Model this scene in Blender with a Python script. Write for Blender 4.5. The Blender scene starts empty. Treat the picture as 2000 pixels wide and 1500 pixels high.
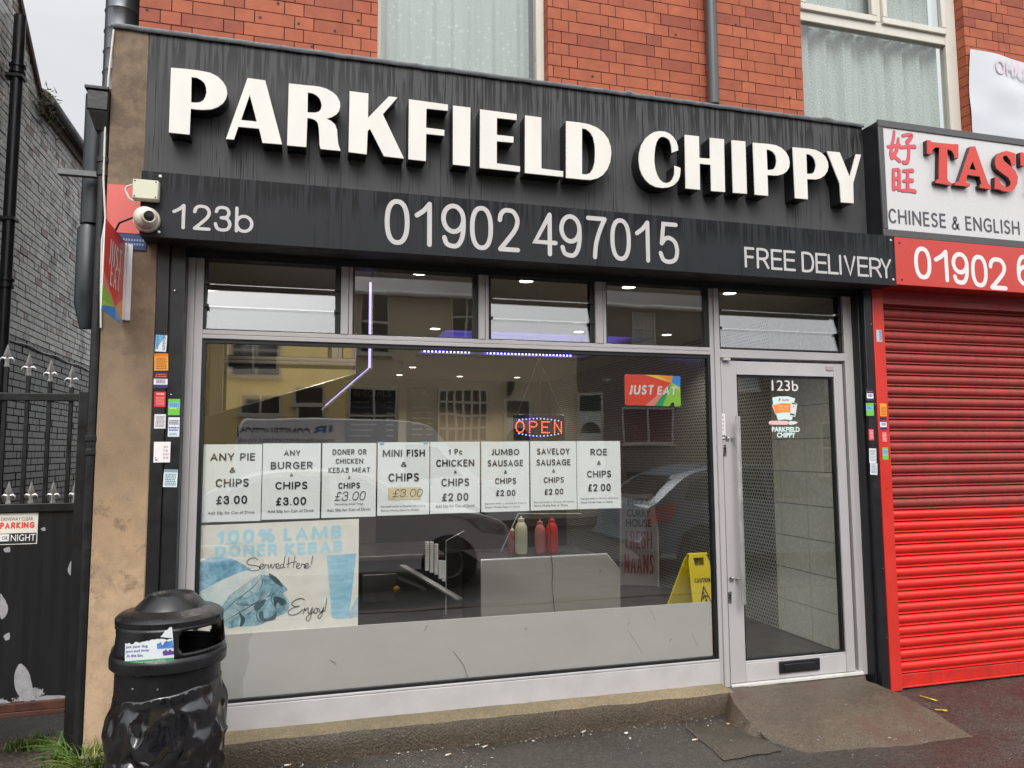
import bpy, bmesh, math, random
from mathutils import Vector, Matrix, noise
random.seed(7)
S = bpy.context.scene
R = math.radians
# ------------------------------------------------------------------ camera
FPX, YAW, PIT, ROL, CD, CH = 1458.6, R(15.762), R(5.0849), R(-0.3328), 4.32, 1.60
W_ = Vector((math.sin(YAW)*math.cos(PIT), math.cos(YAW)*math.cos(PIT), math.sin(PIT)))
r0 = Vector((math.cos(YAW), -math.sin(YAW), 0)); u0 = r0.cross(W_)
RX = math.cos(ROL)*r0 + math.sin(ROL)*u0; UY = RX.cross(W_)
cam = bpy.data.cameras.new('camera'); co = bpy.data.objects.new('camera', cam); S.collection.objects.link(co)
cam.sensor_width = 36; cam.sensor_fit = 'HORIZONTAL'; cam.lens = FPX/2000*36; cam.clip_start = .05; cam.clip_end = 500
m3 = Matrix((RX, UY, -W_)).transposed(); m4 = m3.to_4x4(); m4.translation = Vector((0, -CD, CH)); co.matrix_world = m4
S.camera = co
S.render.resolution_x, S.render.resolution_y = 1024, 768
# ------------------------------------------------------------------ world, sun, exposure
SUN_EL, SUN_AZ = R(48), R(195)      # azimuth clockwise from +y: the overcast glow is over the street, in front of the shop
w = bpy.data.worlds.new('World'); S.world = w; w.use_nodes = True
nt = w.node_tree; nt.nodes.clear()
def wn(t, **k):
    n = nt.nodes.new(t)
    for a, b in k.items(): setattr(n, a, b)
    return n
out = wn('ShaderNodeOutputWorld'); bg = wn('ShaderNodeBackground'); sky = wn('ShaderNodeTexSky')
sky.sky_type = 'NISHITA'; sky.sun_disc = False; sky.sun_elevation = SUN_EL; sky.sun_rotation = SUN_AZ
sky.air_density = 1.0; sky.dust_density = 6.0; sky.ozone_density = 1.0
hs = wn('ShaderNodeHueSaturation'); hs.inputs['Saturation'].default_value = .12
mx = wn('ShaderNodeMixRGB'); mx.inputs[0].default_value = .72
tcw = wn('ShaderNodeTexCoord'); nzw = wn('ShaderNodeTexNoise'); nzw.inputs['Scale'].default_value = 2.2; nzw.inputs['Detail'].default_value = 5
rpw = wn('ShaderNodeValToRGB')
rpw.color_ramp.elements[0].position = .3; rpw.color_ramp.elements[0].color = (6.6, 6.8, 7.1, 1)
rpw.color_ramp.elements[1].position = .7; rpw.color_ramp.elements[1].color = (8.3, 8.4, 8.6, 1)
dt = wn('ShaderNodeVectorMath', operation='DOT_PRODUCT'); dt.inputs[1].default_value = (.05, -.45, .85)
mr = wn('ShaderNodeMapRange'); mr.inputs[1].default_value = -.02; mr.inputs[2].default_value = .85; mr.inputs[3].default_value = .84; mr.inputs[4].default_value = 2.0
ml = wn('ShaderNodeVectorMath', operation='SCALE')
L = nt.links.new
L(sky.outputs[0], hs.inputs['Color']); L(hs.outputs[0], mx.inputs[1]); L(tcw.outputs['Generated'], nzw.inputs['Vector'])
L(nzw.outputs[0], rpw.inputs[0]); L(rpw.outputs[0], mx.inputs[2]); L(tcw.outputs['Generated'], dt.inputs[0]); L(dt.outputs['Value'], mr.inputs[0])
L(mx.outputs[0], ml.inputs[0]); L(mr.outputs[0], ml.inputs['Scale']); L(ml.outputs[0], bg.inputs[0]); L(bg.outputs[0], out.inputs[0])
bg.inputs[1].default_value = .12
sl = bpy.data.lights.new('sun', 'SUN'); so = bpy.data.objects.new('sun', sl); S.collection.objects.link(so)
sl.energy = 1.5; sl.angle = R(35); sl.color = (1, .975, .94)
sd = Vector((math.sin(SUN_AZ)*math.cos(SUN_EL), math.cos(SUN_AZ)*math.cos(SUN_EL), math.sin(SUN_EL)))
so.rotation_euler = sd.to_track_quat('Z', 'Y').to_euler(); so.location = sd*30
S.view_settings.view_transform = 'Standard'; S.view_settings.look = 'None'; S.view_settings.exposure = .2; S.view_settings.gamma = 1
S.render.engine = 'CYCLES'
S.cycles.max_bounces = 10; S.cycles.transparent_max_bounces = 24; S.cycles.glossy_bounces = 5
S.cycles.caustics_reflective = False; S.cycles.caustics_refractive = False; S.cycles.sample_clamp_indirect = 4
# ------------------------------------------------------------------ helpers
def at(px, py, y=0.):                     # point of the upright plane y seen at that place of the photograph
    d = (px-1000)/FPX*RX - (py-750)/FPX*UY + W_
    t = (y+CD)/d.y
    return Vector((t*d.x, y, CH+t*d.z))
def ground(px, py, z=0.):
    d = (px-1000)/FPX*RX - (py-750)/FPX*UY + W_
    t = (z-CH)/d.z
    return Vector((t*d.x, -CD+t*d.y, z))
def atx(px, py, x):
    d = (px-1000)/FPX*RX - (py-750)/FPX*UY + W_
    t = x/d.x
    return Vector((x, -CD+t*d.y, CH+t*d.z))
def lin(c):
    if isinstance(c, str): c = tuple(int(c[i:i+2], 16) for i in (0, 2, 4))
    return tuple(((v/255)/12.92 if v/255 <= .04045 else ((v/255+.055)/1.055)**2.4) for v in c)
def tag(o, label=None, cat=None, group=None, kind=None):
    if label: o['label'] = label
    if cat: o['category'] = cat
    if group: o['group'] = group
    if kind: o['kind'] = kind
    return o
def thing(name, label, cat, loc, group=None):
    o = bpy.data.objects.new(name, None); S.collection.objects.link(o); o.location = loc; o.empty_display_size = .1
    return tag(o, label, cat, group)
def origin_of(o):
    v = Vector((0, 0, 0))
    while o: v += o.location; o = o.parent
    return v
class MB:
    def __init__(s): s.bm = bmesh.new(); s.tint = None; s.mi = 0
    def tints(s): s.tint = s.bm.loops.layers.float_color.new('tint'); return s
    def face(s, pts, c=None):
        vs = [s.bm.verts.new(p) for p in pts]
        try: f = s.bm.faces.new(vs)
        except ValueError: return None
        f.material_index = s.mi
        if s.tint is not None and c is not None:
            for l in f.loops: l[s.tint] = (*c, 1)
        return f
    def box(s, x0, x1, y0, y1, z0, z1, c=None, M=None):
        if x0 > x1: x0, x1 = x1, x0
        if y0 > y1: y0, y1 = y1, y0
        if z0 > z1: z0, z1 = z1, z0
        P = [Vector(p) for p in ((x0,y0,z0),(x1,y0,z0),(x1,y1,z0),(x0,y1,z0),(x0,y0,z1),(x1,y0,z1),(x1,y1,z1),(x0,y1,z1))]
        return s.hexa(P, c, M)
    def hexa(s, P, c=None, M=None):
        if M: P = [M @ Vector(p) for p in P]
        vs = [s.bm.verts.new(p) for p in P]
        for q in ((0,3,2,1),(4,5,6,7),(0,1,5,4),(1,2,6,5),(2,3,7,6),(3,0,4,7)):
            f = s.bm.faces.new([vs[i] for i in q]); f.material_index = s.mi
            if s.tint is not None and c is not None:
                for l in f.loops: l[s.tint] = (*c, 1)
        return s
    def prism(s, pts, d, holes=()):       # flat outline (3-D points), pushed along d; with holes it is bridged by triangulation
        n = bmesh.new(); edges = []
        for ring in [pts]+list(holes):
            vs = [n.verts.new(p) for p in ring]
            for i in range(len(vs)): edges.append(n.edges.new((vs[i], vs[(i+1) % len(vs)])))
        bmesh.ops.triangle_fill(n, use_beauty=True, use_dissolve=False, edges=edges)
        d = Vector(d)
        n.verts.index_update()
        base = [v.co.copy() for v in n.verts]; tris = [[v.index for v in f.verts] for f in n.faces]; n.free()
        if not tris: return s
        nrm = sum(((base[t[1]]-base[t[0]]).cross(base[t[2]]-base[t[0]]) for t in tris), Vector())
        if d.length == 0: d0 = None
        A = [s.bm.verts.new(p) for p in base]
        for t in tris:
            f = s.bm.faces.new([A[i] for i in t]); f.material_index = s.mi
        if d.length > 0:
            B = [s.bm.verts.new(p+d) for p in base]
            for t in tris:
                f = s.bm.faces.new([B[i] for i in reversed(t)]); f.material_index = s.mi
            k = 0
            for ring in [pts]+list(holes):
                m = len(ring)
                for i in range(m):
                    a, b = k+i, k+(i+1) % m
                    f = s.bm.faces.new([A[a], A[b], B[b], B[a]]); f.material_index = s.mi
                k += m
        return s
    def tube(s, pts, r, n=10, cap=True, closed=False):
        pts = [Vector(p) for p in pts]; N = len(pts); rings = []
        rr = r if isinstance(r, (list, tuple)) else [r]*N
        up = None
        for i, p in enumerate(pts):
            if closed: t = pts[(i+1) % N]-pts[i-1]
            else: t = pts[min(i+1, N-1)]-pts[max(i-1, 0)]
            if t.length == 0: t = Vector((0, 0, 1))
            t.normalize()
            if up is None: up = Vector((0, 0, 1)) if abs(t.z) < .9 else Vector((1, 0, 0))
            a = t.cross(up); 
            if a.length < 1e-4: a = t.cross(Vector((1, 0, 0)))
            a.normalize(); b = t.cross(a); up = -b if abs(t.z) < 2 else up; up = a.cross(t)
            rings.append([s.bm.verts.new(p+rr[i]*(math.cos(2*math.pi*k/n)*a+math.sin(2*math.pi*k/n)*b)) for k in range(n)])
        M_ = N if closed else N-1
        for i in range(M_):
            A, B = rings[i], rings[(i+1) % N]
            for k in range(n):
                f = s.bm.faces.new([A[k], A[(k+1) % n], B[(k+1) % n], B[k]]); f.smooth = True; f.material_index = s.mi
        if cap and not closed:
            for ring in (rings[0], rings[-1]):
                f = s.bm.faces.new(ring); f.material_index = s.mi
        return s
    def lathe(s, prof, c, n=40, skip=None, axis=None, cap=True, jit=None):
        c = Vector(c); ax = Vector(axis or (0, 0, 1)).normalized()
        a = ax.cross(Vector((1, 0, 0)) if abs(ax.x) < .9 else Vector((0, 1, 0))).normalized(); b = ax.cross(a)
        if abs(ax.z) > .99: a, b = Vector((1, 0, 0)), Vector((0, 1, 0))
        rings = []
        for r, z in prof:
            rings.append([s.bm.verts.new(c+ax*z+r*(math.cos(2*math.pi*k/n)*a+math.sin(2*math.pi*k/n)*b)) for k in range(n)])
        for i in range(len(rings)-1):
            for k in range(n):
                if skip and skip(i, 360*(k+.5)/n): continue
                f = s.bm.faces.new([rings[i][k], rings[i][(k+1) % n], rings[i+1][(k+1) % n], rings[i+1][k]]); f.smooth = True; f.material_index = s.mi
        if cap:
            for q in (0, -1):
                if prof[q][0] > 1e-4: 
                    f = s.bm.faces.new(rings[q]); f.material_index = s.mi
        return s
    def build(s, name, m, parent=None, bevel=0, solid=0, smooth=False, seg=2):
        bm = s.bm
        if name != 'pane_': bmesh.ops.recalc_face_normals(bm, faces=bm.faces)
        if parent is None:
            xs = [v.co for v in bm.verts]
            lo = Vector((min(v.x for v in xs), min(v.y for v in xs), min(v.z for v in xs))); hi = Vector((max(v.x for v in xs), max(v.y for v in xs), max(v.z for v in xs)))
            org = Vector(((lo.x+hi.x)/2, (lo.y+hi.y)/2, lo.z))
        else: org = origin_of(parent)
        for v in bm.verts: v.co -= org
        if smooth:
            for f in bm.faces: f.smooth = True
        me = bpy.data.meshes.new(name); bm.to_mesh(me); bm.free()
        if name != 'bin_bag': me.set_sharp_from_angle(angle=R(38))
        for q in (m if isinstance(m, (list, tuple)) else [m]): me.materials.append(q)
        o = bpy.data.objects.new(name, me); S.collection.objects.link(o)
        if parent: o.parent = parent
        else: o.location = org
        if solid:
            k = o.modifiers.new('solid', 'SOLIDIFY'); k.thickness = solid; k.offset = 0
        if bevel:
            k = o.modifiers.new('bevel', 'BEVEL'); k.width = bevel; k.segments = seg; k.limit_method = 'ANGLE'; k.angle_limit = R(35); k.harden_normals = False
        return o
# ------------------------------------------------------------------ materials
MATS = {}
def nodes(name):
    m = bpy.data.materials.new(name); m.use_nodes = True; n = m.node_tree; n.nodes.clear()
    o = n.nodes.new('ShaderNodeOutputMaterial'); p = n.nodes.new('ShaderNodeBsdfPrincipled'); n.links.new(p.outputs[0], o.inputs[0])
    return m, n, p, o
def tex(n, scale, detail=4, sc=(1, 1, 1), rough=.6):
    t = n.nodes.new('ShaderNodeTexCoord'); mp = n.nodes.new('ShaderNodeMapping'); mp.inputs['Scale'].default_value = sc
    z = n.nodes.new('ShaderNodeTexNoise'); z.inputs['Scale'].default_value = scale; z.inputs['Detail'].default_value = detail; z.inputs['Roughness'].default_value = rough
    n.links.new(t.outputs['Object'], mp.inputs[0]); n.links.new(mp.outputs[0], z.inputs['Vector'])
    return z
def ramp(n, src, stops):
    r = n.nodes.new('ShaderNodeValToRGB'); e = r.color_ramp.elements
    while len(e) < len(stops): e.new(.5)
    for i, (p, c) in enumerate(stops):
        e[i].position = p; e[i].color = (c, c, c, 1) if isinstance(c, (int, float)) else (*c, 1)
    n.links.new(src, r.inputs[0]); return r
def mix(n, fac, a, b, mode='MIX'):
    x = n.nodes.new('ShaderNodeMixRGB'); x.blend_type = mode
    for i, v in ((0, fac), (1, a), (2, b)):
        if isinstance(v, (int, float)): x.inputs[i].default_value = v if i == 0 else (v, v, v, 1)
        elif isinstance(v, tuple): x.inputs[i].default_value = (*v, 1)
        else: n.links.new(v, x.inputs[i])
    return x.outputs[0]
def bumpn(n, p, src, st, dist=.01):
    b = n.nodes.new('ShaderNodeBump'); b.inputs['Strength'].default_value = st; b.inputs['Distance'].default_value = dist
    n.links.new(src, b.inputs['Height']); n.links.new(b.outputs[0], p.inputs['Normal'])
def M(name, col, rough=.5, metal=0, var=.12, vs=6, bump=0, bs=60, spec=.5, rvar=.1, emit=None, est=0, sc=(1, 1, 1)):
    if name in MATS: return MATS[name]
    m, n, p, o = nodes(name); c = lin(col)
    z = tex(n, vs, 5, sc)
    lo = tuple(v*(1-var) for v in c); hi = tuple(min(1, v*(1+var)) for v in c)
    r = ramp(n, z.outputs[0], [(.3, lo), (.7, hi)]); n.links.new(r.outputs[0], p.inputs['Base Color'])
    q = ramp(n, z.outputs[0], [(.3, max(0, rough-rvar)), (.7, min(1, rough+rvar))]); n.links.new(q.outputs[0], p.inputs['Roughness'])
    p.inputs['Metallic'].default_value = metal; p.inputs['Specular IOR Level'].default_value = spec
    if bump: bumpn(n, p, tex(n, bs, 4).outputs[0], bump)
    if emit:
        p.inputs['Emission Color'].default_value = (*lin(emit), 1); p.inputs['Emission Strength'].default_value = est
    MATS[name] = m; return m
def glass(name, f0=.055, tint=(.93, .95, .94)):
    m, n, p, o = nodes(name); n.nodes.remove(p)
    lw = n.nodes.new('ShaderNodeLayerWeight'); lw.inputs[0].default_value = .5
    pw = n.nodes.new('ShaderNodeMath'); pw.operation = 'POWER'; pw.inputs[1].default_value = 5
    ma = n.nodes.new('ShaderNodeMath'); ma.operation = 'MULTIPLY_ADD'; ma.inputs[1].default_value = 1-f0; ma.inputs[2].default_value = f0
    t = n.nodes.new('ShaderNodeBsdfTransparent'); t.inputs[0].default_value = (*tint, 1)
    g = n.nodes.new('ShaderNodeBsdfGlossy'); g.inputs['Roughness'].default_value = 0.0; g.inputs[0].default_value = (1, 1, 1, 1)
    z = tex(n, 1.3, 2); b = n.nodes.new('ShaderNodeBump'); b.inputs['Strength'].default_value = .012; b.inputs['Distance'].default_value = .1
    n.links.new(z.outputs[0], b.inputs['Height']); n.links.new(b.outputs[0], g.inputs['Normal'])
    x = n.nodes.new('ShaderNodeMixShader')
    k = n.links.new
    k(lw.outputs['Facing'], pw.inputs[0]); k(pw.outputs[0], ma.inputs[0]); k(ma.outputs[0], x.inputs[0]); k(t.outputs[0], x.inputs[1]); k(g.outputs[0], x.inputs[2]); k(x.outputs[0], o.inputs[0])
    return m
GLASS = glass('window_glass', .12, (.985, .99, .985)); GLASS_UP = glass('upper_glass', .05); CLEAR = glass('clear_screen', .03, (.97, .98, .97))
def emis(name, col, st):
    m, n, p, o = nodes(name); n.nodes.remove(p); e = n.nodes.new('ShaderNodeEmission'); e.inputs[0].default_value = (*col, 1); e.inputs[1].default_value = st
    n.links.new(e.outputs[0], o.inputs[0]); return m
def wet_panel(name, base, wet, rough, top, seed, fade):
    # black sheet with rain runs: stretched noise, thinning towards the bottom
    m, n, p, o = nodes(name)
    t = n.nodes.new('ShaderNodeTexCoord'); sp = n.nodes.new('ShaderNodeSeparateXYZ'); n.links.new(t.outputs['Object'], sp.inputs[0])
    a = tex(n, 1, 2, (48, 1, 1.6)); b = tex(n, 1, 3, (15, 1, 1.2)); c = tex(n, 3, 4)
    run = ramp(n, a.outputs[0], [(.46, 0), (.5, 1)]); run2 = ramp(n, b.outputs[0], [(.42, 0), (.47, 1)])
    film = mix(n, 1, run.outputs[0], run2.outputs[0], 'MULTIPLY')
    zr = n.nodes.new('ShaderNodeMapRange'); zr.inputs[1].default_value = top-fade; zr.inputs[2].default_value = top-.03
    n.links.new(sp.outputs[2], zr.inputs[0])
    wob = n.nodes.new('ShaderNodeMath'); wob.operation = 'MULTIPLY_ADD'; wob.inputs[1].default_value = .9; n.links.new(b.outputs[0], wob.inputs[0]); wob.inputs[2].default_value = -.45
    ad = n.nodes.new('ShaderNodeMath'); ad.operation = 'ADD'; n.links.new(zr.outputs[0], ad.inputs[0]); n.links.new(wob.outputs[0], ad.inputs[1])
    zz = ramp(n, ad.outputs[0], [(.25, 0), (.8, 1)])
    fac = mix(n, zz.outputs[0], (1., 1., 1.), film)
    ln = tex(n, 1, 2, (42, 1, .55)); thin = ramp(n, ln.outputs[0], [(.484, 0), (.496, 1), (.504, 1), (.516, 0)]).outputs[0]
    lm = ramp(n, tex(n, 1, 2, (5, 1, 1.5)).outputs[0], [(.42, 0), (.56, 1)]).outputs[0]
    drip = mix(n, 1, thin, lm, 'MULTIPLY')
    col = mix(n, fac, wet, base); col = mix(n, drip, col, tuple(v*.6 for v in wet))
    p.inputs['Specular IOR Level'].default_value = .18
    col = mix(n, .2, col, ramp(n, c.outputs[0], [(.3, tuple(v*.75 for v in base)), (.7, tuple(v*1.2 for v in base))]).outputs[0])
    n.links.new(col, p.inputs['Base Color'])
    rr = mix(n, fac, max(.08, rough-.14), rough); n.links.new(rr, p.inputs['Roughness'])
    bumpn(n, p, fac, .12, .002)
    return m
PANEL = wet_panel('wet_sign_panel', lin('4a4a4b'), lin('161617'), .55, .835, 1, .50)
FASCIA = wet_panel('wet_fascia', lin('28292c'), lin('0a0a0c'), .45, .34, 2, .22)
def brick_mat(name, rough=.75, var=.18, dirt=None, dirtf=.0, bump=.25, spec=.3):
    m, n, p, o = nodes(name); v = n.nodes.new('ShaderNodeVertexColor'); v.layer_name = 'tint'
    z = tex(n, 14, 6); z2 = tex(n, 90, 4)
    col = mix(n, 1, v.outputs[0], ramp(n, z.outputs[0], [(.25, 1-var), (.75, 1+var)]).outputs[0], 'MULTIPLY')
    if dirt:
        z3 = tex(n, 2.2, 6, rough=.72); col = mix(n, ramp(n, z3.outputs[0], [(.5-dirtf, 0), (.68, .9)]).outputs[0], col, dirt)
    n.links.new(col, p.inputs['Base Color']); p.inputs['Roughness'].default_value = rough; p.inputs['Specular IOR Level'].default_value = spec
    bumpn(n, p, z2.outputs[0], bump, .002); return m
BRICK = brick_mat('red_brick', .7, .16)
PBRICK = brick_mat('painted_brick', .35, .3, lin('4a4442'), .0, .5, .6)
MORTAR = M('mortar', '3d2922', .9, var=.2, vs=30)
DMORTAR = M('dark_mortar', '2c2a29', .8, var=.3, vs=20)
def render_mat():
    m, n, p, o = nodes('pier_render')
    t = n.nodes.new('ShaderNodeTexCoord'); sp = n.nodes.new('ShaderNodeSeparateXYZ'); n.links.new(t.outputs['Object'], sp.inputs[0])
    a = tex(n, 2.1, 7, (1, 1, .7), .65); b = tex(n, 9, 6, rough=.7); g = tex(n, 180, 3)
    wob = n.nodes.new('ShaderNodeMath'); wob.operation = 'MULTIPLY_ADD'; wob.inputs[1].default_value = 2.6; n.links.new(a.outputs[0], wob.inputs[0]); n.links.new(sp.outputs[2], wob.inputs[2])
    mr = n.nodes.new('ShaderNodeMapRange'); mr.inputs[1].default_value = 1.4; mr.inputs[2].default_value = 4.6; n.links.new(wob.outputs[0], mr.inputs[0])
    base = ramp(n, mr.outputs[0], [(0, lin('bfa385')), (.35, lin('ab8f6f')), (.6, lin('7c6853')), (1, lin('615141'))])
    c = mix(n, ramp(n, b.outputs[0], [(.42, 0), (.62, .55)]).outputs[0], base.outputs[0], lin('8d7861'))
    c = mix(n, ramp(n, tex(n, 5, 8, rough=.75).outputs[0], [(.56, 0), (.64, .6)]).outputs[0], c, lin('5f503f'))
    c = mix(n, .5, c, ramp(n, g.outputs[0], [(.35, .75), (.65, 1.2)]).outputs[0], 'MULTIPLY')
    n.links.new(c, p.inputs['Base Color']); p.inputs['Roughness'].default_value = .8
    bumpn(n, p, g.outputs[0], .3, .003); return m
PIER = render_mat()
def ground_mat(name, c0, c1, wet, scale=1, stain=None, chips=True, spot=False, grain=.8):
    m, n, p, o = nodes(name)
    a = tex(n, 120*scale, 3, rough=.75); b = tex(n, 1.1, 6, rough=.65); c = tex(n, 30*scale, 6, rough=.8)
    v = n.nodes.new('ShaderNodeTexVoronoi'); v.inputs['Scale'].default_value = 95*scale; tc = n.nodes.new('ShaderNodeTexCoord'); n.links.new(tc.outputs['Object'], v.inputs['Vector'])
    col = mix(n, ramp(n, a.outputs[0], [(.42, 0), (.62, 1)]).outputs[0], c0, c1)
    col = mix(n, grain, col, ramp(n, c.outputs[0], [(.3, .6), (.7, 1.35)]).outputs[0], 'MULTIPLY')
    col = mix(n, .7, col, ramp(n, b.outputs[0], [(.35, .55), (.65, 1.25)]).outputs[0], 'MULTIPLY')
    if chips:
        col = mix(n, ramp(n, v.outputs['Color'], [(.90, 0), (.95, .6)]).outputs[0], col, lin('7d7973'))
    if spot:                              # the rust red stain in front of the red shutter, soft edged
        ad = n.nodes.new('ShaderNodeVectorMath'); ad.operation = 'SUBTRACT'; n.links.new(tc.outputs['Object'], ad.inputs[0]); ad.inputs[1].default_value = (4.75, -.62, 0)
        sc_ = n.nodes.new('ShaderNodeVectorMath'); sc_.operation = 'MULTIPLY'; n.links.new(ad.outputs[0], sc_.inputs[0]); sc_.inputs[1].default_value = (.75, 2.1, 0)
        le = n.nodes.new('ShaderNodeVectorMath'); le.operation = 'LENGTH'; n.links.new(sc_.outputs[0], le.inputs[0])
        wb_ = n.nodes.new('ShaderNodeMath'); wb_.operation = 'MULTIPLY_ADD'; n.links.new(tex(n, 2.6, 5).outputs[0], wb_.inputs[0]); wb_.inputs[1].default_value = 1.6; n.links.new(le.outputs['Value'], wb_.inputs[2])
        col = mix(n, ramp(n, wb_.outputs[0], [(.55, .42), (.85, 0)]).outputs[0], col, lin('45292a'))
    if stain: 
        z = tex(n, 1.7, 4); col = mix(n, ramp(n, z.outputs[0], [(.52, 0), (.68, .7)]).outputs[0], col, stain)
    n.links.new(col, p.inputs['Base Color'])
    rr = ramp(n, b.outputs[0], [(.38, wet), (.62, min(.9, wet+.35))]); n.links.new(rr.outputs[0], p.inputs['Roughness'])
    mm = mix(n, .5, v.outputs['Distance'], c.outputs[0]); bumpn(n, p, mm, .8, .008); return m
TARMAC = ground_mat('tarmac', lin('2c2926'), lin('575049'), .3, spot=True)
ROAD = ground_mat('road_asphalt', lin('3b3b3c'), lin('585756'), .4, chips=False)
DIRT = ground_mat('muddy_verge', lin('3b322b'), lin('6a5d50'), .55, .5)
CONC = ground_mat('step_concrete', lin('3d3427'), lin('55493a'), .5, .9, chips=False, grain=.6)
CONCT = ground_mat('step_top_concrete', lin('75684f'), lin('8b7d63'), .55, .9, chips=False, grain=.55)
RAMP = ground_mat('ramp_concrete', lin('4d4438'), lin('6b5f4e'), .38, 1.1, lin('563b30'), grain=.75)
FRAME = M('grey_aluminium', 'aeaaaa', .42, .0, .04, 3, rvar=.06)
FRAME_D = M('grey_aluminium_lower', 'b5b1b1', .45, 0, .07, 8, rvar=.06)
FILM = M('grey_infill_panel', 'bbb8b3', .38, 0, .05, 2, rvar=.08)
GASKET = M('black_gasket', '121214', .5, var=.05)
BLACK = M('black_powder_coat', '1b1b1e', .38, var=.15, vs=9)
IRON = M('black_cast_iron', '19191b', .42, var=.3, vs=14, bump=.2, bs=40)
SOFFIT = M('shutter_soffit', '0c0c0d', .6, var=.1)
STEEL = M('brushed_steel', 'b9b7b4', .28, 1, .06, 4, sc=(1, 1, 30))
MIRROR = M('polished_steel', 'd8d3cb', .035, 1, .02, 2, rvar=.01)
CHROME = M('chrome', 'd5d3d0', .14, 1, .03)
WHITE = M('white_plastic', 'dedddb', .4, var=.03)
UPVC = M('white_upvc', 'c9c4b8', .35, var=.04)
PAPER = M('white_paper', 'eff3f0', .6, var=.02, vs=2)
INK = M('black_ink', '141416', .7, var=.05)
GREYINK = M('grey_ink', '4a4a4e', .55, var=.05)
SILVER = M('silver_vinyl', 'b7b4b3', .42, .0, .05, 12)
RED = M('red_sheet', 'c9332a', .35, var=.06, vs=3)
WHITEV = M('white_vinyl', 'd9d7d5', .4, var=.02)
LETTER = M('letter_face_added_glow', 'c8c5be', .38, var=.06, vs=7, sc=(1, 1, .35), spec=.3, emit='fff8ee', est=.13)  # faint emission added to brighten the white letter faces
LEAD = M('lead_flashing', '85888c', .5, .3, .2, 25, bump=.5, bs=25)
# ------------------------------------------------------------------ lettering
TXT = {}
def text_geo(s, bold=0.0):
    k = (s, bold)
    if k in TXT: return TXT[k]
    cu = bpy.data.curves.new('t', 'FONT'); cu.body = s; cu.size = 1; cu.resolution_u = 4; cu.offset = bold; cu.fill_mode = 'FRONT'
    o = bpy.data.objects.new('t', cu); S.collection.objects.link(o)
    dg = bpy.context.evaluated_depsgraph_get(); me = bpy.data.meshes.new_from_object(o.evaluated_get(dg))
    V = [(v.co.x, v.co.y) for v in me.vertices]; F = [tuple(p.vertices) for p in me.polygons]
    bpy.data.objects.remove(o); bpy.data.curves.remove(cu); bpy.data.meshes.remove(me)
    x0, x1 = min(v[0] for v in V), max(v[0] for v in V); y0, y1 = min(v[1] for v in V), max(v[1] for v in V)
    TXT[k] = (V, F, x0, x1, y0, y1); return TXT[k]
def put_text(mb, s, c, ux, uy, width, height, bold=.012, shear=0, desc=None):
    """text centred on c, spanning width along ux and height along uy (whole ink box)"""
    V, F, x0, x1, y0, y1 = text_geo(s, bold)
    c = Vector(c); ux = Vector(ux).normalized(); uy = Vector(uy).normalized()
    P = []
    for x, y in V:
        a = (x-x0)/(x1-x0)-.5; b = (y-y0)/(y1-y0)-.5
        P.append(mb.bm.verts.new(c+ux*(a*width+b*height*shear)+uy*b*height))
    for f in F:
        try: q = mb.bm.faces.new([P[i] for i in f]); q.material_index = mb.mi
        except ValueError: pass
def smoothpts(pts, closed=False, k=6):
    N = len(pts); o = []
    rng = range(N) if closed else range(N-1)
    g = (lambda i: pts[i % N]) if closed else (lambda i: pts[max(0, min(N-1, i))])
    for i in rng:
        a, b, c, d = g(i-1), g(i), g(i+1), g(i+2)
        for j in range(k):
            t = j/k
            o.append(tuple(.5*((2*b[q])+(-a[q]+c[q])*t+(2*a[q]-5*b[q]+4*c[q]-d[q])*t*t+(-a[q]+3*b[q]-3*c[q]+d[q])*t**3) for q in (0, 1)))
    if not closed: o.append(tuple(pts[-1]))
    return o
def stroke(mb, pts, w, fn, closed=False, taper=None):
    """round-ended ribbon of width w along 2-D pts; fn maps 2-D to 3-D"""
    N = len(pts); h = w/2; Lf, Rt = [], []
    for i in range(N):
        p = Vector(pts[i])
        if closed: a, b = Vector(pts[i-1]), Vector(pts[(i+1) % N])
        else: a, b = Vector(pts[max(0, i-1)]), Vector(pts[min(N-1, i+1)])
        t1 = (p-a); t2 = (b-p)
        t1 = t1.normalized() if t1.length > 1e-9 else t2.normalized(); t2 = t2.normalized() if t2.length > 1e-9 else t1
        t = (t1+t2); t = t.normalized() if t.length > 1e-6 else t1
        nn = Vector((-t.y, t.x)); k = min(1.6, 1/max(.35, nn.dot(Vector((-t1.y, t1.x)))))
        hh = h*(taper(i/(N-1)) if taper else 1)
        Lf.append(p+nn*hh*k); Rt.append(p-nn*hh*k)
    A = [mb.bm.verts.new(fn(*q)) for q in Lf]; B = [mb.bm.verts.new(fn(*q)) for q in Rt]
    for i in range(N if closed else N-1):
        j = (i+1) % N
        f = mb.bm.faces.new([A[i], A[j], B[j], B[i]]); f.material_index = mb.mi
    if not closed:
        for e, q in ((0, 1), (N-1, N-2)):
            p = Vector(pts[e]); d = (p-Vector(pts[q])).normalized(); hh = h*(taper(e/(N-1)) if taper else 1)
            a0 = math.atan2(d.y, d.x); arc = []
            for j in range(1, 6):
                an = a0+math.pi/2-math.pi*j/6; arc.append(mb.bm.verts.new(fn(p.x+hh*math.cos(an), p.y+hh*math.sin(an))))
            ring = ([A[e]]+arc+[B[e]]) if e else ([B[e]]+[mb.bm.verts.new(v.co) for v in []]+arc+[A[e]])
            ring = [A[e]]+arc+[B[e]] if e else [B[e]]+arc+[A[e]]
            try: f = mb.bm.faces.new(ring); f.material_index = mb.mi
            except ValueError: pass
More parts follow.
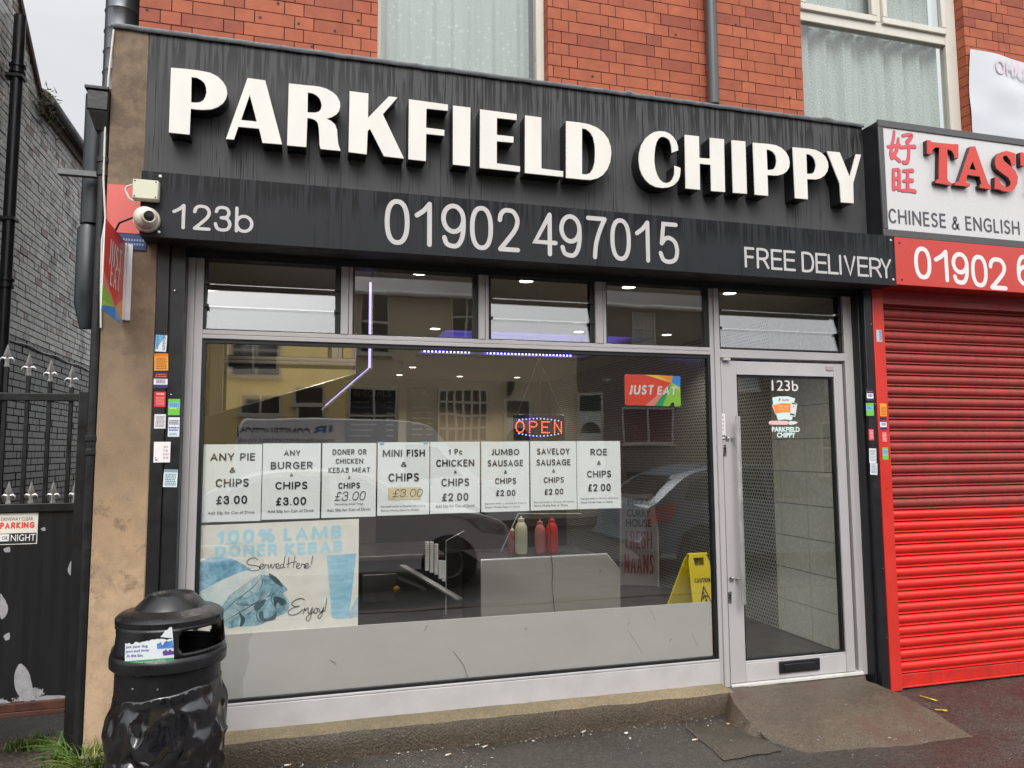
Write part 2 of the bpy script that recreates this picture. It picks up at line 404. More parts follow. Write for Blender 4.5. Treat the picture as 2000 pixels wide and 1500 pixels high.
def ell(cx, cy, rx, ry, n=28, p=2.0):
    o = []
    for i in range(n):
        a = 2*math.pi*i/n; c, s_ = math.cos(a), math.sin(a)
        o.append((cx+rx*math.copysign(abs(c)**(2/p), c), cy+ry*math.copysign(abs(s_)**(2/p), s_)))
    return o
GL = {
 '0': [(ell(.5, .5, .5, .5, 32, 2.35), 0, 1)],
 '1': [([(0, .70), (.55, .83), (1, 1)], 1, 0), ([(1, 1), (1, 0)], 0, 0)],
 '2': [([(0, .74), (.06, .88), (.24, .98), (.5, 1), (.78, .96), (.97, .8), (.96, .64), (.8, .47), (.4, .22), (.02, 0)], 1, 0), ([(.02, 0), (1, 0)], 0, 0)],
 '3': [([(.04, .8), (.16, .95), (.45, 1), (.78, .95), (.92, .77), (.78, .59), (.4, .54)], 1, 0), ([(.4, .54), (.8, .5), (1, .28), (.86, .06), (.48, 0), (.14, .06), (0, .26)], 1, 0)],
 '4': [([(.72, 0), (.72, 1)], 0, 0), ([(.72, 1), (0, .29), (1, .29)], 0, 0)],
 '5': [([(.95, 1), (.2, 1), (.08, .48)], 0, 0), ([(.08, .48), (.3, .61), (.58, .63), (.88, .53), (1, .31), (.88, .08), (.5, 0), (.16, .05), (0, .22)], 1, 0)],
 '6': [(ell(.5, .32, .5, .32), 0, 1), ([(.0, .32), (0, .55), (.08, .8), (.28, .97), (.55, 1), (.83, .95), (.95, .8)], 1, 0)],
 '7': [([(0, 1), (1, 1)], 0, 0), ([(1, 1), (.72, .72), (.47, .36), (.38, 0)], 1, 0)],
 '9': [(ell(.5, .68, .5, .32), 0, 1), ([(1, .68), (1, .45), (.92, .2), (.72, .03), (.45, 0), (.17, .05), (.05, .2)], 1, 0)],
 'b': [([(0, 1), (0, 0)], 0, 0), (ell(.5, .33, .5, .33), 0, 1)],
 'F': [([(0, 0), (0, 1), (1, 1)], 0, 0), ([(0, .53), (.88, .53)], 0, 0)],
 'E': [([(1, 1), (0, 1), (0, 0), (1, 0)], 0, 0), ([(0, .53), (.92, .53)], 0, 0)],
 'R': [([(0, 0), (0, 1)], 0, 0), ([(0, 1), (.55, 1), (.86, .92), (.97, .74), (.86, .56), (.55, .48), (0, .48)], 1, 0), ([(.5, .48), (.7, .33), (1, 0)], 1, 0)],
 'D': [([(0, 0), (0, 1)], 0, 0), ([(0, 1), (.5, 1), (.85, .88), (1, .5), (.85, .12), (.5, 0), (0, 0)], 1, 0)],
 'L': [([(0, 1), (0, 0), (1, 0)], 0, 0)], 'I': [([(0, 1), (0, 0)], 0, 0)],
 'V': [([(0, 1), (.5, 0), (1, 1)], 0, 0)], 'Y': [([(0, 1), (.5, .45), (1, 1)], 0, 0), ([(.5, .45), (.5, 0)], 0, 0)],
 '£': [([(.95, .85), (.75, 1), (.45, .95), (.33, .75), (.4, .4), (.3, .1), (0, 0)], 1, 0), ([(0, .45), (.75, .45)], 0, 0), ([(0, 0), (.95, .03)], 0, 0)],
 '.': [([(.45, 0), (.55, 0)], 0, 0)],
}
def glyph(mb, ch, x0, x1, z0, z1, w, fn, slant=0):
    for k, (pts, sm, cl) in enumerate(GL[ch]):
        P = [(x0+w/2+u*(x1-x0-w)+slant*(v-.5)*(z1-z0), z0+w/2+v*(z1-z0-w)) for u, v in pts]
        if sm: P = smoothpts(P, bool(cl))
        stroke(mb, P, w, (lambda a, b, k=k: fn(a, b, k)), bool(cl))
GL.update({
 'A': [([(0, 0), (.5, 1), (1, 0)], 0, 0), ([(.17, .32), (.83, .32)], 0, 0)],
 'B': [([(0, 0), (0, 1)], 0, 0), ([(0, 1), (.5, 1), (.82, .94), (.9, .77), (.8, .59), (.5, .53), (0, .53)], 1, 0), ([(.45, .53), (.85, .48), (1, .27), (.88, .06), (.5, 0), (0, 0)], 1, 0)],
 'C': [([(1, .86), (.8, .97), (.5, 1), (.17, .87), (0, .5), (.17, .13), (.5, 0), (.8, .03), (1, .14)], 1, 0)],
 'G': [([(.95, .88), (.78, .97), (.5, 1), (.17, .87), (0, .5), (.17, .13), (.5, 0), (.8, .03), (1, .12)], 1, 0), ([(1, .12), (1, .48), (.6, .48)], 0, 0)],
 'H': [([(0, 0), (0, 1)], 0, 0), ([(1, 0), (1, 1)], 0, 0), ([(0, .53), (1, .53)], 0, 0)],
 'J': [([(1, 1), (1, .25), (.85, .04), (.45, 0), (0, .06)], 0, 0)],
 'K': [([(0, 0), (0, 1)], 0, 0), ([(.95, 1), (.08, .5), (1, 0)], 0, 0)],
 'M': [([(0, 0), (.06, 1)], 0, 0), ([(.06, 1), (.5, .12), (.94, 1)], 0, 0), ([(.94, 1), (1, 0)], 0, 0)],
 'N': [([(0, 0), (0, 1)], 0, 0), ([(0, 1), (1, 0)], 0, 0), ([(1, 0), (1, 1)], 0, 0)],
 'O': [(ell(.5, .5, .5, .5, 32, 2.15), 0, 1)],
 'P': [([(0, 0), (0, 1)], 0, 0), ([(0, 1), (.55, 1), (.9, .92), (1, .73), (.88, .53), (.55, .45), (0, .45)], 1, 0)],
 'S': [([(.95, .9), (.75, .98), (.45, 1), (.12, .92), (.04, .73), (.2, .58), (.55, .5), (.9, .4), (1, .23), (.85, .05), (.5, 0), (.2, .02), (0, .11)], 1, 0)],
 'T': [([(0, 1), (1, 1)], 0, 0), ([(.5, 1), (.5, 0)], 0, 0)],
 'U': [([(0, 1), (0, .32), (.12, .08), (.5, 0), (.88, .08), (1, .32), (1, 1)], 0, 0)],
 'W': [([(0, 1), (.25, 0), (.5, .9), (.75, 0), (1, 1)], 0, 0)],
 'Z': [([(0, 1), (1, 1), (0, 0), (1, 0)], 0, 0)],
 '&': [([(1, .0), (.35, .62), (.25, .82), (.38, .98), (.58, .98), (.68, .82), (.55, .66), (.15, .42), (0, .2), (.12, .03), (.4, 0), (.7, .12), (.95, .42)], 1, 0)],
 '%': [(ell(.2, .76, .2, .24, 20), 0, 1), (ell(.8, .24, .2, .24, 20), 0, 1), ([(.78, 1), (.22, 0)], 0, 0)],
 'c': [([(1, .58), (.6, .66), (.15, .55), (0, .33), (.15, .1), (.6, 0), (1, .06)], 1, 0)],
})
GW = dict(A=.64, B=.52, C=.54, D=.60, E=.46, F=.44, G=.62, H=.60, I=.13, J=.28, K=.55, L=.42, M=.84, N=.63, O=.68, P=.50, R=.54, S=.46, T=.52, U=.61, V=.60, W=.92, Y=.56, Z=.50, c=.42)
GW.update({'&': .68, '%': .78, '£': .5, '.': .14, ' ': .26, '0': .52, '1': .3, '2': .5, '3': .5, '4': .54, '5': .5, '7': .5, '9': .52})
def put_caps(mb, s, c, ux, uy, width, height, wt=.17, shear=0, gap=.13):
    """bold capitals laid out to fill width x height about c"""
    c = Vector(c); ux = Vector(ux).normalized(); uy = Vector(uy).normalized(); nn = ux.cross(uy)
    tot = sum(GW[ch] for ch in s)+gap*(len(s)-1); k = width/tot; x = -width/2; w = wt*height*min(1, max(.7, k/height))
    j = [0]
    for ch in s:
        gw = GW[ch]*k
        if ch != ' ':
            j[0] += 1
            fn = lambda u, v, q, j0=j[0]: c+ux*(u+shear*v)+uy*v+nn*(.00008*q)
            glyph(mb, ch, x, x+max(gw, w), -height/2, height/2, w, fn)
        x += gw+gap*k
UX, UZ = Vector((1, 0, 0)), Vector((0, 0, 1))
def px_glyphs(mb, chars, ext, base, top, w, y, ox, oy, sc):
    """rounded letters whose left/right ends were read off the photograph; base/top are pixel lines"""
    for ch, (a, b) in zip(chars, ext):
        X0, X1 = ox+a/sc, ox+b/sc; xm = (X0+X1)/2
        zb = at(xm, base(xm), y).z; zt = at(xm, top(xm), y).z
        glyph(mb, ch, at(X0, (base(xm)+top(xm))/2, y).x, at(X1, (base(xm)+top(xm))/2, y).x, zb, zt, w, lambda u, v, k: Vector((u, y-.0002*k, v)))
def rect(mb, x0, x1, z0, z1, y): mb.face([(x0, y, z0), (x1, y, z0), (x1, y, z1), (x0, y, z1)])
def sub_iv(iv, cut):
    o = []
    for a, b in iv:
        if cut[1] <= a or cut[0] >= b: o.append((a, b)); continue
        if cut[0]-a > .001: o.append((a, cut[0]))
        if b-cut[1] > .001: o.append((cut[1], b))
    return o
def bricks(mb, u0, u1, z0, z1, holes, fn, cols, course=.0782, joint=.0055, depth=.1, bond='flemish', ztop=None, jit=0., rnd=random):
    """coursed bricks as boxes; fn(u, d, z) gives the 3-D point, d = depth behind the face"""
    n = int((z1-z0)/course)+1
    for i in range(n):
        a, b = z0+i*course, min(z1, z0+(i+1)*course-joint)
        if b-a < .012: continue
        iv = [(u0, u1)]
        for (h0, h1, k0, k1) in holes:
            if b > k0+.03 and a < k1-.03: iv = sub_iv(iv, (h0, h1))
        u = u0-(.055 if i % 2 else .22)-.11*(i % 3 == 0 and bond != 'flemish'); j = i
        while u < u1:
            wd = (.215 if j % 2 else .1025) if bond == 'flemish' else (.215 if bond == 'stretcher' or i % 4 else .1025)
            j += 1; c0, c1 = u, u+wd; u += wd+joint
            for (p, q) in iv:
                s0, s1 = max(p, c0), min(q, c1)
                if s1-s0 < .03: continue
                if 0 < s0-p < .0355: s0 = p
                if 0 < q-s1 < .0355: s1 = q
                zt = b
                if ztop is not None:
                    lim = ztop((s0+s1)/2)
                    if a > lim-.02: continue
                    zt = min(b, lim)
                c = cols((s0+s1)/2, a)
                d0 = rnd.uniform(-jit, jit)
                P = [fn(s0, d0, a), fn(s1, d0, a), fn(s1, depth, a), fn(s0, depth, a), fn(s0, d0, zt), fn(s1, d0, zt), fn(s1, depth, zt), fn(s0, depth, zt)]
                mb.hexa(P, c)
# ------------------------------------------------------------------ ground
def struct(mb, name, m, **k): o = mb.build(name, m, **k); o['kind'] = 'structure'; return o
b = MB(); N = 60
def gz(x, y): return .006*noise.noise(Vector((x*1.3, y*1.3, 0)))-.004
xs = [-40, -12, -6]+[-3+.12*i for i in range(76)]+[7.5, 12, 40]; ys = [-3.4+.12*i for i in range(32)]+[.6, 3, 12, 40]
gv = [[b.bm.verts.new((x, y, gz(x, y) if -3 < x < 6.2 and -3.3 < y < .5 else -.004)) for x in xs] for y in ys]; PAV_ORG = None
for j in range(len(ys)-1):
    for i in range(len(xs)-1): b.bm.faces.new([gv[j][i], gv[j][i+1], gv[j+1][i+1], gv[j+1][i]])
struct(b, 'pavement', TARMAC, smooth=True)
b = MB(); b.box(-40, 40, -40, -3.4, -.6, -.11); struct(b, 'road', ROAD)
b = MB(); b.box(-40, 40, -3.4, -3.27, -.5, .004); struct(b, 'kerb', CONC)
b = MB(); b.box(-40, 40, -40, -11.2, -.55, -.02); struct(b, 'far_pavement', TARMAC)
# muddy strip beside the pier
b = MB(); ring = []
for i in range(40):
    a = 2*math.pi*i/40; r = 1+.25*noise.noise(Vector((math.cos(a)*2, math.sin(a)*2, 3)))
    ring.append(b.bm.verts.new((-1.75+1.05*r*math.cos(a), -.15+.75*r*math.sin(a), .006)))
cv = b.bm.verts.new((-1.7, -.2, .018))
for i in range(40): b.bm.faces.new([ring[i], ring[(i+1) % 40], cv])
struct(b, 'soil_verge', DIRT)
# concrete step under the window: rough-edged slab
b = MB(); n = 46; rows = []
prof = [(-.165, -.02), (-.163, .05), (-.157, .10), (-.142, .126), (-.11, .134), (-.05, .138), (.05, .14)]
for i in range(n+1):
    x = -1.0+i*(3.58/n); row = []
    for k, (y, z) in enumerate(prof):
        j = noise.noise(Vector((x*5, k*1.7, 2)))*.006+noise.noise(Vector((x*17, k*3, 5)))*.004
        row.append(b.bm.verts.new((x, y+(j if k < 5 else 0), z+(j*.8 if 0 < k < 6 else 0)-.004*(x+.3))))
    rows.append(row)
for i in range(n):
    for k in range(len(prof)-1):
        f = b.bm.faces.new([rows[i][k], rows[i+1][k], rows[i+1][k+1], rows[i][k+1]]); f.material_index = 1 if k >= 3 else 0; f.smooth = True
struct(b, 'concrete_step', [CONC, CONCT])
# ramp in front of the door: worn apron
b = MB()
gA = lambda x, y, z: tuple(ground(x, y, z))
top = [(2.50, .03, .112), (2.85, .03, .098), (3.25, .03, .095), (3.69, .03, .094)]
top1 = [gA(1424, 1354, .116), gA(1500, 1348, .097), gA(1600, 1341, .093), gA(1692, 1328, .090)]
mid = [gA(1434, 1372, .112), gA(1520, 1372, .090), gA(1640, 1362, .086), gA(1752, 1352, .066)]
mid2 = [gA(1462, 1408, .062), gA(1545, 1420, .052), gA(1690, 1404, .045), gA(1818, 1388, .034)]
bot = [gA(1505, 1450, -.006), gA(1580, 1474, -.007), gA(1740, 1462, -.007), gA(1898, 1438, -.006)]
end = [gA(1508, 1453, -.02), gA(1583, 1477, -.02), gA(1743, 1465, -.02), gA(1903, 1441, -.03)]
def dens(rows, m=8):
    o = []
    for r_ in rows:
        q = []
        for i in range(len(r_)-1):
            for k in range(m): q.append(Vector(r_[i]).lerp(Vector(r_[i+1]), k/m))
        q.append(Vector(r_[-1])); o.append(q)
    o2 = []
    for i in range(len(o)-1):
        for k in range(m): o2.append([o[i][j].lerp(o[i+1][j], k/m) for j in range(len(o[0]))])
    o2.append(o[-1]); return o2
g = dens([top, top1, mid, mid2, bot, end], 14)
V = []
for r_ in g:
    V.append([b.bm.verts.new(p+Vector((noise.noise(p*6)*.009, noise.noise(p*7+Vector((9, 0, 0)))*.018 if p.y < -.5 else 0, (noise.noise(p*7)*.005+noise.noise(p*19)*.004+noise.noise(p*47)*.002)*max(0, min(1, (p.z-.004)/.03))))) for p in r_])
for i in range(len(V)-1):
    for j in range(len(V[0])-1): b.bm.faces.new([V[i][j], V[i][j+1], V[i+1][j+1], V[i+1][j]])
for side in (0, -1):
    A = [V[i][side] for i in range(len(V))]; Bq = [b.bm.verts.new((v.co.x+(-.05 if side == 0 else .03)*(v.co.z > .03), v.co.y, -.02)) for v in A]
    for i in range(len(A)-1): b.bm.faces.new([A[i], A[i+1], Bq[i+1], Bq[i]])
struct(b, 'door_ramp', RAMP, smooth=True)
# loose lump of cement where ramp and step meet
b = MB(); bmesh.ops.create_icosphere(b.bm, subdivisions=3, radius=1)
for v in b.bm.verts:
    p = v.co.copy(); k = 1+.35*noise.noise(p*2.3)+.12*noise.noise(p*6); v.co = Vector((2.68+p.x*.12*k, -.36+p.y*.11*k, .018+p.z*.055*k))
struct(b, 'cement_patch', RAMP, smooth=True)
# ------------------------------------------------------------------ the brick building (upper storey, shop shell, interior)
BLD = thing('brick_building', 'orange red brick terrace building above both shop signs, with white framed upper windows', 'building', (1.5, .3, 0))
WIN = [(.396, 1.472, 3.70, 5.55), (3.372, 4.845, 3.70, 5.35)]
def rb(u, z):
    h = random.random(); base = lin('a0573d'); alt = lin('98513a'); pal = lin('a55c42'); dk = lin('8d4a38')
    c = base if h < .62 else alt if h < .82 else pal if h < .92 else dk
    k = random.uniform(.93, 1.07); return tuple(v*k for v in c)
b = MB().tints(); bricks(b, -.9, 7.2, 3.815, 6.3, WIN, lambda u, d, z: Vector((u, d, z)), rb, jit=.0012)
b.build('brick_wall', BRICK, BLD)
for px, py in ((287, 19), (508, 34), (583, 46), (654, 60), (609, 91), (543, 6), (1157, 149), (1437, 48), (1543, 190), (1320, 68), (700, 40)):
    q = at(px, py, -.0016); b = MB(); b.lathe([(.0085, 0), (.0, -.0006)], (q.x, -.0016, q.z), 9, axis=(0, 1, 0), cap=False); b.build('drill_hole', SOFFIT, BLD)
b = MB()
def wall_with_holes(b, u0, u1, z0, z1, y0, y1, holes, ins=.004):
    us = sorted({u0, u1, *[h[0]-ins for h in holes], *[h[1]+ins for h in holes]})
    for a, c in zip(us, us[1:]):
        cut = [h for h in holes if h[0]-ins <= a+1e-6 and h[1]+ins >= c-1e-6]
        z = z0
        for h in sorted(cut, key=lambda h: h[2]):
            if h[2] > z: b.box(a, c, y0, y1, z, h[2])
            z = max(z, h[3])
        if z < z1: b.box(a, c, y0, y1, z, z1)
wall_with_holes(b, -.896, 7.2, 3.80, 6.3, .0055, .22, WIN); b.build('mortar_bed', MORTAR, BLD)
b = MB(); b.box(-.9, 7.2, .01, .2, 2.73, 3.80); b.box(3.74, 7.2, .06, .2, 0, 2.73); b.build('hidden_wall', M('plain_brickwork', '6b4b3f', .9, var=.2), BLD)
b = MB(); b.box(-.985, -.76, .12, 8.2, -.1, 3.8); b.box(-.9, -.7, .23, 8.2, 3.8, 6.3); b.build('side_wall', M('side_wall_paint', '4d4843', .8, var=.2, bump=.3), BLD)
b = MB(); b.hexa([(-1.1, -.25, 6.3), (7.4, -.25, 6.3), (7.4, 4.2, 9.2), (-1.1, 4.2, 9.2), (-1.1, -.25, 6.42), (7.4, -.25, 6.42), (7.4, 4.2, 9.32), (-1.1, 4.2, 9.32)])
b.hexa([(-1.1, 4.2, 9.2), (7.4, 4.2, 9.2), (7.4, 8.6, 6.3), (-1.1, 8.6, 6.3), (-1.1, 4.2, 9.32), (7.4, 4.2, 9.32), (7.4, 8.6, 6.42), (-1.1, 8.6, 6.42)]); b.build('roof', M('roof_tiles', '5a4a44', .8, var=.3), BLD)
def net_mat(name, motif):
    m, n, p, o = nodes(name)
    t = n.nodes.new('ShaderNodeTexCoord')
    if motif == 'dots':
        v = n.nodes.new('ShaderNodeTexVoronoi'); v.inputs['Scale'].default_value = 22; n.links.new(t.outputs['Object'], v.inputs['Vector'])
        pat = ramp(n, v.outputs['Distance'], [(.18, 1), (.26, 0)]).outputs[0]
    else:
        mp_ = n.nodes.new('ShaderNodeMapping'); mp_.inputs['Scale'].default_value = (19, .01, 13); n.links.new(t.outputs['Object'], mp_.inputs[0])
        v = n.nodes.new('ShaderNodeTexVoronoi'); v.inputs['Scale'].default_value = 1; v.inputs['Randomness'].default_value = .18; n.links.new(mp_.outputs[0], v.inputs['Vector'])
        pat = ramp(n, v.outputs['Distance'], [(.0, 1), (.14, 1), (.17, 0), (.30, 0), (.34, 1), (.42, 1), (.46, 0), (.55, .4)]).outputs[0]
    n.links.new(mix(n, pat, lin('a3a8a3'), lin('b9bdb9')), p.inputs['Base Color']); p.inputs['Roughness'].default_value = .9
    return m
NET1 = net_mat('dotted_net', 'dots'); NET2 = net_mat('scroll_net', 'wave')
BLIND = M('vertical_blind', 'c9c8c0', .8, var=.06)
def curtain(x0, x1, z0, z1, y, amp, wl):
    b = MB(); n = int((x1-x0)/.012); A = []
    for i in range(n+1):
        x = x0+(x1-x0)*i/n; d = y+amp*math.sin(x*2*math.pi/wl+1.3*math.sin(x*7))+amp*.5*math.sin(x*2*math.pi/wl*2.7)
        A.append((b.bm.verts.new((x, d, z0)), b.bm.verts.new((x, d, z1))))
    for i in range(n): b.bm.faces.new([A[i][0], A[i+1][0], A[i+1][1], A[i][1]])
    return b
for k, (x0, x1, z0, z1) in enumerate(WIN):
    f = MB(); fy0, fy1 = .075, .14
    f.box(x0, x0+(.03 if k == 0 else .055), fy0, fy1, z0, z1); f.box(x1-(.055 if k == 0 else .105), x1, fy0, fy1, z0, z1); f.box(x0, x1, fy0+.002, fy1, z1-.06, z1)
    wx0, wx1 = x0+(.03 if k == 0 else .055), x1-(.055 if k == 0 else .105)
    if k == 1:
        f.box(wx0, wx1, fy0+.003, fy1, 4.70, 4.79); f.box(4.09, 4.145, fy0+.004, fy1, 4.79, z1-.06)
        for (a, c) in ((wx0, 4.09), (4.145, wx1)):          # opening casements stand proud
            f.box(a, c, fy0-.018, fy0+.02, 4.775, 4.825); f.box(a, a+.045, fy0-.018, fy0+.02, 4.825, 5.27); f.box(c-.045, c, fy0-.018, fy0+.02, 4.825, 5.27)
    fr = f.build('window', UPVC, BLD, bevel=.006)
    g_ = MB(); g_.box(wx0, wx1, .103, .109, z0, z1-.06); g_.build('pane', GLASS_UP, fr)
    if k == 0:
        curtain(.47, 1.41, 3.6, 5.5, .21, .010, .15).build('net_curtain', NET1, fr, smooth=True)
        bb = MB()
        for i in range(7): bb.box(.44+i*.075, .512+i*.075, .245+.004*(i % 2), .247+.004*(i % 2), 3.6, 5.5)
        bb.build('vertical_blind', BLIND, fr)
    else:
        curtain(3.42, 4.735, 3.6, 4.775, .2, .026, .21).build('net_curtain', NET2, fr, smooth=True)
        curtain(3.42, 4.72, 4.74, 5.3, .2, .012, .19).build('net_curtain', NET2, fr, smooth=True)
    d = MB(); d.box(x0-.1, x1+.1, .9, .92, 3.6, 5.6); d.build('room_wall', M('dim_room', '453d36', .9), fr)
# interior shell
ICEIL = M('ceiling_paint', 'c9c3b6', .8, var=.03); IWALL = M('cream_wall_paint', 'b7ab90', .75, var=.05)
b = MB(); TX0, TX1, TY0, TY1 = 1.25, 3.35, 2.35, 4.3; CZ = 2.7
for (a, c, d, e) in ((-.7, TX0, .06, 7.3), (TX1, 3.86, .06, 7.3), (TX0, TX1, .06, TY0), (TX0, TX1, TY1, 7.3)): b.box(a, c, d, e, CZ, CZ+.04)
for (a, c, d, e) in ((TX0-.02, TX0, TY0, TY1), (TX1, TX1+.02, TY0, TY1), (TX0, TX1, TY0-.02, TY0), (TX0, TX1, TY1, TY1+.02)): b.box(a, c, d, e, CZ+.001, CZ+.30)
b.box(TX0-.02, TX1+.02, TY0-.02, TY1+.02, CZ+.3, CZ+.33)
ceil = b.build('ceiling', ICEIL, BLD)
b = MB(); b.box(-.74, 3.86, 7.2, 7.3, .1, 2.7); b.build('back_wall', IWALL, BLD)
b = MB(); b.box(-.75, -.7, .07, 7.3, .1, 2.7); b.build('left_wall', IWALL, BLD)
b = MB(); b.box(-.74, 3.9, .03, 7.3, .05, .115); b.build('interior_floor', M('dark_floor_tiles', '34332f', .35, var=.2, vs=3), BLD)
def mosaic():
    m, n, p, o = nodes('hexagon_mosaic'); k = n.links.new
    t = n.nodes.new('ShaderNodeTexCoord'); sp = n.nodes.new('ShaderNodeSeparateXYZ'); k(t.outputs['Object'], sp.inputs[0])
    def lat(off):
        cb = n.nodes.new('ShaderNodeCombineXYZ'); k(sp.outputs[1], cb.inputs[0]); k(sp.outputs[2], cb.inputs[1])
        a = n.nodes.new('ShaderNodeVectorMath'); a.operation = 'ADD'; a.inputs[1].default_value = (50+off*.0175, 50+off*.0303, 0); k(cb.outputs[0], a.inputs[0])
        q = n.nodes.new('ShaderNodeVectorMath'); q.operation = 'MODULO'; q.inputs[1].default_value = (.035, .0606, 1); k(a.outputs[0], q.inputs[0])
        s_ = n.nodes.new('ShaderNodeVectorMath'); s_.operation = 'SUBTRACT'; s_.inputs[1].default_value = (.0175, .0303, 0); k(q.outputs[0], s_.inputs[0])
        l = n.nodes.new('ShaderNodeVectorMath'); l.operation = 'LENGTH'; k(s_.outputs[0], l.inputs[0]); return l.outputs['Value']
    mn = n.nodes.new('ShaderNodeMath'); mn.operation = 'MINIMUM'; k(lat(0), mn.inputs[0]); k(lat(1), mn.inputs[1])
    dot = ramp(n, mn.outputs[0], [(.0125, 1), (.0145, 0)]).outputs[0]
    tc = ramp(n, tex(n, 30, 1).outputs[0], [(.35, lin('2c3432')), (.65, lin('56625e'))]).outputs[0]
    k(mix(n, dot, lin('a9aaa3'), tc), p.inputs['Base Color']); rr = mix(n, dot, .8, .12); k(rr, p.inputs['Roughness']); return m
b = MB(); b.box(3.83, 3.9, 1.17, 7.2, .115, 2.7); b.build('mosaic_wall', mosaic(), BLD)
TILE = M('white_wall_tile', 'c2c8c0', .25, var=.05, vs=30)
b = MB(); b.box(3.832, 3.9, .07, 1.17, .115, 2.7); b.mi = 1
yy = .08; j = 0
while yy < 1.17:
    for i in range(10): b.mi = 1; b.box(3.826, 3.8325, yy+.003, min(1.168, yy+.33)-.003, .12+i*.26+.003, .12+(i+1)*.26-.003)
    yy += .33
b.build('tiled_wall', [M('tile_grout', '6d6f6a', .9), TILE], BLD)
# downlights, set in the ceiling
LAMP = emis('downlight_glow', (1, .93, .82), 9)
for px, py in ((806, 716), (780, 731), (898, 734), (1010, 736), (1118, 738), (1178, 723), (1253, 706), (1302, 652), (1130, 646), (850, 640), (582, 513), (820, 531), (1028, 546), (1228, 558), (1425, 570)):
    p = ground(px, py, CZ)
    if p.y < .12: p.y = .2
    if p.y > 6.9: p.y = 6.8
    b = MB(); b.lathe([(.058, 0), (.058, -.008), (.045, -.012)], (p.x, p.y, CZ), 20, cap=False); r_ = b.build('downlight', WHITE, ceil)
    b = MB(); b.lathe([(.045, -.010), (.0, -.010)], (p.x, p.y, CZ), 20, cap=False); b.build('lens', LAMP, ceil)
    l = bpy.data.lights.new('downlight_lamp', 'SPOT'); l.energy = 22; l.spot_size = R(130); l.spot_blend = .6; l.shadow_soft_size = .04; l.color = (1, .9, .76)
    lo = bpy.data.objects.new('downlight_lamp', l); S.collection.objects.link(lo); lo.location = (p.x, p.y, CZ-.03)
# blue strip in the recess
BLUE = emis('blue_led', (.22, .2, 1), 9)
_n = BLUE.node_tree; _t = _n.nodes.new('ShaderNodeTexCoord'); _s = _n.nodes.new('ShaderNodeSeparateXYZ'); _f = _n.nodes.new('ShaderNodeMath'); _f.operation = 'PINGPONG'; _f.inputs[1].default_value = .022; _g = _n.nodes.new('ShaderNodeMath'); _g.operation = 'LESS_THAN'; _g.inputs[1].default_value = .009; _h = _n.nodes.new('ShaderNodeMath'); _h.operation = 'MULTIPLY'; _h.inputs[1].default_value = 12
_n.links.new(_t.outputs['Object'], _s.inputs[0]); _n.links.new(_s.outputs[0], _f.inputs[0]); _n.links.new(_f.outputs[0], _g.inputs[0]); _n.links.new(_g.outputs[0], _h.inputs[0])
_n.links.new(_h.outputs[0], [q for q in _n.nodes if q.type == 'EMISSION'][0].inputs[1])
PURP = emis('violet_led', (.40, .34, 1.), 2.6)
for (a, c, y) in ((1.36, 1.9, 4.26), (2.12, 3.2, 4.26)):
    b = MB(); b.box(a, c, y, y+.014, CZ+.05, CZ+.066); b.build('led_strip', BLUE, ceil)
for (x, y, sx, sy) in ((2.3, 4.15, 1.7, .1), (3.2, 3.3, .1, 1.6)):
    l = bpy.data.lights.new('blue_strip_lamp', 'AREA'); l.shape = 'RECTANGLE'; l.size = sx; l.size_y = sy; l.energy = 2.2; l.color = (.16, .13, 1)
    lo = bpy.data.objects.new('blue_strip_lamp', l); S.collection.objects.link(lo); lo.location = (x, y, CZ+.07); lo.rotation_euler = (math.pi, 0, 0)
# ------------------------------------------------------------------ rendered pier, its cladding and what hangs on it
b = MB(); b.prism([(-1.0, -.1, -.05), (-.746, -.1, -.05), (-.746, -.1, 2.99), (-.826, -.1, 2.99), (-.826, -.1, 3.87), (-1.0, -.1, 3.87)], (0, .3, 0))
tag(b.build('rendered_pier', PIER, bevel=.008), 'brown cement rendered pier at the left end of the chip shop front', 'pillar')
b = MB(); b.box(-.996, -.80, -.106, -.1005, 2.742, 2.998); b.build
pk = b.build('sign_panel', M('faded_red_panel', 'cf5f58', .45, var=.06, vs=4)); tag(pk, 'faded pinkish red blank panel on the pier behind the junction box', 'panel')
b = MB(); b.box(-.93, -.80, -.108, -.1003, 2.655, 2.738); bl = b.build('blue_plate', M('blue_plate', '20335f', .4)); tag(bl, 'small dark blue plate below the faded red panel on the pier', 'plate')
b = MB()
for j in range(2):
    for i in range(9): b.box(-.925+i*.013, -.917+i*.013, -.1095, -.1085, 2.70-j*.022, 2.712-j*.022)
b.build('lettering', M('pale_blue_ink', '7f93b8', .5), bl)
# shutter guides (black) left and right of the shop front
def guide(xa, xb, split, label):
    t = thing('shutter_guide', label, 'shutter rail', ((xa+xb)/2, -.05, 0), 'black shutter rails of the chip shop')
    b = MB()
    if split: b.box(xa, split-.003, -.1, .02, 0, 2.70); b.box(split+.003, xb, -.094, .02, 0, 2.70); b.box(split-.004, split+.004, -.085, .02, 0, 2.7)
    else: b.box(xa, xb, -.1, .02, .0, 2.70); b.box(xa-.018, xa, -.06, .02, .05, 2.70)
    b.build('rail', BLACK, t, bevel=.003)
    for z in (.35, .8, 1.9, 2.45):
        b = MB(); b.lathe([(.004, 0), (.004, -.004), (0, -.005)], ((xa+xb)/2+.02, -.1, z), 8, axis=(0, 1, 0)); b.build('rivet', STEEL, t)
guide(-.746, -.606, -.682, 'wide black shutter rail with stickers between brown pier and grey window frame')
guide(3.708, 3.772, None, 'narrow black shutter rail with stickers between grey door frame and red shutter')
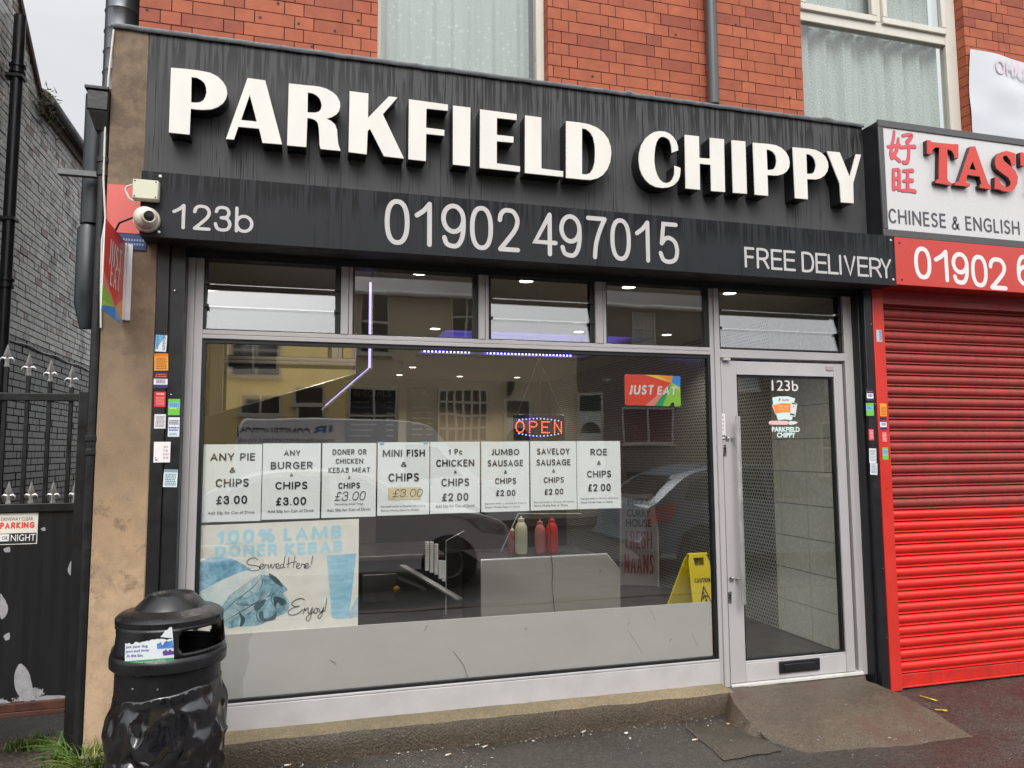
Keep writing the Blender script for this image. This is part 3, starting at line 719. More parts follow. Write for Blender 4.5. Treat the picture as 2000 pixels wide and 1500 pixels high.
# ------------------------------------------------------------------ shop window and door
SH = thing('shop_window', 'big grey framed chip shop window with posters and small panes along its top', 'shop window', (1.0, .03, .13))
HEAD = 2.66
b = MB()
b.box(-.612, -.572, 0, .07, .12, HEAD); b.box(-.568, -.527, .003, .07, .12, HEAD); b.box(-.573, -.567, .008, .07, .12, HEAD)
b.box(2.575, 2.602, .006, .07, .10, HEAD); b.box(2.602, 2.640, -.006, .07, .095, HEAD)
b.box(-.527, 2.575, .002, .07, 2.217, 2.24); b.box(-.527, 2.575, .006, .07, 2.242, 2.266)
b.box(3.618, 3.652, 0, .07, .09, HEAD); b.box(3.655, 3.70, .006, .07, .09, HEAD); b.box(3.651, 3.656, .012, .07, .09, HEAD)
b.box(2.640, 3.618, .002, .07, 2.203, 2.257)
b.build('frame', FRAME, SH, bevel=.003)
for xa, xb in ((.205, .272), (1.014, 1.078), (1.768, 1.842)):
    b = MB(); b.box(xa, xb-.024, .001, .07, 2.266, HEAD); b.box(xb-.022, xb, .004, .07, 2.266, HEAD); b.build('mullion', FRAME, SH, bevel=.003)
b = MB(); b.box(-.527, 2.575, .0, .07, .125, .262); b.box(-.527, 2.575, .004, .07, .264, .277); b.build('bottom_rail', FRAME_D, SH, bevel=.003)
b = MB()
b.box(-.527, 2.575, .012, .05, 2.195, 2.217); b.box(-.527, -.507, .012, .05, .277, 2.195); b.box(2.555, 2.575, .012, .05, .277, 2.195); b.box(-.507, 2.555, .012, .05, .277, .293)
for xa, xb in ((-.527, .205), (.272, 1.014), (1.078, 1.768), (1.842, 2.575), (2.640, 3.618)):
    b.box(xa, xa+.012, .02, .06, 2.266, HEAD); b.box(xb-.03, xb, .02, .06, 2.266, HEAD); b.box(xa+.012, xb-.03, .02, .06, 2.266, 2.274)
b.build('gasket', GASKET, SH)
b = MB(); b.box(-.507, 2.555, .030, .036, .293, 2.195); b.build('pane', GLASS, SH)
b = MB(); b.box(-.507, 2.545, .0365, .05, .293, .628); b.build('infill_panel', FILM, SH)
scr = M('scratch', '6b6966', .6); b = MB()
for pts, wd in (([(885, 1272), (905, 1298), (914, 1325)], .0035), ([(830, 1224), (835, 1222), (828, 1232)], .003), ([(645, 1289), (655, 1296)], .004), ([(1225, 1230), (1240, 1252), (1254, 1276)], .0016), ([(1228, 1215), (1225, 1220)], .003), ([(852, 1326), (852, 1332)], .003), ([(1270, 1190), (1280, 1212)], .0014), ([(1350, 1235), (1362, 1262)], .0014), ([(1345, 1290), (1348, 1281)], .004), ([(1310, 1247), (1307, 1252)], .003), ([(1028, 1229), (1025, 1227)], .005)):
    P = [at(x, y, .036) for x, y in pts]; stroke(b, [(p.x, p.z) for p in P], wd, lambda u, v: Vector((u, .0295, v)))
b.build('scratch', scr, SH)
for k, (xa, xb) in enumerate(((-.515, .175), (.284, .984), (1.09, 1.738), (1.854, 2.545), (2.652, 3.588))):
    if k in (1, 3):
        b = MB(); b.box(xa, xb, .030, .036, 2.274, HEAD); b.build('top_pane', GLASS, SH)
    else:
        for i, (za, zb, tl) in enumerate(((2.274, 2.405, .020), (2.395, 2.53, .024), (2.52, 2.66, .020))):
            b = MB(); b.hexa([(xa, .030-tl/2, za), (xb, .030-tl/2, za), (xb, .036-tl/2, za), (xa, .036-tl/2, za), (xa, .030+tl/2, zb), (xb, .030+tl/2, zb), (xb, .036+tl/2, zb), (xa, .036+tl/2, zb)])
            b.build('louvre_blade', GLASS, SH)
        b = MB()
        for x in (xa-.004, xb):
            b.box(x, x+.008, .012, .06, 2.274, HEAD)
            for z in (2.40, 2.525): b.box(x-.004, x+.018, .002, .055, z-.008, z+.008)
        b.build('louvre_channel', GASKET, SH)
b = MB(); b.box(-.61, 3.70, .0, .09, 2.66, 2.74); b.build('head_board', SOFFIT, SH)
DR = thing('shop_door', 'grey framed glass chip shop door with long steel pull handle', 'door', (3.1, .03, .12))
b = MB(); b.box(2.645, 2.758, -.004, .045, .122, 2.18); b.box(3.518, 3.588, -.004, .045, .122, 2.18); b.build('stile', FRAME, DR, bevel=.003)
b = MB(); b.box(2.7585, 3.5175, -.002, .045, 2.09, 2.18); b.box(2.7585, 3.5175, -.002, .045, .122, .238); b.box(2.7585, 3.5175, .001, .045, .238, .25); b.build('rail', FRAME_D, DR, bevel=.003)
b = MB(); b.box(2.7585, 2.772, .008, .04, .25, 2.09); b.box(3.502, 3.5175, .008, .04, .25, 2.09); b.box(2.772, 3.502, .008, .04, 2.076, 2.09); b.box(2.772, 3.502, .008, .04, .25, .262); b.build('gasket', GASKET, DR)
b = MB(); b.box(2.772, 3.502, .022, .028, .262, 2.076); b.build('pane', GLASS, DR)
b = MB(); b.box(2.645, 3.64, -.02, .05, .098, .118); b.build('threshold', M('threshold_strip', 'cfcdc8', .4, var=.1, vs=12), DR, bevel=.003)
h0, h1 = at(1440, 813, -.07), at(1453, 1180, -.07); hx = (h0.x+h1.x)/2
b = MB(); b.tube([(hx, -.07, h1.z), (hx, -.07, h0.z)], .0165, 16); hd = b.build('handle', M('satin_steel', 'd8d6d2', .38, .9, .05, 9), DR)
b = MB()
for z in (h0.z-.14, h1.z+.15): b.tube([(hx-.006, -.07, z), (hx-.006, -.002, z)], .011, 12); b.lathe([(.0, -.012), (.014, -.011), (.016, -.003), (.016, 0)], (hx-.045, -.004, z), 14, axis=(0, 1, 0))
b.build('bracket', CHROME, hd)
for px, py in ((1415, 879), (1425, 1166)):
    p = at(px, py, -.004); b = MB()
    b.prism([(p.x+.012*math.cos(a), -.004, p.z+(.026 if math.sin(a) > 0 else -.026)+.012*math.sin(a)) for a in [2*math.pi*i/16+.01 for i in range(16)]], (0, -.006, 0))
    lk = b.build('lock', STEEL, DR, bevel=.0015)
    b = MB(); b.lathe([(.007, 0), (.007, -.002)], (p.x, -.0102, p.z+.010), 12, axis=(0, 1, 0)); b.box(p.x-.003, p.x+.003, -.0121, -.010, p.z-.02, p.z+.005); b.build('keyhole', GASKET, lk)
a0, a1 = at(1521, 1296, -.004), at(1597, 1305, -.004)
b = MB(); b.box(2.998, 3.305, -.014, -.002, .155, .232); lb = b.build('letterbox', BLACK, DR, bevel=.005)
b = MB(); b.box(3.03, 3.272, -.022, -.0145, .172, .215); b.build('flap', BLACK, lb, bevel=.006)
for x in (3.014, 3.289): b = MB(); b.lathe([(.006, 0), (.006, -.003), (0, -.004)], (x, -.0142, .193), 10, axis=(0, 1, 0)); b.build('screw', IRON, lb)
b = MB(); b.box(3.455, 3.513, -.008, -.0025, 2.135, 2.162); b.build('maker_plate', M('maker_plate', 'a89a9b', .5), DR)
b = MB(); b.box(2.65, 2.70, -.03, .0, 2.18, 2.198); b.build('closer_arm', FRAME, DR)
# ------------------------------------------------------------------ shutter box with the phone number
FB = thing('shutter_box', 'long black shutter box with silver 123b, phone number and FREE DELIVERY under the shop sign', 'shutter box', (1.5, -.14, 2.68))
b = MB(); b.prism([(-.80, -.27, 2.688), (-.80, -.275, 3.02), (-.80, -.10, 3.02), (-.80, .0, 2.745), (-.80, .0, 2.70)], (4.62, 0, 0)); b.build('casing', SOFFIT, FB)
b = MB(); b.box(-.802, 3.822, -.2785, -.2755, 2.686, 3.024); b.box(-.802, 3.822, -.2755, -.18, 3.022, 3.025); b.build('front_panel', FASCIA, FB)
for px, py in ((313, 344), (310, 453), (1740, 469), (1745, 546)):
    p = at(px, py, -.28); b = MB(); b.lathe([(.0, -.005), (.006, -.003), (.008, 0)], (p.x, -.279, p.z), 12, axis=(0, 1, 0)); b.build('rivet', WHITE, FB)
y = -.2795
b = MB(); px_glyphs(b, '123b', [(278, 475), (590, 862), (905, 1172), (1222, 1502)], lambda x: 380+(520+(x-357)*.47)/7.692, lambda x: 380+(138+(x-357)*.42)/7.692, .0165, y, 300, 380, 7.692); b.build('house_number', SILVER, FB)
b = MB(); px_glyphs(b, '01902', [(38, 200), (232, 345), (405, 565), (593, 743), (773, 918)], lambda x: 380+(328+(x-777)*.205)/3.333, lambda x: 380+(30+(x-777)*.27)/3.333, .0265, y, 740, 380, 3.333)
px_glyphs(b, '497015', [(1003, 1163), (1175, 1320), (1350, 1485), (1507, 1640), (1668, 1763), (1820, 1953)], lambda x: 380+(400+(x-1065)*.215)/3.333, lambda x: 380+(115+(x-1065)*.27)/3.333, .0265, y, 740, 380, 3.333); b.build('phone_number', SILVER, FB)
b = MB(); px_glyphs(b, 'FREEDELIVERY', [(88, 212), (236, 388), (412, 550), (568, 712), (785, 938), (955, 1098), (1107, 1235), (1245, 1290), (1305, 1447), (1467, 1602), (1612, 1760), (1750, 1882)],
    lambda x: 460+(392+(x-1458)*.48)/6.25, lambda x: 460+(138+(x-1458)*.53)/6.25, .0165, y, 1440, 460, 6.25); b.build('delivery_lettering', SILVER, FB)
# ------------------------------------------------------------------ the big sign
SG = thing('shop_sign', 'black PARKFIELD CHIPPY sign with raised white letters across the shop front', 'sign', (1.5, -.05, 3.02))
b = MB(); b.box(-.826, 1.876, -.1, 0, 3.03, 3.866); b.box(1.880, 3.765, -.1, 0, 3.03, 3.866); b.box(1.876, 1.880, -.097, 0, 3.03, 3.866); b.build('panel', PANEL, SG)
b = MB(); n = 120; A = []
for i in range(n+1):
    x = -1.012+4.785*i/n; j = .004*noise.noise(Vector((x*9, 0, 0)))+.003*noise.noise(Vector((x*31, 2, 0)))
    k = .02 if abs(x-2.0) < .05 or abs(x-3.46) < .05 else 0
    A.append([b.bm.verts.new(q) for q in ((x, -.112, 3.848+j), (x, -.114, 3.872+j+k*random.random()), (x, -.06, 3.885+j*1.5+k*random.random()), (x, .004, 3.93+j*2))])
for i in range(n):
    for k in range(3): b.bm.faces.new([A[i][k], A[i+1][k], A[i+1][k+1], A[i][k+1]])
b.build('lead_flashing', LEAD, SG, solid=.004)
LET = [  # outlines traced from the photograph: (zoom origin and scale, outline, hole)
 ((320, 110, 6.6667), [(93,147),(300,164),(450,183),(600,212),(700,262),(770,330),(812,400),(826,480),(810,550),(770,610),(700,660),(620,688),(520,695),(420,690),(350,680),(335,1018),(65,990)], [(360,267),(430,278),(490,310),(530,350),(550,410),(555,470),(540,530),(510,575),(470,598),(420,602),(355,598)]),
 ((320, 110, 6.6667), [(1090,282),(1320,312),(1540,1145),(1285,1125),(1240,940),(970,915),(912,1082),(808,1075)], [(1118,500),(1210,850),(1005,828)]),
 ((600, 140, 6.6667), [(-238.8,152),(0,178),(100,186),(170,197),(250,220),(330,265),(390,320),(425,390),(430,450),(415,510),(380,555),(320,590),(250,610),(310,640),(365,690),(390,760),(395,850),(405,940),(420,990),(438,1030),(175,1005),(160,950),(158,850),(150,720),(135,660),(100,625),(50,608),(3,600),(-12,980),(-262,958)], [(8,268),(70,280),(120,305),(160,345),(182,400),(188,440),(178,490),(150,520),(100,533),(5,530)]),
 ((600, 140, 6.6667), [(553,252),(797,283),(792,600),(1065,320),(1175,335),(985,553),(1260,1130),(1000,1100),(818,742),(788,770),(775,1075),(538,1045)], None),
 ((600, 140, 6.6667), [(1325,358),(1833,428),(1833,508),(1553,478),(1548,728),(1787,758),(1785,833),(1550,808),(1545,1163),(1318,1138)], None),
 ((900, 180, 6.25), [(-95.6,162),(118,188),(112,905),(-95.6,882)], None),
 ((900, 180, 6.25), [(235,208),(683,268),(682,340),(442,313),(440,520),(645,543),(643,615),(440,598),(440,868),(724,905),(723,973),(232,922)], None),
 ((900, 180, 6.25), [(785,283),(983,308),(985,932),(1250,965),(1250,1033),(783,985)], None),
 ((900, 180, 6.25), [(1285,352),(1450,370),(1560,390),(1660,430),(1740,490),(1800,570),(1830,660),(1838,750),(1825,850),(1790,940),(1735,1010),(1670,1050),(1590,1070),(1500,1065),(1285,1045)], [(1480,440),(1530,450),(1580,490),(1615,550),(1635,640),(1640,740),(1635,850),(1615,930),(1580,985),(1530,1005),(1480,1000)]),
 ((1220, 230, 7.6923), [(806,488),(800,420),(775,350),(735,290),(680,240),(610,208),(530,200),(450,212),(380,250),(310,310),(250,410),(218,530),(212,640),(228,760),(260,850),(310,930),(380,995),(470,1040),(570,1053),(660,1045),(740,1010),(800,950),(830,880),(840,800),(838,752),(748,718),(750,770),(748,850),(720,920),(680,965),(630,980),(580,972),(530,930),(490,860),(460,760),(448,660),(448,560),(460,450),(480,370),(510,315),(550,285),(590,285),(640,305),(675,340),(695,390),(705,450),(710,525)], None),
 ((1220, 230, 7.6923), [(903,255),(1118,278),(1123,603),(1285,613),(1280,300),(1493,322),(1510,1115),(1303,1098),(1293,705),(1128,688),(1133,1080),(918,1060)], None),
 ((1220, 230, 7.6923), [(1607,335),(1815,355),(1838,1140),(1630,1125)], None),
 ((1440, 250, 7.6923), [(235,220),(480,240),(580,258),(660,295),(730,360),(775,440),(788,520),(780,590),(745,650),(690,690),(610,712),(540,712),(455,705),(465,1018),(265,1000)], [(440,320),(490,330),(540,360),(575,410),(590,480),(585,550),(565,600),(530,625),(455,630)]),
 ((1440, 250, 7.6923), [(833,288),(1080,310),(1180,330),(1260,370),(1325,430),(1362,510),(1370,580),(1355,650),(1315,710),(1250,755),(1180,772),(1050,765),(1062,1070),(870,1053)], [(1038,388),(1090,398),(1135,430),(1165,480),(1180,540),(1178,600),(1160,655),(1130,685),(1048,688)]),
 ((1440, 250, 7.6923), [(1347,347),(1540,365),(1690,735),(1783,393),(1860,400),(1742,830),(1750,1130),(1560,1115),(1540,830)], None)]
RET = M('black_letter_return', '19191b', .3, var=.1)
LY = -.21
for (ox, oy, sc), outl, hole in LET:
    f = lambda q: at(ox+q[0]/sc, oy+q[1]/sc, LY)
    P = [f(q) for q in outl]; H = [[f(q) for q in hole]] if hole else []
    b = MB(); b.prism([p+Vector((0, .007, 0)) for p in P], (0, .1025, 0), [[p+Vector((0, .007, 0)) for p in h] for h in H]); lt = b.build('letter', RET, SG)
    b = MB(); b.prism(P, (0, .0069, 0), H); b.build('letter_face', LETTER, lt)
# ------------------------------------------------------------------ posters taped inside the window
PY = .042
LIL = M('blue_tape', '8fb0cf', .5)
def lines(mb, rows, x0, z1, wd, ht, y):
    for s, v, h, u, *cx in rows:
        p_ = (x0+wd*(cx[0] if cx else .5), y, z1-v*ht)
        if all(ch in GW for ch in s): put_caps(mb, s, p_, UX, UZ, u*wd, h*ht, .185 if h > .045 else .15)
        else: put_text(mb, s, p_, UX, UZ, u*wd, h*ht, .0)
ADD = 'Add 50p for Can of Drink'; SV = ('Served with a choice of Curry', 'Sauce, Mushy Peas or Gravy')
POST = [
 (398, 512.3, 868, 'white poster reading ANY PIE & CHIPS £3.00 in the shop window', [('ANY PIE', .165, .10, .765), ('&', .335, .07, .10), ('CHIPS', .50, .105, .565), ('£3.00', .72, .108, .525), (ADD, .89, .05, .80)], 0),
 (514, 626.7, 866, 'white poster reading ANY BURGER & CHIPS £3.00 in the shop window', [('ANY', .128, .075, .285), ('BURGER', .295, .10, .725), ('&', .42, .037, .055), ('CHIPS', .56, .10, .55), ('£3.00', .765, .105, .52), (ADD, .90, .05, .80)], 0),
 (630, 735, 865.5, 'white poster reading DONER OR CHICKEN KEBAB MEAT with handwritten £3.00', [('DONER OR', .12, .075, .63), ('CHICKEN', .245, .07, .51), ('KEBAB MEAT', .365, .07, .77), ('&', .465, .04, .05), ('CHIPS', .575, .08, .40), ('(Served in Small Tray)', .825, .034, .53), (ADD, .905, .05, .81)], 1),
 (738, 838.7, 864, 'white poster reading MINI FISH & CHIPS with price on yellow tape', [('MINI FISH', .15, .10, .82), ('&', .305, .07, .11), ('CHIPS', .485, .115, .59), (SV[0], .88, .032, .86), (SV[1], .935, .036, .73, .435)], 2),
 (840.5, 937, 863, 'white poster reading 1 Pc CHICKEN & CHIPS £2.00 in the shop window', [('1 Pc', .14, .08, .28), ('CHICKEN', .30, .10, .77), ('&', .425, .042, .055), ('CHIPS', .57, .11, .56), ('£2.00', .775, .11, .53), (ADD, .905, .05, .80)], 0),
 (940, 1033, 862.5, 'white poster reading JUMBO SAUSAGE & CHIPS £2.00 in the shop window', [('JUMBO', .15, .09, .58), ('SAUSAGE', .31, .09, .74), ('&', .435, .05, .06), ('CHIPS', .565, .085, .44), ('£2.00', .735, .085, .41), (SV[0], .885, .032, .86), (SV[1], .935, .036, .73, .435)], 0),
 (1035.5, 1125, 861.8, 'white poster reading SAVELOY SAUSAGE & CHIPS £2.00 in the shop window', [('SAVELOY', .15, .09, .71), ('SAUSAGE', .31, .09, .74), ('&', .435, .05, .06), ('CHIPS', .565, .085, .44), ('£2.00', .735, .085, .41), (SV[0], .885, .032, .86), (SV[1], .935, .036, .73, .435)], 0),
 (1126, 1211, 861.5, 'white poster reading ROE & CHIPS £2.00 in the shop window', [('ROE', .165, .10, .38), ('&', .325, .06, .085), ('CHIPS', .49, .10, .55), ('£2.00', .69, .11, .52), (SV[0], .85, .032, .86), (SV[1], .905, .036, .73, .435)], 0)]
for pa, pb, ptop, lab, rows, kind in POST:
    p, q = at(pa, ptop, PY), at(pb, ptop, PY); x0, x1, z1 = p.x, q.x, p.z; wd, ht = x1-x0, .418
    t = thing('poster', lab, 'poster', ((x0+x1)/2, PY, z1-ht), 'price posters in the window')
    b = MB(); n = 6
    vs = [[b.bm.verts.new((x0+wd*i/n, PY+.002*noise.noise(Vector((x0*9+i*.6, j*.5, 3))), z1-ht*j/n)) for i in range(n+1)] for j in range(n+1)]
    for j in range(n):
        for i in range(n): b.bm.faces.new([vs[j][i], vs[j][i+1], vs[j+1][i+1], vs[j+1][i]])
    b.build('sheet', PAPER, t, smooth=True)
    b = MB(); lines(b, rows, x0, z1, wd, ht, PY-.003)
    if kind:
        cz, gh, g0 = (z1-.715*ht, .05, x0+.24*wd) if kind == 1 else (z1-.70*ht, .045, x0+.30*wd)
        for ch, gw in zip('£3.00', (.034, .034, .012, .034, .032)):
            glyph(b, ch, g0, g0+gw, cz-gh/2, cz+gh/2, .0042, lambda u, v, k: Vector((u, PY-.003-.0001*k, v)), .18); g0 += gw+.006
    b.build('lettering', INK, t)
    if kind == 2:
        b = MB(); rect(b, x0+.2*wd, x0+.83*wd, z1-.79*ht, z1-.62*ht, PY-.0022); b.build('tape', M('masking_tape', 'd9c99a', .6), t)
        b = MB(); rect(b, x0+.01, x0+.035, z1-.015, z1+.004, PY-.0022); rect(b, x1-.035, x1-.01, z1-.012, z1+.005, PY-.0022); b.build('corner_tape', LIL, t)
# faded kebab poster
def print_mat(name, c0, c1, sc=9, bands=None):
    m, n, p, o = nodes(name)
    z = tex(n, sc, 6, bands or (1, 1, 1), .7); z2 = tex(n, sc*4, 4)
    c = mix(n, ramp(n, z.outputs[0], [(.34, 0), (.66, 1)]).outputs[0], lin(c0), lin(c1)); c = mix(n, .25, c, ramp(n, z2.outputs[0], [(.3, .7), (.7, 1.2)]).outputs[0], 'MULTIPLY')
    n.links.new(c, p.inputs['Base Color']); p.inputs['Roughness'].default_value = .55; return m
KB = thing('kebab_poster', 'sun faded blue poster reading 100% LAMB DONER KEBAB Served Here! Enjoy!', 'poster', (-.1, PY, .63))
kp = lambda x, y, d=0: at(380+x/3.75, 850+y/3.75, PY)+Vector((0, -d, 0))     # zoomed place on the poster -> point on its sheet
b = MB(); b.prism([kp(*q) for q in ((33, 662), (1204, 612), (1196, 1402), (1000, 1418), (700, 1440), (440, 1452), (232, 1470), (20, 1478))], (0, .0006, 0)); b.build('sheet', print_mat('faded_print', 'e6e2d6', 'f2efe5', 3, (1, 1, 3)), KB)
def poly(mb, pts, d): mb.prism([kp(x, y, d) for x, y in pts], (0, .0003, 0))
b = MB(); poly(b, smoothpts([(28, 960), (90, 905), (230, 895), (310, 920), (380, 960), (440, 1000), (360, 1060), (200, 1100), (90, 1140), (28, 1150)], True, 4), .0008); b.build('print_cloth', print_mat('print_blue', '4689ab', 'b4ddef', 9), KB)
b = MB(); poly(b, smoothpts([(200, 1240), (340, 1110), (470, 1030), (570, 1030), (640, 1085), (680, 1130), (650, 1160), (690, 1210), (680, 1290), (600, 1330), (470, 1390), (330, 1400), (230, 1405)], True, 4), .0010); b.build('print_filling', print_mat('print_filling', '3d6a7c', 'b4dbe6', 14), KB)
b = MB(); poly(b, [(40, 1145), (180, 1070), (330, 1005), (470, 960), (555, 990), (500, 1012), (400, 1050), (320, 1110), (250, 1180), (195, 1260), (120, 1290), (40, 1300)], .0012); b.build('print_bread', print_mat('print_pale', 'd2e3e4', 'f6f4ea', 3), KB)
b = MB()
poly(b, smoothpts([(330, 1120), (420, 1060), (490, 1020), (495, 1100), (470, 1150), (400, 1140), (330, 1135)], True, 4), .0014)
poly(b, smoothpts([(262, 1180), (330, 1120), (390, 1130), (410, 1170), (370, 1190), (345, 1180), (300, 1230), (340, 1245), (430, 1235), (540, 1140), (550, 1165), (470, 1230), (380, 1280), (290, 1270)], True, 4), .0016)
poly(b, [(205, 1300), (260, 1260), (330, 1290), (420, 1240), (520, 1190), (560, 1185), (480, 1240), (380, 1310), (290, 1330), (215, 1390)], .0018); b.build('print_wrap', print_mat('print_grey', '86a6ad', 'd2e5e6', 6), KB)
b = MB()
for pts in ([(210, 1300), (300, 1210), (420, 1120), (490, 1040)], [(215, 1370), (300, 1315), (430, 1240), (560, 1160)], [(300, 1230), (350, 1245), (440, 1232), (545, 1140)], [(330, 1290), (360, 1350), (345, 1398)], [(470, 1250), (455, 1330), (490, 1380)], [(600, 1130), (560, 1200), (600, 1270)], [(490, 1020), (495, 1090), (470, 1145)]):
    stroke(b, [tuple(kp(*q).xz) for q in smoothpts(pts)], .004, lambda u, v: Vector((u, PY-.0020, v)), taper=lambda t: .25+.9*math.sin(math.pi*t))
for pts in ([(325, 1300), (352, 1318), (372, 1350), (352, 1395), (330, 1398), (338, 1350)], [(470, 1300), (500, 1290), (512, 1340), (560, 1330), (600, 1295), (590, 1345), (520, 1362), (480, 1350)], [(580, 1185), (640, 1190), (676, 1225), (640, 1250), (610, 1225), (590, 1262)], [(545, 1010), (610, 1050), (650, 1110), (600, 1090), (560, 1050)], [(440, 1240), (520, 1200), (500, 1250), (450, 1290)]): poly(b, smoothpts(pts, True, 4), .0019)
b.build('print_shadow', print_mat('print_dark', '2d454d', '51707a', 9), KB)
b = MB(); poly(b, [(968, 880), (1185, 865), (1130, 1335), (1085, 1345), (1040, 1345), (1005, 1335)], .0008); b.build('print_cup', print_mat('print_cup', '84bcd4', 'b8dfee', 10, (1, 1, 3)), KB)
b = MB(); poly(b, [(1135, 1290), (1197, 1175), (1196, 1330), (1130, 1345)], .0007); b.build('print_cup_shade', print_mat('print_shade', '8fb4c4', 'c8d9de', 5), KB)
PB = M('print_letter_blue', 'b0dfee', .5, var=.04); b = MB()
for s, (xa, ya), (xb, yb), h in (('100%', (165, 750), (590, 732), 105), ('LAMB', (652, 728), (1075, 705), 100), ('DONER', (150, 852), (605, 838), 92), ('KEBAB', (662, 836), (1082, 812), 92)):
    p, q = kp(xa, ya, .001), kp(xb, yb, .001); put_caps(b, s, (p+q)/2, q-p, UZ, (q-p).length, h/3.75*.0027, .235, gap=.16)
b.build('lettering', PB, KB)
b = MB()
SCRIPT = [
 [(462,912),(440,897),(405,905),(383,930),(397,947),(440,953),(474,965),(470,985),(430,993),(390,985)], [(474,968),(500,961),(504,946),(489,944),(478,965),(490,981),(510,970),(520,946),(527,953),(541,949),(538,974),(552,968),(562,945),(570,976),(588,945),(598,948),(598,966),(616,956),(616,942),(602,944),(596,967),(611,979),(628,968)],
 [(650,947),(634,948),(627,966),(640,973),(653,945),(663,884)], [(658,925),(650,962),(666,970)], [(692,893),(683,972)], [(737,884),(723,970)], [(676,946),(705,934),(746,926)], [(745,962),(765,953),(765,938),(751,941),(746,965),(759,976),(776,966),(787,940),(794,949),(807,945),(803,971),(815,962),(831,951),(829,936),(816,941),(811,965),(826,974),(840,960)], [(866,884),(855,945)], [(850,961),(849,964)],
 [(806,1206),(780,1194),(735,1209),(711,1236),(736,1253),(768,1250),(725,1262),(689,1286),(690,1309),(722,1316),(765,1300),(792,1272)], [(796,1306),(808,1264),(810,1285),(830,1262),(832,1300),(846,1296),(863,1262),(850,1330),(832,1361),(817,1345),(836,1315),(878,1292)], [(886,1269),(872,1289),(884,1304),(902,1286),(893,1268),(912,1273),(917,1294),(933,1287),(946,1259),(931,1320),(912,1343),(904,1325),(925,1300),(958,1278)], [(969,1194),(958,1268)], [(952,1289),(951,1292)]]
for k, pts in enumerate(SCRIPT): stroke(b, [tuple(kp(*q).xz) for q in smoothpts(pts)], .0036, lambda u, v, k=k: Vector((u, PY-.0022-.0001*k, v)))
b.build('script_lettering', INK, KB)
# ------------------------------------------------------------------ JUST EAT marks
JR, JY, JO, JB_, JG, JL, JP, JT = [M('je_'+c, c, .4, var=.03) for c in ('e2402c', 'f5c542', 'f3952f', '2f8fe0', '8cc63f', 'b7d84b', 'e8877c', '159a62')]
JX = thing('window_sticker', 'red and green JUST EAT sticker with coloured wedges inside the window beside the door', 'sticker', (2.15, .04, 1.88))
jz = lambda x, y, d=0: at(1190+x/6.817, 700+y/6.818, .0385)-Vector((0, d, 0))
def jp(name, m, pts, d=0): b = MB(); b.prism([jz(x, y, d) for x, y in pts], (0, .0005, 0)); b.build(name, m, JX)
jp('base', JR, [(203, 222), (215, 210), (470, 217), (830, 325), (480, 628), (225, 622), (208, 605)])
jp('yellow_wedge', JY, [(470, 217), (650, 223), (830, 325)]); jp('orange_wedge', JO, [(650, 223), (845, 232), (830, 325)]); jp('blue_wedge', JB_, [(845, 232), (935, 235), (948, 250), (945, 385), (830, 325)])
jp('lime_wedge', JL, [(945, 385), (947, 460), (830, 325)]); jp('green_wedge', JG, [(947, 460), (955, 625), (940, 642), (868, 640), (865, 600), (845, 582), (820, 600), (805, 637), (710, 634), (830, 325)])
jp('teal_wedge', JT, [(710, 634), (600, 631), (830, 325)]); jp('pink_wedge', JP, [(600, 631), (480, 628), (830, 325)])
b = MB()
for s, (xa, ya), (xb, yb), h in (('JUST', (258, 420), (598, 418), 125), ('EAT', (635, 428), (898, 432), 112)):
    p, q = jz(xa, ya, .001), jz(xb, yb, .001); put_caps(b, s, (p+q)/2, q-p, UZ, (q-p).length*.95, h/6.818*.0034, .21, .14)
b.build('lettering', WHITEV, JX)
# projecting JUST EAT sign on the pier
t = thing('projecting_sign', 'red JUST EAT sign with coloured wedges sticking out from the brown pier', 'sign', (-.98, -.25, 2.30))
sx = -.899
sp_ = lambda x, y, d=0: atx(180+x/6.25, 400+y/6.25, sx)+Vector((d, 0, 0))
Y0, Y1 = atx(202, 520, sx).y, -.115; ZT, ZB = atx(205, 425, sx).z, atx(199, 605, sx).z
def sq(u, v, d=0): return Vector((sx+d, Y0+(Y1-Y0)*u, ZT-(ZT-ZB)*v))       # u towards the wall, v down
b = MB(); b.box(sx-.006, sx, Y0, Y1, ZB, ZT); b.build('board', WHITE, t, bevel=.002)
def sw(name, m, pts, d=.0006): b = MB(); b.face([sq(u, v, d) for u, v in pts]); b.build(name, m, t)
sw('red_face', JR, [(0, 0), (1, 0), (1, .69), (.62, .86), (.02, .57)]); sw('pink_wedge', JP, [(.02, .57), (.62, .86), (0, .71)]); sw('green_wedge', JG, [(0, .71), (.62, .86), (0, .89)])
sw('lime_wedge', JL, [(0, .89), (.62, .86), (.14, .93), (0, .96)]); sw('blue_wedge', JB_, [(.14, .93), (.62, .86), (.62, 1.0), (0, 1), (0, .96)]); sw('pale_blue_wedge', M('je_pale', '5bb5e8', .4), [(.62, .86), (1, 1), (.62, 1)]); sw('orange_wedge', JO, [(.62, .86), (1, .69), (1, 1)])
b = MB(); put_caps(b, 'JUST', sq(.53, .30, .0014), (0, 1, 0), UZ, .245, .125, .17, .06, .2); put_caps(b, 'EAT', sq(.55, .53, .0014), (0, 1, 0), UZ, .19, .12, .17, .06, .2); b.build('lettering', WHITEV, t)
b = MB(); b.box(sx, sx+.036, Y1+.005, -.101, ZB+.02, ZT-.01); b.box(sx, sx+.012, Y1-.012, Y1+.004, ZB+.02, ZT-.01); b.build('bracket', M('sign_bracket', 'cfd0d2', .35), t, bevel=.002)
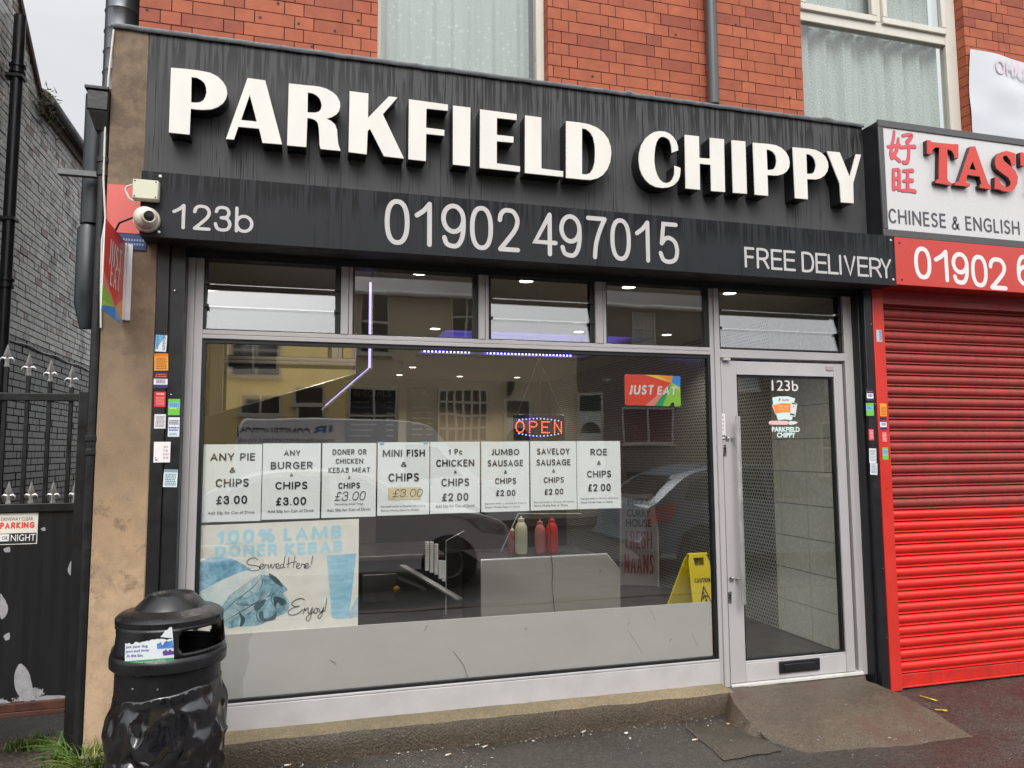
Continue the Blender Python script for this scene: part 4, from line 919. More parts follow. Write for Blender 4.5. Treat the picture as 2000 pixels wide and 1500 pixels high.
# ------------------------------------------------------------------ stickers on the rails, door and frame
def sticker(px0, py0, px1, py1, y, base, bands, label, group=None, side=None, tilt=0):
    a, c = at(px0, py0, y), at(px1, py1, y)
    if side is not None: pass
    t = thing('sticker', label, 'sticker', ((a.x+c.x)/2, y, c.z), group)
    wd, ht = c.x-a.x, a.z-c.z
    rot = Matrix.Translation(Vector(((a.x+c.x)/2, 0, (a.z+c.z)/2))) @ Matrix.Rotation(R(tilt), 4, 'Y') @ Matrix.Translation(-Vector(((a.x+c.x)/2, 0, (a.z+c.z)/2)))
    def rr(x0, x1, v0, v1, d): return [rot @ Vector((a.x+wd*u, y-d, a.z-ht*v)) for u, v in ((x0, v1), (x1, v1), (x1, v0), (x0, v0))]
    b = MB(); b.prism(rr(0, 1, 0, 1, .0012), (0, .0004, 0)); b.build('sheet', M('st_'+base, base, .45, var=.05, vs=20), t)
    for k, (col, v0, v1, u0, u1, style) in enumerate(bands):
        b = MB()
        if style == 'solid': b.face(rr(u0, u1, v0, v1, .0016))
        elif style == 'tri': b.face([rot @ Vector((a.x+wd*u, y-.0016, a.z-ht*v)) for u, v in ((u0, v1), (u1, v0), (u0, v0))])
        else:
            nl = style; h = (v1-v0)/nl
            for i in range(nl):
                u = u0+random.uniform(0, .06)
                while u < u1-.05:
                    e = min(u1, u+random.uniform(.05, .16)); b.face(rr(u, e, v0+i*h, v0+i*h+h*.58, .0021)); u = e+.035
        b.build('print' if style in ('solid', 'tri') else 'lettering', M('st_'+col, col, .45, var=.05, vs=20), t)
gy, gy2 = -.1005, -.0945
GS = 'trade stickers on the shutter rails'
sticker(304, 654, 325, 687, gy, 'e6eaec', [('6fb3dc', 0, 1, 0, .9, 'tri'), ('3b6f96', .1, .9, .1, .28, 6), ('5a6570', .1, .95, .62, .9, 9)], 'pale blue and white sticker, topmost on the wide black rail', GS, tilt=2)
sticker(302, 690, 328, 724, gy, 'f2a03a', [('e07a18', 0, .17, 0, 1, 'solid'), ('a8651a', .25, .95, .1, .9, 7)], 'orange sticker second from the top on the wide black rail', GS, tilt=-2)
sticker(301, 725, 327, 758, gy, 'e9e6ec', [('2a1d3f', 0, .45, 0, 1, 'solid'), ('e0693c', .15, .4, .1, .9, 2), ('3c3552', .5, .75, .15, .9, 3), ('3a2f66', .8, 1, 0, 1, 'solid')], 'purple and white sticker below the orange one on the wide black rail', GS)
sticker(302, 765, 323, 795, gy, 'd2323a', [('f0b9b6', .08, .3, .15, .85, 1), ('e88f8d', .35, .92, .12, .9, 6)], 'red sticker below the purple one on the wide black rail', GS)
sticker(329, 779, 351, 811, gy2, '6fbf4a', [('7fb6d8', .22, .55, 0, 1, 'solid'), ('3f7fae', .28, .5, .1, .9, 3), ('d6e36a', .55, .68, .1, .7, 1)], 'green and blue sticker on the right strip of the wide black rail', GS)
sticker(302, 809, 323, 837, gy, 'e4e0e0', [('8a8588', .12, .92, .1, .92, 9)], 'small white sticker with grey text below the red one', GS)
sticker(329, 815, 350, 853, gy2, 'dcdfe6', [('3a3f49', .15, .4, .05, .95, 3), ('34389a', .5, .75, .05, .95, 2), ('8f97b8', .8, .95, .1, .8, 2)], 'torn blue and white sticker under the green and blue sticker', GS)
sticker(301, 863, 332, 903, gy, 'e7e1e1', [('bdb4b6', .2, .9, .55, .9, 4), ('6e5a5c', .75, .95, .05, .25, 2)], 'largest plain white sticker on the wide black rail', GS)
sticker(320, 917, 346, 951, gy2, 'd7e4e8', [('7f9ba8', 0, .17, 0, 1, 'solid'), ('5f7680', .25, .95, .08, .92, 7)], 'pale blue listing sticker, lowest on the wide black rail', GS, tilt=2)
ny = -.1005
sticker(1692, 759, 1706, 783, ny, 'e9e6ec', [('2a1d3f', 0, .38, 0, 1, 'solid'), ('c5543c', .2, .32, .1, .9, 1), ('3c3552', .45, .7, .15, .9, 3), ('3a2f66', .8, 1, 0, 1, 'solid')], 'purple and white sticker, topmost on the narrow black rail', GS)
sticker(1691, 787, 1707, 812, ny, '6fbf4a', [('7fb6d8', .22, .6, 0, .8, 'solid'), ('3f7fae', .28, .5, .1, .7, 3)], 'green and blue sticker on the narrow black rail', GS)
sticker(1696, 838, 1707, 860, ny, 'd8434a', [('f0b9b6', .1, .9, .15, .85, 6)], 'red sticker on the narrow black rail', GS)
sticker(1697, 876, 1712, 904, ny, 'e4e6e6', [('8a8f92', .1, .92, .1, .92, 8)], 'white listing sticker, upper of the pair on the narrow black rail', GS, tilt=2)
sticker(1699, 905, 1714, 927, ny, 'dfe6ea', [('7c8a90', .1, .92, .1, .92, 6)], 'white listing sticker, lower of the pair on the narrow black rail', GS, tilt=3)
# PUSH sticker and door glass stickers
a, c = at(1407.5, 808, -.0045), at(1417.5, 861, -.0045)
t = thing('push_sticker', 'small white PUSH sticker with arrow on the door frame', 'sticker', ((a.x+c.x)/2, -.0045, c.z))
b = MB(); rect(b, a.x, c.x, c.z, a.z, -.0052); b.build('sheet', WHITEV, t)
b = MB(); wd = c.x-a.x
for i, ch in enumerate('PUSH'): put_text(b, ch, ((a.x+c.x)/2, -.0058, a.z-.025-i*.026), UX, UZ, .010, .012, .005)
rect(b, a.x+.003, c.x-.003, c.z+.004, c.z+.036, -.0058); b.build('lettering', INK, t)
b = MB(); m_ = Vector(((a.x+c.x)/2, -.0064, c.z+.02)); b.face([m_+Vector(q) for q in ((-.01, 0, -.005), (.0, 0, -.005), (.0, 0, -.011), (.011, 0, 0), (0, 0, .011), (0, 0, .005), (-.01, 0, .005))]); b.build('arrow', WHITEV, t)
DY = .0215
dz = lambda x, y, d=0: at(1480+x/9.375, 720+y/9.375, DY)-Vector((0, d, 0))
t = thing('door_number', 'white number 123b on the glass of the shop door', 'number', tuple(dz(500, 400)))
b = MB(); p, q = dz(255, 308), dz(738, 312); put_text(b, '123b', (p+q)/2, UX, UZ, (q-p).length, .073, .006); b.build('lettering', WHITEV, t)
t = thing('cup_sticker', 'cup shaped mint and orange PayPal ordering sticker on the door glass', 'sticker', tuple(dz(490, 945)))
def ds(name, m, pts, d): b = MB(); b.prism([dz(x, y, d) for x, y in pts], (0, .0003, 0)); b.build(name, m, t)
MINT = M('mint_print', 'cfe3dc', .5, var=.02)
ds('cup', MINT, [(265, 530), (380, 508), (560, 508), (683, 545), (660, 640), (635, 900), (615, 945), (500, 930), (370, 945), (335, 840), (280, 640)], .0006)
ds('cup_edge', WHITEV, [(258, 662), (330, 640), (440, 622), (610, 628), (612, 790), (440, 805), (318, 838)], .001); ds('orange_band', M('orange_print', 'e88a3c', .5, var=.05), [(275, 668), (440, 632), (606, 636), (592, 800), (440, 800), (320, 825)], .0014)
ds('phone', WHITEV, [(625, 612), (708, 632), (720, 650), (685, 875), (670, 882), (590, 862), (582, 848)], .0018); ds('phone_bar', M('phone_green', '27463f', .5), [(622, 620), (706, 640), (700, 662), (617, 642)], .0022); ds('phone_foot', M('phone_green', '27463f', .5), [(590, 815), (678, 835), (670, 862), (585, 842)], .0022)
NAVY = M('navy_print', '1f3566', .5); b = MB()
put_text(b, 'P', dz(398, 572, .001), UX, UZ, .012, .020, .05, .2); put_text(b, 'PayPal', dz(505, 578, .001), UX, UZ, .05, .015, .02, .15); put_text(b, 'P', dz(652, 695, .0024), UX, UZ, .008, .012, .05, .2)
b.build('lettering', NAVY, t)
b = MB(); put_text(b, 'Order here', dz(455, 685, .0018), UX, UZ, .082, .017, .0); put_text(b, 'on the go', dz(455, 748, .0018), UX, UZ, .078, .017, .0); b.build('band_lettering', M('pale_orange_ink', 'f4c9a2', .5), t)
t = thing('shop_name_sticker', 'white PARKFIELD CHIPPY sticker with pink pen shape on the door glass', 'sticker', tuple(dz(510, 1260)))
b = MB(); b.prism([dz(x, y, .0006) for x, y in ((192, 990), (225, 955), (540, 955), (560, 975), (560, 1010), (540, 1028), (225, 1025))], (0, .0003, 0)); b.build('pen', M('pink_print', 'e7b9b7', .5), t)
b = MB(); b.prism([dz(x, y, .0006) for x, y in ((562, 975), (585, 958), (690, 965), (738, 985), (690, 1015), (590, 1032), (562, 1010))], (0, .0003, 0)); b.build('pen_tip', WHITEV, t)
b = MB()
for s, xa, xb, yc in (('PARKFIELD', 258, 768, 1112), ('CHIPPY', 350, 690, 1215)):
    p, q = dz(xa, yc, .0006), dz(xb, yc, .0006); put_text(b, s, (p+q)/2, UX, UZ, (q-p).length, .034, .045)
b.build('lettering', MINT, t)
# ------------------------------------------------------------------ inside the shop
# extractor canopy with a mirror-polished face and violet strip on its edge
t = thing('extractor_canopy', 'mirror polished steel canopy with violet lit edge above the fryers', 'canopy', (-.1, .5, 1.8))
my = .62; A = [at(x, y, my) for x, y in ((385, 820), (410, 812), (695, 730), (697, 660))]
b = MB(); b.prism([Vector((-.66, my, A[1].z-.02)), Vector((A[1].x, my, A[1].z)), Vector((A[2].x, my, A[2].z)), Vector((A[3].x, my, 2.37)), Vector((-.66, my, 2.37))], (0, .04, 0)); b.build('mirror_face', MIRROR, t)
ly = .20; e0, e1 = at(635, 793, ly), at(722, 718, ly)
b = MB(); b.tube([(A[1].x, my-.004, A[1].z), (A[2].x, my-.004, A[2].z), (A[2].x, my-.004, 2.37)], .004, 6); b.build('edge_trim', STEEL, t)
b = MB(); b.hexa([(e0.x-.02, ly, e0.z-.03), (e1.x, ly, e1.z-.014), (e1.x, ly+.03, e1.z-.014), (e0.x-.02, ly+.03, e0.z-.03), (e0.x-.02, ly, e0.z-.016), (e1.x, ly, e1.z-.002), (e1.x, ly+.03, e1.z-.002), (e0.x-.02, ly+.03, e0.z-.016)])
b.box(e1.x+.006, e1.x+.016, ly, ly+.04, e1.z-.01, 2.695); b.build('edge_profile', STEEL, t)
b = MB(); b.hexa([(e0.x, ly-.002, e0.z), (e1.x, ly-.002, e1.z), (e1.x, ly+.008, e1.z), (e0.x, ly+.008, e0.z), (e0.x, ly-.002, e0.z+.005), (e1.x, ly-.002, e1.z+.006), (e1.x, ly+.008, e1.z+.006), (e0.x, ly+.008, e0.z+.005)])
b.box(e1.x-.007, e1.x+.006, ly-.002, ly+.008, e1.z, 2.62); b.build('light_strip', PURP, t)
# counter run
t = thing('frying_range', 'dark steel frying range and worktop behind the kebab poster', 'range', (.25, .9, .115))
DST = M('dull_steel', '6e6c68', .35, 1, .1, 5); DARK = M('dark_equipment', '131313', .5, var=.2)
b = MB(); b.box(-.62, .95, .75, 1.45, .88, .91); b.build('worktop', DST, t, bevel=.004)
b = MB(); b.box(-.62, .95, .8, 1.4, .115, .878); b.build('cabinet', DARK, t)
b = MB(); b.box(-.62, .55, 1.40, 1.44, .912, 1.38); b.build('splashback', DST, t)
b = MB(); b.box(.40, .62, .70, .748, .62, .80); b.build('drawer_front', DST, t, bevel=.004)
b = MB(); b.hexa([(.62, .55, .86), (.66, .55, .86), (1.0, .40, .66), (.96, .40, .66), (.62, .55, .875), (.66, .55, .875), (1.0, .40, .675), (.96, .40, .675)]); b.build('sloping_rail', DST, t)
b = MB(); b.lathe([(.02, 0), (.023, -.012), (.02, -.02), (.012, -.026), (0, -.028)], (.62, .70, .70), 16, axis=(0, 1, 0)); b.build('stop_button', M('stop_yellow', '8a6418', .4), t)
t = thing('dark_filler_counter', 'long dark counter block added deeper in the shop to darken the room', 'counter', (1.2, 3.0, .115))  # counter added so the room below the posters reads dark
b = MB(); b.box(-.6, 2.6, 2.7, 3.4, 1.22, 1.26); b.build('top', DST, t); b = MB(); b.box(-.6, 2.55, 2.75, 3.35, .115, 1.218); b.build('front', M('filler_counter_front', '1c1b1a', .4, var=.2), t)
# stacks of white foam cups lying on the slope
FOAM = M('white_foam', 'cfcfcc', .6)
labs = ['tallest stack of white foam cups, leftmost behind the window', 'stack of white foam cups second from the left behind the window', 'stack of white foam cups third from the left behind the window', 'shorter stack of white foam cups fourth from the left behind the window', 'shortest stack of white foam cups, rightmost behind the window']
for i, (px, ya, yb) in enumerate(((834, 1058, 1114), (843, 1060, 1118), (852, 1063, 1122), (860, 1094, 1130), (867, 1098, 1135))):
    p, q = at(px, ya, .5), at(px, yb, .5); b = MB(); prof = []; h = p.z-q.z; z = 0
    while z < h: prof += [(.0125, z), (.0145, z+.006), (.0125, z+.011)]; z += .013
    b.lathe(prof, (q.x, .5, q.z), 14); o = b.build('cup_stack', FOAM); tag(o, labs[i], 'cups', 'foam cup stacks')
b = MB(); b.hexa([(.60, .47, .80), (.78, .47, .72), (.78, .62, .72), (.60, .62, .80), (.60, .47, .81), (.78, .47, .73), (.78, .62, .73), (.60, .62, .81)]); tag(b.build('cup_shelf', DST), 'sloping steel shelf carrying the stacks of white foam cups', 'shelf')
# glass screens
t = thing('glass_screen', 'folded clear glass screen with pale edges between the cups and the steel cabinet', 'screen', (.95, .4, .7))
s1, s2, s3, s4 = at(871, 1056, .45), at(906, 1037, .75), at(915, 1200, .75), at(871, 1200, .45)
b = MB(); b.hexa([s4, s3, s3+Vector((.006, .0, 0)), s4+Vector((.006, 0, 0)), s1, s2, s2+Vector((.006, 0, 0)), s1+Vector((.006, 0, 0))]); b.build('sheet', CLEAR, t)
b = MB(); b.tube([s4, s1, s2], .0022, 6); b.build('edge', M('glass_edge', 'b8c4be', .3), t)
t = thing('sneeze_guard', 'slanted clear glass guard standing behind the sauce bottles', 'screen', (1.5, .7, .95))
s1, s2 = at(975, 1085, .62), at(1012, 1003, .62); s3, s4 = at(1135, 1003, .62), at(1185, 1085, .62)
b = MB(); b.prism([s1, s4, s3, s2], (0, .006, 0)); b.build('sheet', CLEAR, t)
b = MB(); b.tube([s1, s2, s3], .0028, 6); b.build('edge', M('glass_edge', 'b8c4be', .3), t)
# steel cabinet by the window
t = thing('steel_cabinet', 'grey steel backed counter with clipped corner right behind the window glass', 'counter', (1.5, .5, .115))
cy = .14; c = [at(x, y, cy) for x, y in ((940, 1095), (1186, 1086), (1211, 1113), (1211, 1200), (940, 1215))]
ring = [Vector((c[0].x, cy, .115)), Vector((c[2].x, cy, .115)), Vector((c[2].x, cy, c[2].z)), Vector((c[1].x, cy, c[0].z+.003)), Vector((c[0].x, cy, c[0].z))]
b = MB(); b.prism(ring, (0, .03, 0)); b.build('back_panel', M('panel_steel', '8a877d', .4, .35, .06, 3, rvar=.08, sc=(1, 1, 14)), t, bevel=.002)
b = MB(); b.box(c[0].x+.01, c[2].x-.09, cy+.032, cy+.62, .115, c[0].z-.015); b.build('body', DST, t)
b = MB(); b.tube([ring[4]+Vector((0, .01, .002)), ring[3]+Vector((0, .01, .002)), ring[2]+Vector((0, .01, .002))], .005, 6); b.build('rim', STEEL, t)
b = MB(); b.lathe([(.006, 0), (.005, -.003), (0, -.004)], at(1172, 1115, cy-.001), 10, axis=(0, 1, 0)); b.build('screw', CHROME, t)
# sauce bottles
def bottle(px, ztop, r, col, lab, cap=None, y=.45, base=None):
    zb = c[0].z-.013; p = at(px, 1060, y); h = ztop-zb
    t = thing('sauce_bottle', lab, 'bottle', (p.x, y, zb), 'sauce bottles on the steel counter')
    b = MB(); b.lathe([(r*.9, 0), (r, .008), (r, h*.62), (r*.97, h*.70), (r*.62, h*.82), (r*.48, h*.86), (r*.48, h*.9)], (p.x, y, zb), 24); b.build('body', M('sauce_'+col, col, .35, var=.05), t)
    b = MB(); b.lathe([(r*.55, h*.87), (r*.55, h*.93), (r*.2, h*.95), (r*.1, h)], (p.x, y, zb), 16); b.build('nozzle', M('sauce_'+(cap or col), cap or col, .35, var=.05), t)
bottle(1018, 1.17, .041, 'd8d8bb', 'cream white sauce bottle, tallest on the steel counter')
bottle(1055, 1.145, .036, 'b9706e', 'dusky pink sauce bottle beside the red one')
bottle(1078, 1.155, .040, 'd3302e', 'bright red sauce bottle on the steel counter')
bottle(1001, 1.09, .028, '8d4a4a', 'thin dark pinkish bottle behind the cream bottle', 'e0e0d8', .5)
# menu boards on the back wall
for nm, xa, xb, ttl, lab in (('menu_board', 676, 778, 'SPECIALS', 'dark menu board headed SPECIALS on the back wall'), ('menu_board', 795, 855, 'Fish Meals', 'olive menu board headed Fish Meals on the back wall')):
    p, q = at(xa, 755, 7.17), at(xb, 862, 7.17)
    t = thing('menu_board', lab, 'menu board', ((p.x+q.x)/2, 7.17, q.z), 'menu boards on the back wall')
    b = MB(); b.box(p.x, q.x, 7.17, 7.195, q.z, p.z); b.build('board', M('board_dark' if ttl[0] == 'S' else 'board_olive', '262626' if ttl[0] == 'S' else '5d5a3e', .5), t)
    b = MB(); put_text(b, ttl, ((p.x+q.x)/2, 7.168, p.z-.1), UX, UZ, (q.x-p.x)*.7, .09, .01)
    for i in range(7):
        zz = p.z-.24-i*.085; rect(b, p.x+.08, p.x+.08+(q.x-p.x)*random.uniform(.3, .5), zz, zz+.018, 7.168); rect(b, q.x-.18, q.x-.08, zz, zz+.018, 7.168)
    b.build('lettering', M('menu_ink', '9b9a8c', .6), t)
# wall lamp is across the road; CCTV dome under the ceiling
b = MB(); b.lathe([(.07, 0), (.075, -.03), (.06, -.06)], (1.15, 4.9, 2.7), 20); b.lathe([(.055, -.06), (.045, -.10), (.0, -.12)], (1.15, 4.9, 2.7), 20, cap=False)
tag(b.build('dome_camera', WHITE), 'small white dome camera under the shop ceiling', 'camera')
# OPEN sign
t = thing('open_sign', 'lit LED sign spelling OPEN in red dots with blue dots, hung on thin chains', 'sign', (1.43, .12, 1.68))
oz = lambda x, y, d=0: at(980+x/14.286, 800+y/14.286, .13)-Vector((0, d, 0))
b = MB(); p, q = oz(330, 130), oz(1765, 860); b.box(p.x, q.x, .131, .142, q.z, p.z); b.build('board', M('open_board', '221a26', .25), t, bevel=.002)
REDL = emis('red_led', (1, .09, .03), 7); BLUL = emis('blue_dot_led', (.16, .2, 1), 8)
def dots(name, m, pts, r):
    b = MB()
    for x, y in pts: 
        c_ = oz(x, y); b.lathe([(0, -.004), (r*.7, -.003), (r, 0)], (c_.x, .1308, c_.z), 8, axis=(0, 1, 0), cap=False)
    o = b.build(name, m, t); return o
def lerp(a, b_, n): return [(a[0]+(b_[0]-a[0])*i/(n-1), a[1]+(b_[1]-a[1])*i/(n-1)) for i in range(n)]
dots('letter_o', REDL, [(510+112*math.cos(2*math.pi*i/20), 478+158*math.sin(2*math.pi*i/20)) for i in range(20)], .0032)
dots('letter_p', REDL, lerp((780, 330), (780, 640), 7)+lerp((825, 330), (915, 335), 3)+[(960, 355), (980, 408), (965, 455)]+lerp((915, 480), (830, 475), 3), .0032)
dots('letter_e', REDL, lerp((1125, 335), (1125, 640), 7)+lerp((1175, 340), (1325, 345), 4)+lerp((1175, 490), (1270, 492), 3)+lerp((1175, 640), (1320, 642), 4), .0032)
dots('letter_n', REDL, lerp((1475, 340), (1475, 645), 7)+lerp((1665, 350), (1665, 655), 7)+lerp((1500, 380), (1640, 605), 6), .0032)
dots('blue_arc', BLUL, [(485+100*i, 285-45*math.sin(math.pi*i/11)+2.2*i) for i in range(12)], .0036); dots('blue_arc', BLUL, [(480+100*i, 668+65*math.sin(math.pi*i/11)+1.2*i) for i in range(12)], .0036)
hk = at(1052, 700, .13); b = MB(); b.tube([oz(430, 140), hk], .0013, 5); b.build('chain', CHROME, t)
b = MB(); b.tube([oz(1700, 140), hk], .0013, 5); b.build('chain', CHROME, t)
b = MB(); b.tube([hk, (hk.x, .13, 2.69)], .0013, 5); b.tube([(hk.x+.012*math.cos(a), .13, hk.z+.016*math.sin(a)) for a in [2*math.pi*i/14 for i in range(14)]], .0016, 5, closed=True); b.build('hook', CHROME, t)
b = MB(); prev = at(1062, 720, .155); b.tube([at(1057, 690, .16), at(1054, 760, .16), at(1054, 830, .16), at(1072, 980, .15), at(1076, 1080, .135), at(1080, 1110, .125), at(1078, 1140, .125), at(1084, 1200, .125)], .0022, 6)
tag(b.build('power_cable', BLACK), 'thin black cable hanging down behind the OPEN sign past the bottles', 'cable')
# A-board
t = thing('advertising_board', 'white board reading PIZZA CURRY HOUSE FRESH NAANS leaning by the mosaic wall', 'board', (3.3, 2.9, .12))
f0, f1 = ground(1213, 1143, .14), ground(1247, 1163, .115)
TLn = Vector((f0.x+.02, f0.y+.10, 1.0)); 
ub = (f1-f0); ub.z = 0; wdt = .5; ub = ub.normalized() if ub.length > 1e-3 else UX
ub = Vector((.86, -.5, 0)).normalized(); fo = ground(1212, 1142, .12); lean = Vector((.10, .17, 1)).normalized()
BW, BHt = .40, 1.0
bp = lambda u, v, d=0: fo+ub*(u*BW)+lean*((1-v)*BHt)+ub.cross(lean)*d
nrm = ub.cross(lean)
sg = 1 if nrm.y < 0 else -1
b = MB(); b.hexa([bp(0, 1), bp(1, 1), bp(1, 1, -.02*sg), bp(0, 1, -.02*sg), bp(0, 0), bp(1, 0), bp(1, 0, -.02*sg), bp(0, 0, -.02*sg)]); b.build('board', M('aboard_white', '8d8884', .5), t)
b = MB()
for u in (-.03, 1.0): b.hexa([bp(u, 1.06, .012*sg), bp(u+.06, 1.06, .012*sg), bp(u+.06, 1.06, -.03*sg), bp(u, 1.06, -.03*sg), bp(u, -.02, .012*sg), bp(u+.06, -.02, .012*sg), bp(u+.06, -.02, -.03*sg), bp(u, -.02, -.03*sg)])
b.build('frame_leg', M('aboard_frame', 'a9a7a3', .4), t, bevel=.003)
b = MB()
for s, v, h, wd in (('PIZZA', .10, .085, .62), ('CURRY', .215, .085, .66), ('HOUSE', .325, .085, .70)): put_text(b, s, bp(.5, v, .003*sg), ub, lean, wd*BW, h*BHt, .02)
b.build('lettering', INK, t)
b = MB()
for s, v, h, wd in (('FRESH', .51, .19, .74), ('NAANS', .77, .21, .80)): put_caps(b, s, bp(.5, v, .003*sg), ub, lean, wd*BW, h*BHt, .12)
b.build('red_lettering', M('red_ink', '7f1f26', .5), t)
# wet floor sign
t = thing('wet_floor_sign', 'yellow folding CAUTION WET FLOOR sign standing inside the window', 'floor sign', (3.0, 1.0, .115))
YEL = M('yellow_plastic', 'd8c21e', .35, var=.04)
fy = .62
wz = lambda x, y, d=0: at(1290+x/10.717, 1060+y/10.714, fy)-Vector((0, d, 0))
tp = wz(830, 225); bt = .115
hw_t, hw_b = .078, .135; ht = tp.z-bt
cxm = wz(838, 225).x-.022
for s_ in (-1, 1):
    d0, d1 = (.0, -.18) if s_ < 0 else (.02, .2)
    def wp(u, v, e=0): return Vector((cxm+.01*0+(hw_t+(hw_b-hw_t)*v)*u-(-.02 if s_ < 0 else .17)*v, fy+.09*0+(d0+(d1-d0)*v)*1+e, tp.z-v*ht))
    ring = [wp(-1, 1), wp(1, 1), wp(1, .06), wp(.8, 0), wp(-.8, 0), wp(-1, .06)]
    hole = [wp(-.45, .115), wp(.45, .115), wp(.5, .04), wp(-.5, .04)]
    b = MB(); b.prism(ring, (0, .012, 0), [hole]); b.build('panel', YEL, t, bevel=.002)
    if s_ < 0:
        b = MB(); e = -.002
        uz = (wp(0, 0)-wp(0, 1)).normalized()
        put_caps(b, 'CAUTION', wp(0, .25, e), UX, uz, .125, .032, .2); put_caps(b, 'WET', wp(0, .565, e), UX, uz, .075, .026, .18); put_caps(b, 'FLOOR', wp(0, .645, e), UX, uz, .11, .026, .18)
        tri = [(-.52, .50), (.52, .50), (0, .31)]
        qp = lambda u, v, k=0: wp(0, v, e-.0003*k)+Vector((u*.105, 0, 0))
        for i in range(3):
            a_, c_ = tri[i], tri[(i+1) % 3]; stroke(b, [(a_[0]*.105, a_[1]*ht), ((a_[0]+c_[0])/2*.105, (a_[1]+c_[1])/2*ht), (c_[0]*.105, c_[1]*ht)], .009, lambda u, v, i=i: qp(u/.105, v/ht, i))
        for k, pts in enumerate(([(-.06, .385), (.04, .425), (.18, .485)], [(.04, .425), (-.12, .47)], [(-.04, .39), (.2, .40)], [(-.06, .385), (-.2, .42)])): stroke(b, [(u*.105, v*ht) for u, v in pts], .008, lambda u, v, k=k: qp(u/.105, v/ht, 4+k))
        b.face([qp(-.1+.055*math.cos(q), .365+.011*math.sin(q), 9) for q in [2*math.pi*i/12 for i in range(12)]])
        b.build('lettering', INK, t)
b = MB(); b.tube([(cxm-.08, fy+.01, tp.z-.004), (cxm+.08, fy+.01, tp.z-.004)], .009, 10); b.build('hinge', YEL, t)
# ------------------------------------------------------------------ neighbouring takeaway: light box sign, red fascia, roller shutter, banner
TS = thing('takeaway_sign', 'white light box sign with red Chinese characters and raised red TAST letters', 'sign', (5.0, -.13, 3.03))
BX = M('signbox_black', '232326', .4, var=.2, vs=7); BXF = M('signbox_frame', '4a494a', .4, var=.1)
b = MB(); b.box(3.766, 6.6, -.246, .0, 3.03, 3.838); b.build('box', BX, TS, bevel=.003)
b = MB(); b.box(3.755, 6.6, -.262, -.2465, 3.793, 3.842); b.box(3.755, 6.6, -.262, -.2465, 3.026, 3.077); b.box(3.756, 3.797, -.2615, -.2465, 3.078, 3.792); b.build('frame', BXF, TS, bevel=.003)
b = MB(); b.box(3.7975, 6.6, -.254, -.2468, 3.0775, 3.7925); b.build('face', M('lightbox_face', 'c6c4c4', .3, var=.03, vs=2), TS)
ty = -.2548
tz = lambda x, y, d=0: at(1690+x/5.768, 220+y/5.769, ty)-Vector((0, d, 0))
CN = [[[(325,215),(318,290),(296,400),(290,480),(330,500),(385,545)], [(372,295),(360,400),(335,460),(300,510)], [(255,385),(310,380),(385,372)]],
      [[(420,262),(470,252),(520,255),(505,295),(470,335)], [(472,335),(488,400),(488,490),(470,560),(432,562)], [(400,395),(470,385),(555,385)]],
      [[(315,642),(316,750),(320,860)], [(318,648),(372,645),(380,700),(380,868)], [(322,748),(376,746)], [(322,848),(376,848)]],
      [[(428,660),(475,656),(528,655)], [(430,772),(525,765)], [(412,880),(480,878),(556,888)], [(474,662),(476,875)]]]
for nm, wd, mt, dd in (('character_outline', 43, M('char_outline', '55555c', .5), 0), ('character', 34, M('char_red', 'd14a52', .45, var=.04), .0012)):
    for g_ in ((0, 1), (2, 3)):
        b = MB()
        for ci in g_:
            for k, pts in enumerate(CN[ci]):
                P = [tuple(tz(*q).xz) for q in smoothpts(pts)]
                stroke(b, P, wd/5.768*.0040, lambda u, v, k=k, ci=ci: Vector((u, ty-dd-.00012*(k+4*ci), v)), taper=lambda t: .8+.3*t)
        b.build(nm, mt, TS)
b = MB(); p, q = tz(260, 1160), tz(908, 1222); put_caps(b, 'CHINESE', (p+q)/2+Vector((0, -.0005, 0)), UX, UZ, (q-p).length, .103, .15); p, q = tz(972, 1240), tz(1060, 1250); put_caps(b, '&', (p+q)/2+Vector((0, -.0005, 0)), UX, UZ, (q-p).length, .098, .15); p, q = tz(1127, 1248), tz(1738, 1300); put_caps(b, 'ENGLISH', (p+q)/2+Vector((0, -.0005, 0)), UX, UZ, (q-p).length, .103, .15)
b.build('lettering', GREYINK, TS)
TL = [([(697,308),(740,312),(742,330),(1000,356),(1003,352),(1052,357),(1050,515),(1005,510),(1000,470),(975,430),(925,410),(925,740),(940,775),(975,795),(970,820),(795,790),(797,760),(830,745),(835,395),(790,390),(760,420),(748,470),(700,460)], None),
 ([(1190,380),(1240,380),(1385,800),(1418,830),(1415,865),(1290,845),(1290,815),(1310,800),(1290,720),(1150,700),(1135,780),(1140,790),(1185,800),(1175,835),(1010,815),(1015,785),(1060,770)], [(1210,550),(1248,650),(1172,635)]),
 ([(1690,460),(1695,590),(1650,600),(1635,540),(1600,490),(1570,482),(1550,500),(1560,540),(1620,590),(1690,650),(1720,720),(1715,800),(1680,860),(1620,893),(1560,885),(1500,862),(1460,860),(1465,725),(1500,730),(1520,790),(1560,830),(1600,840),(1635,820),(1640,780),(1610,730),(1540,680),(1480,630),(1462,570),(1475,500),(1520,450),(1590,430),(1650,445)], None)]
RF = M('red_letter_face', 'c4392c', .35, var=.05, vs=7)
lyy = -.292
fz = lambda q: at(1690+q[0]/5.768, 220+q[1]/5.769, lyy)
def tl(P, H):
    b = MB(); b.prism([p+Vector((0, .006, 0)) for p in P], (0, .031, 0), [[p+Vector((0, .006, 0)) for p in h] for h in H]); o = b.build('letter', RET, TS)
    b = MB(); b.prism(P, (0, .0059, 0), H); b.build('letter_face', RF, o)
for o_, h_ in TL: tl([fz(q) for q in o_], [[fz(q) for q in h_]] if h_ else [])
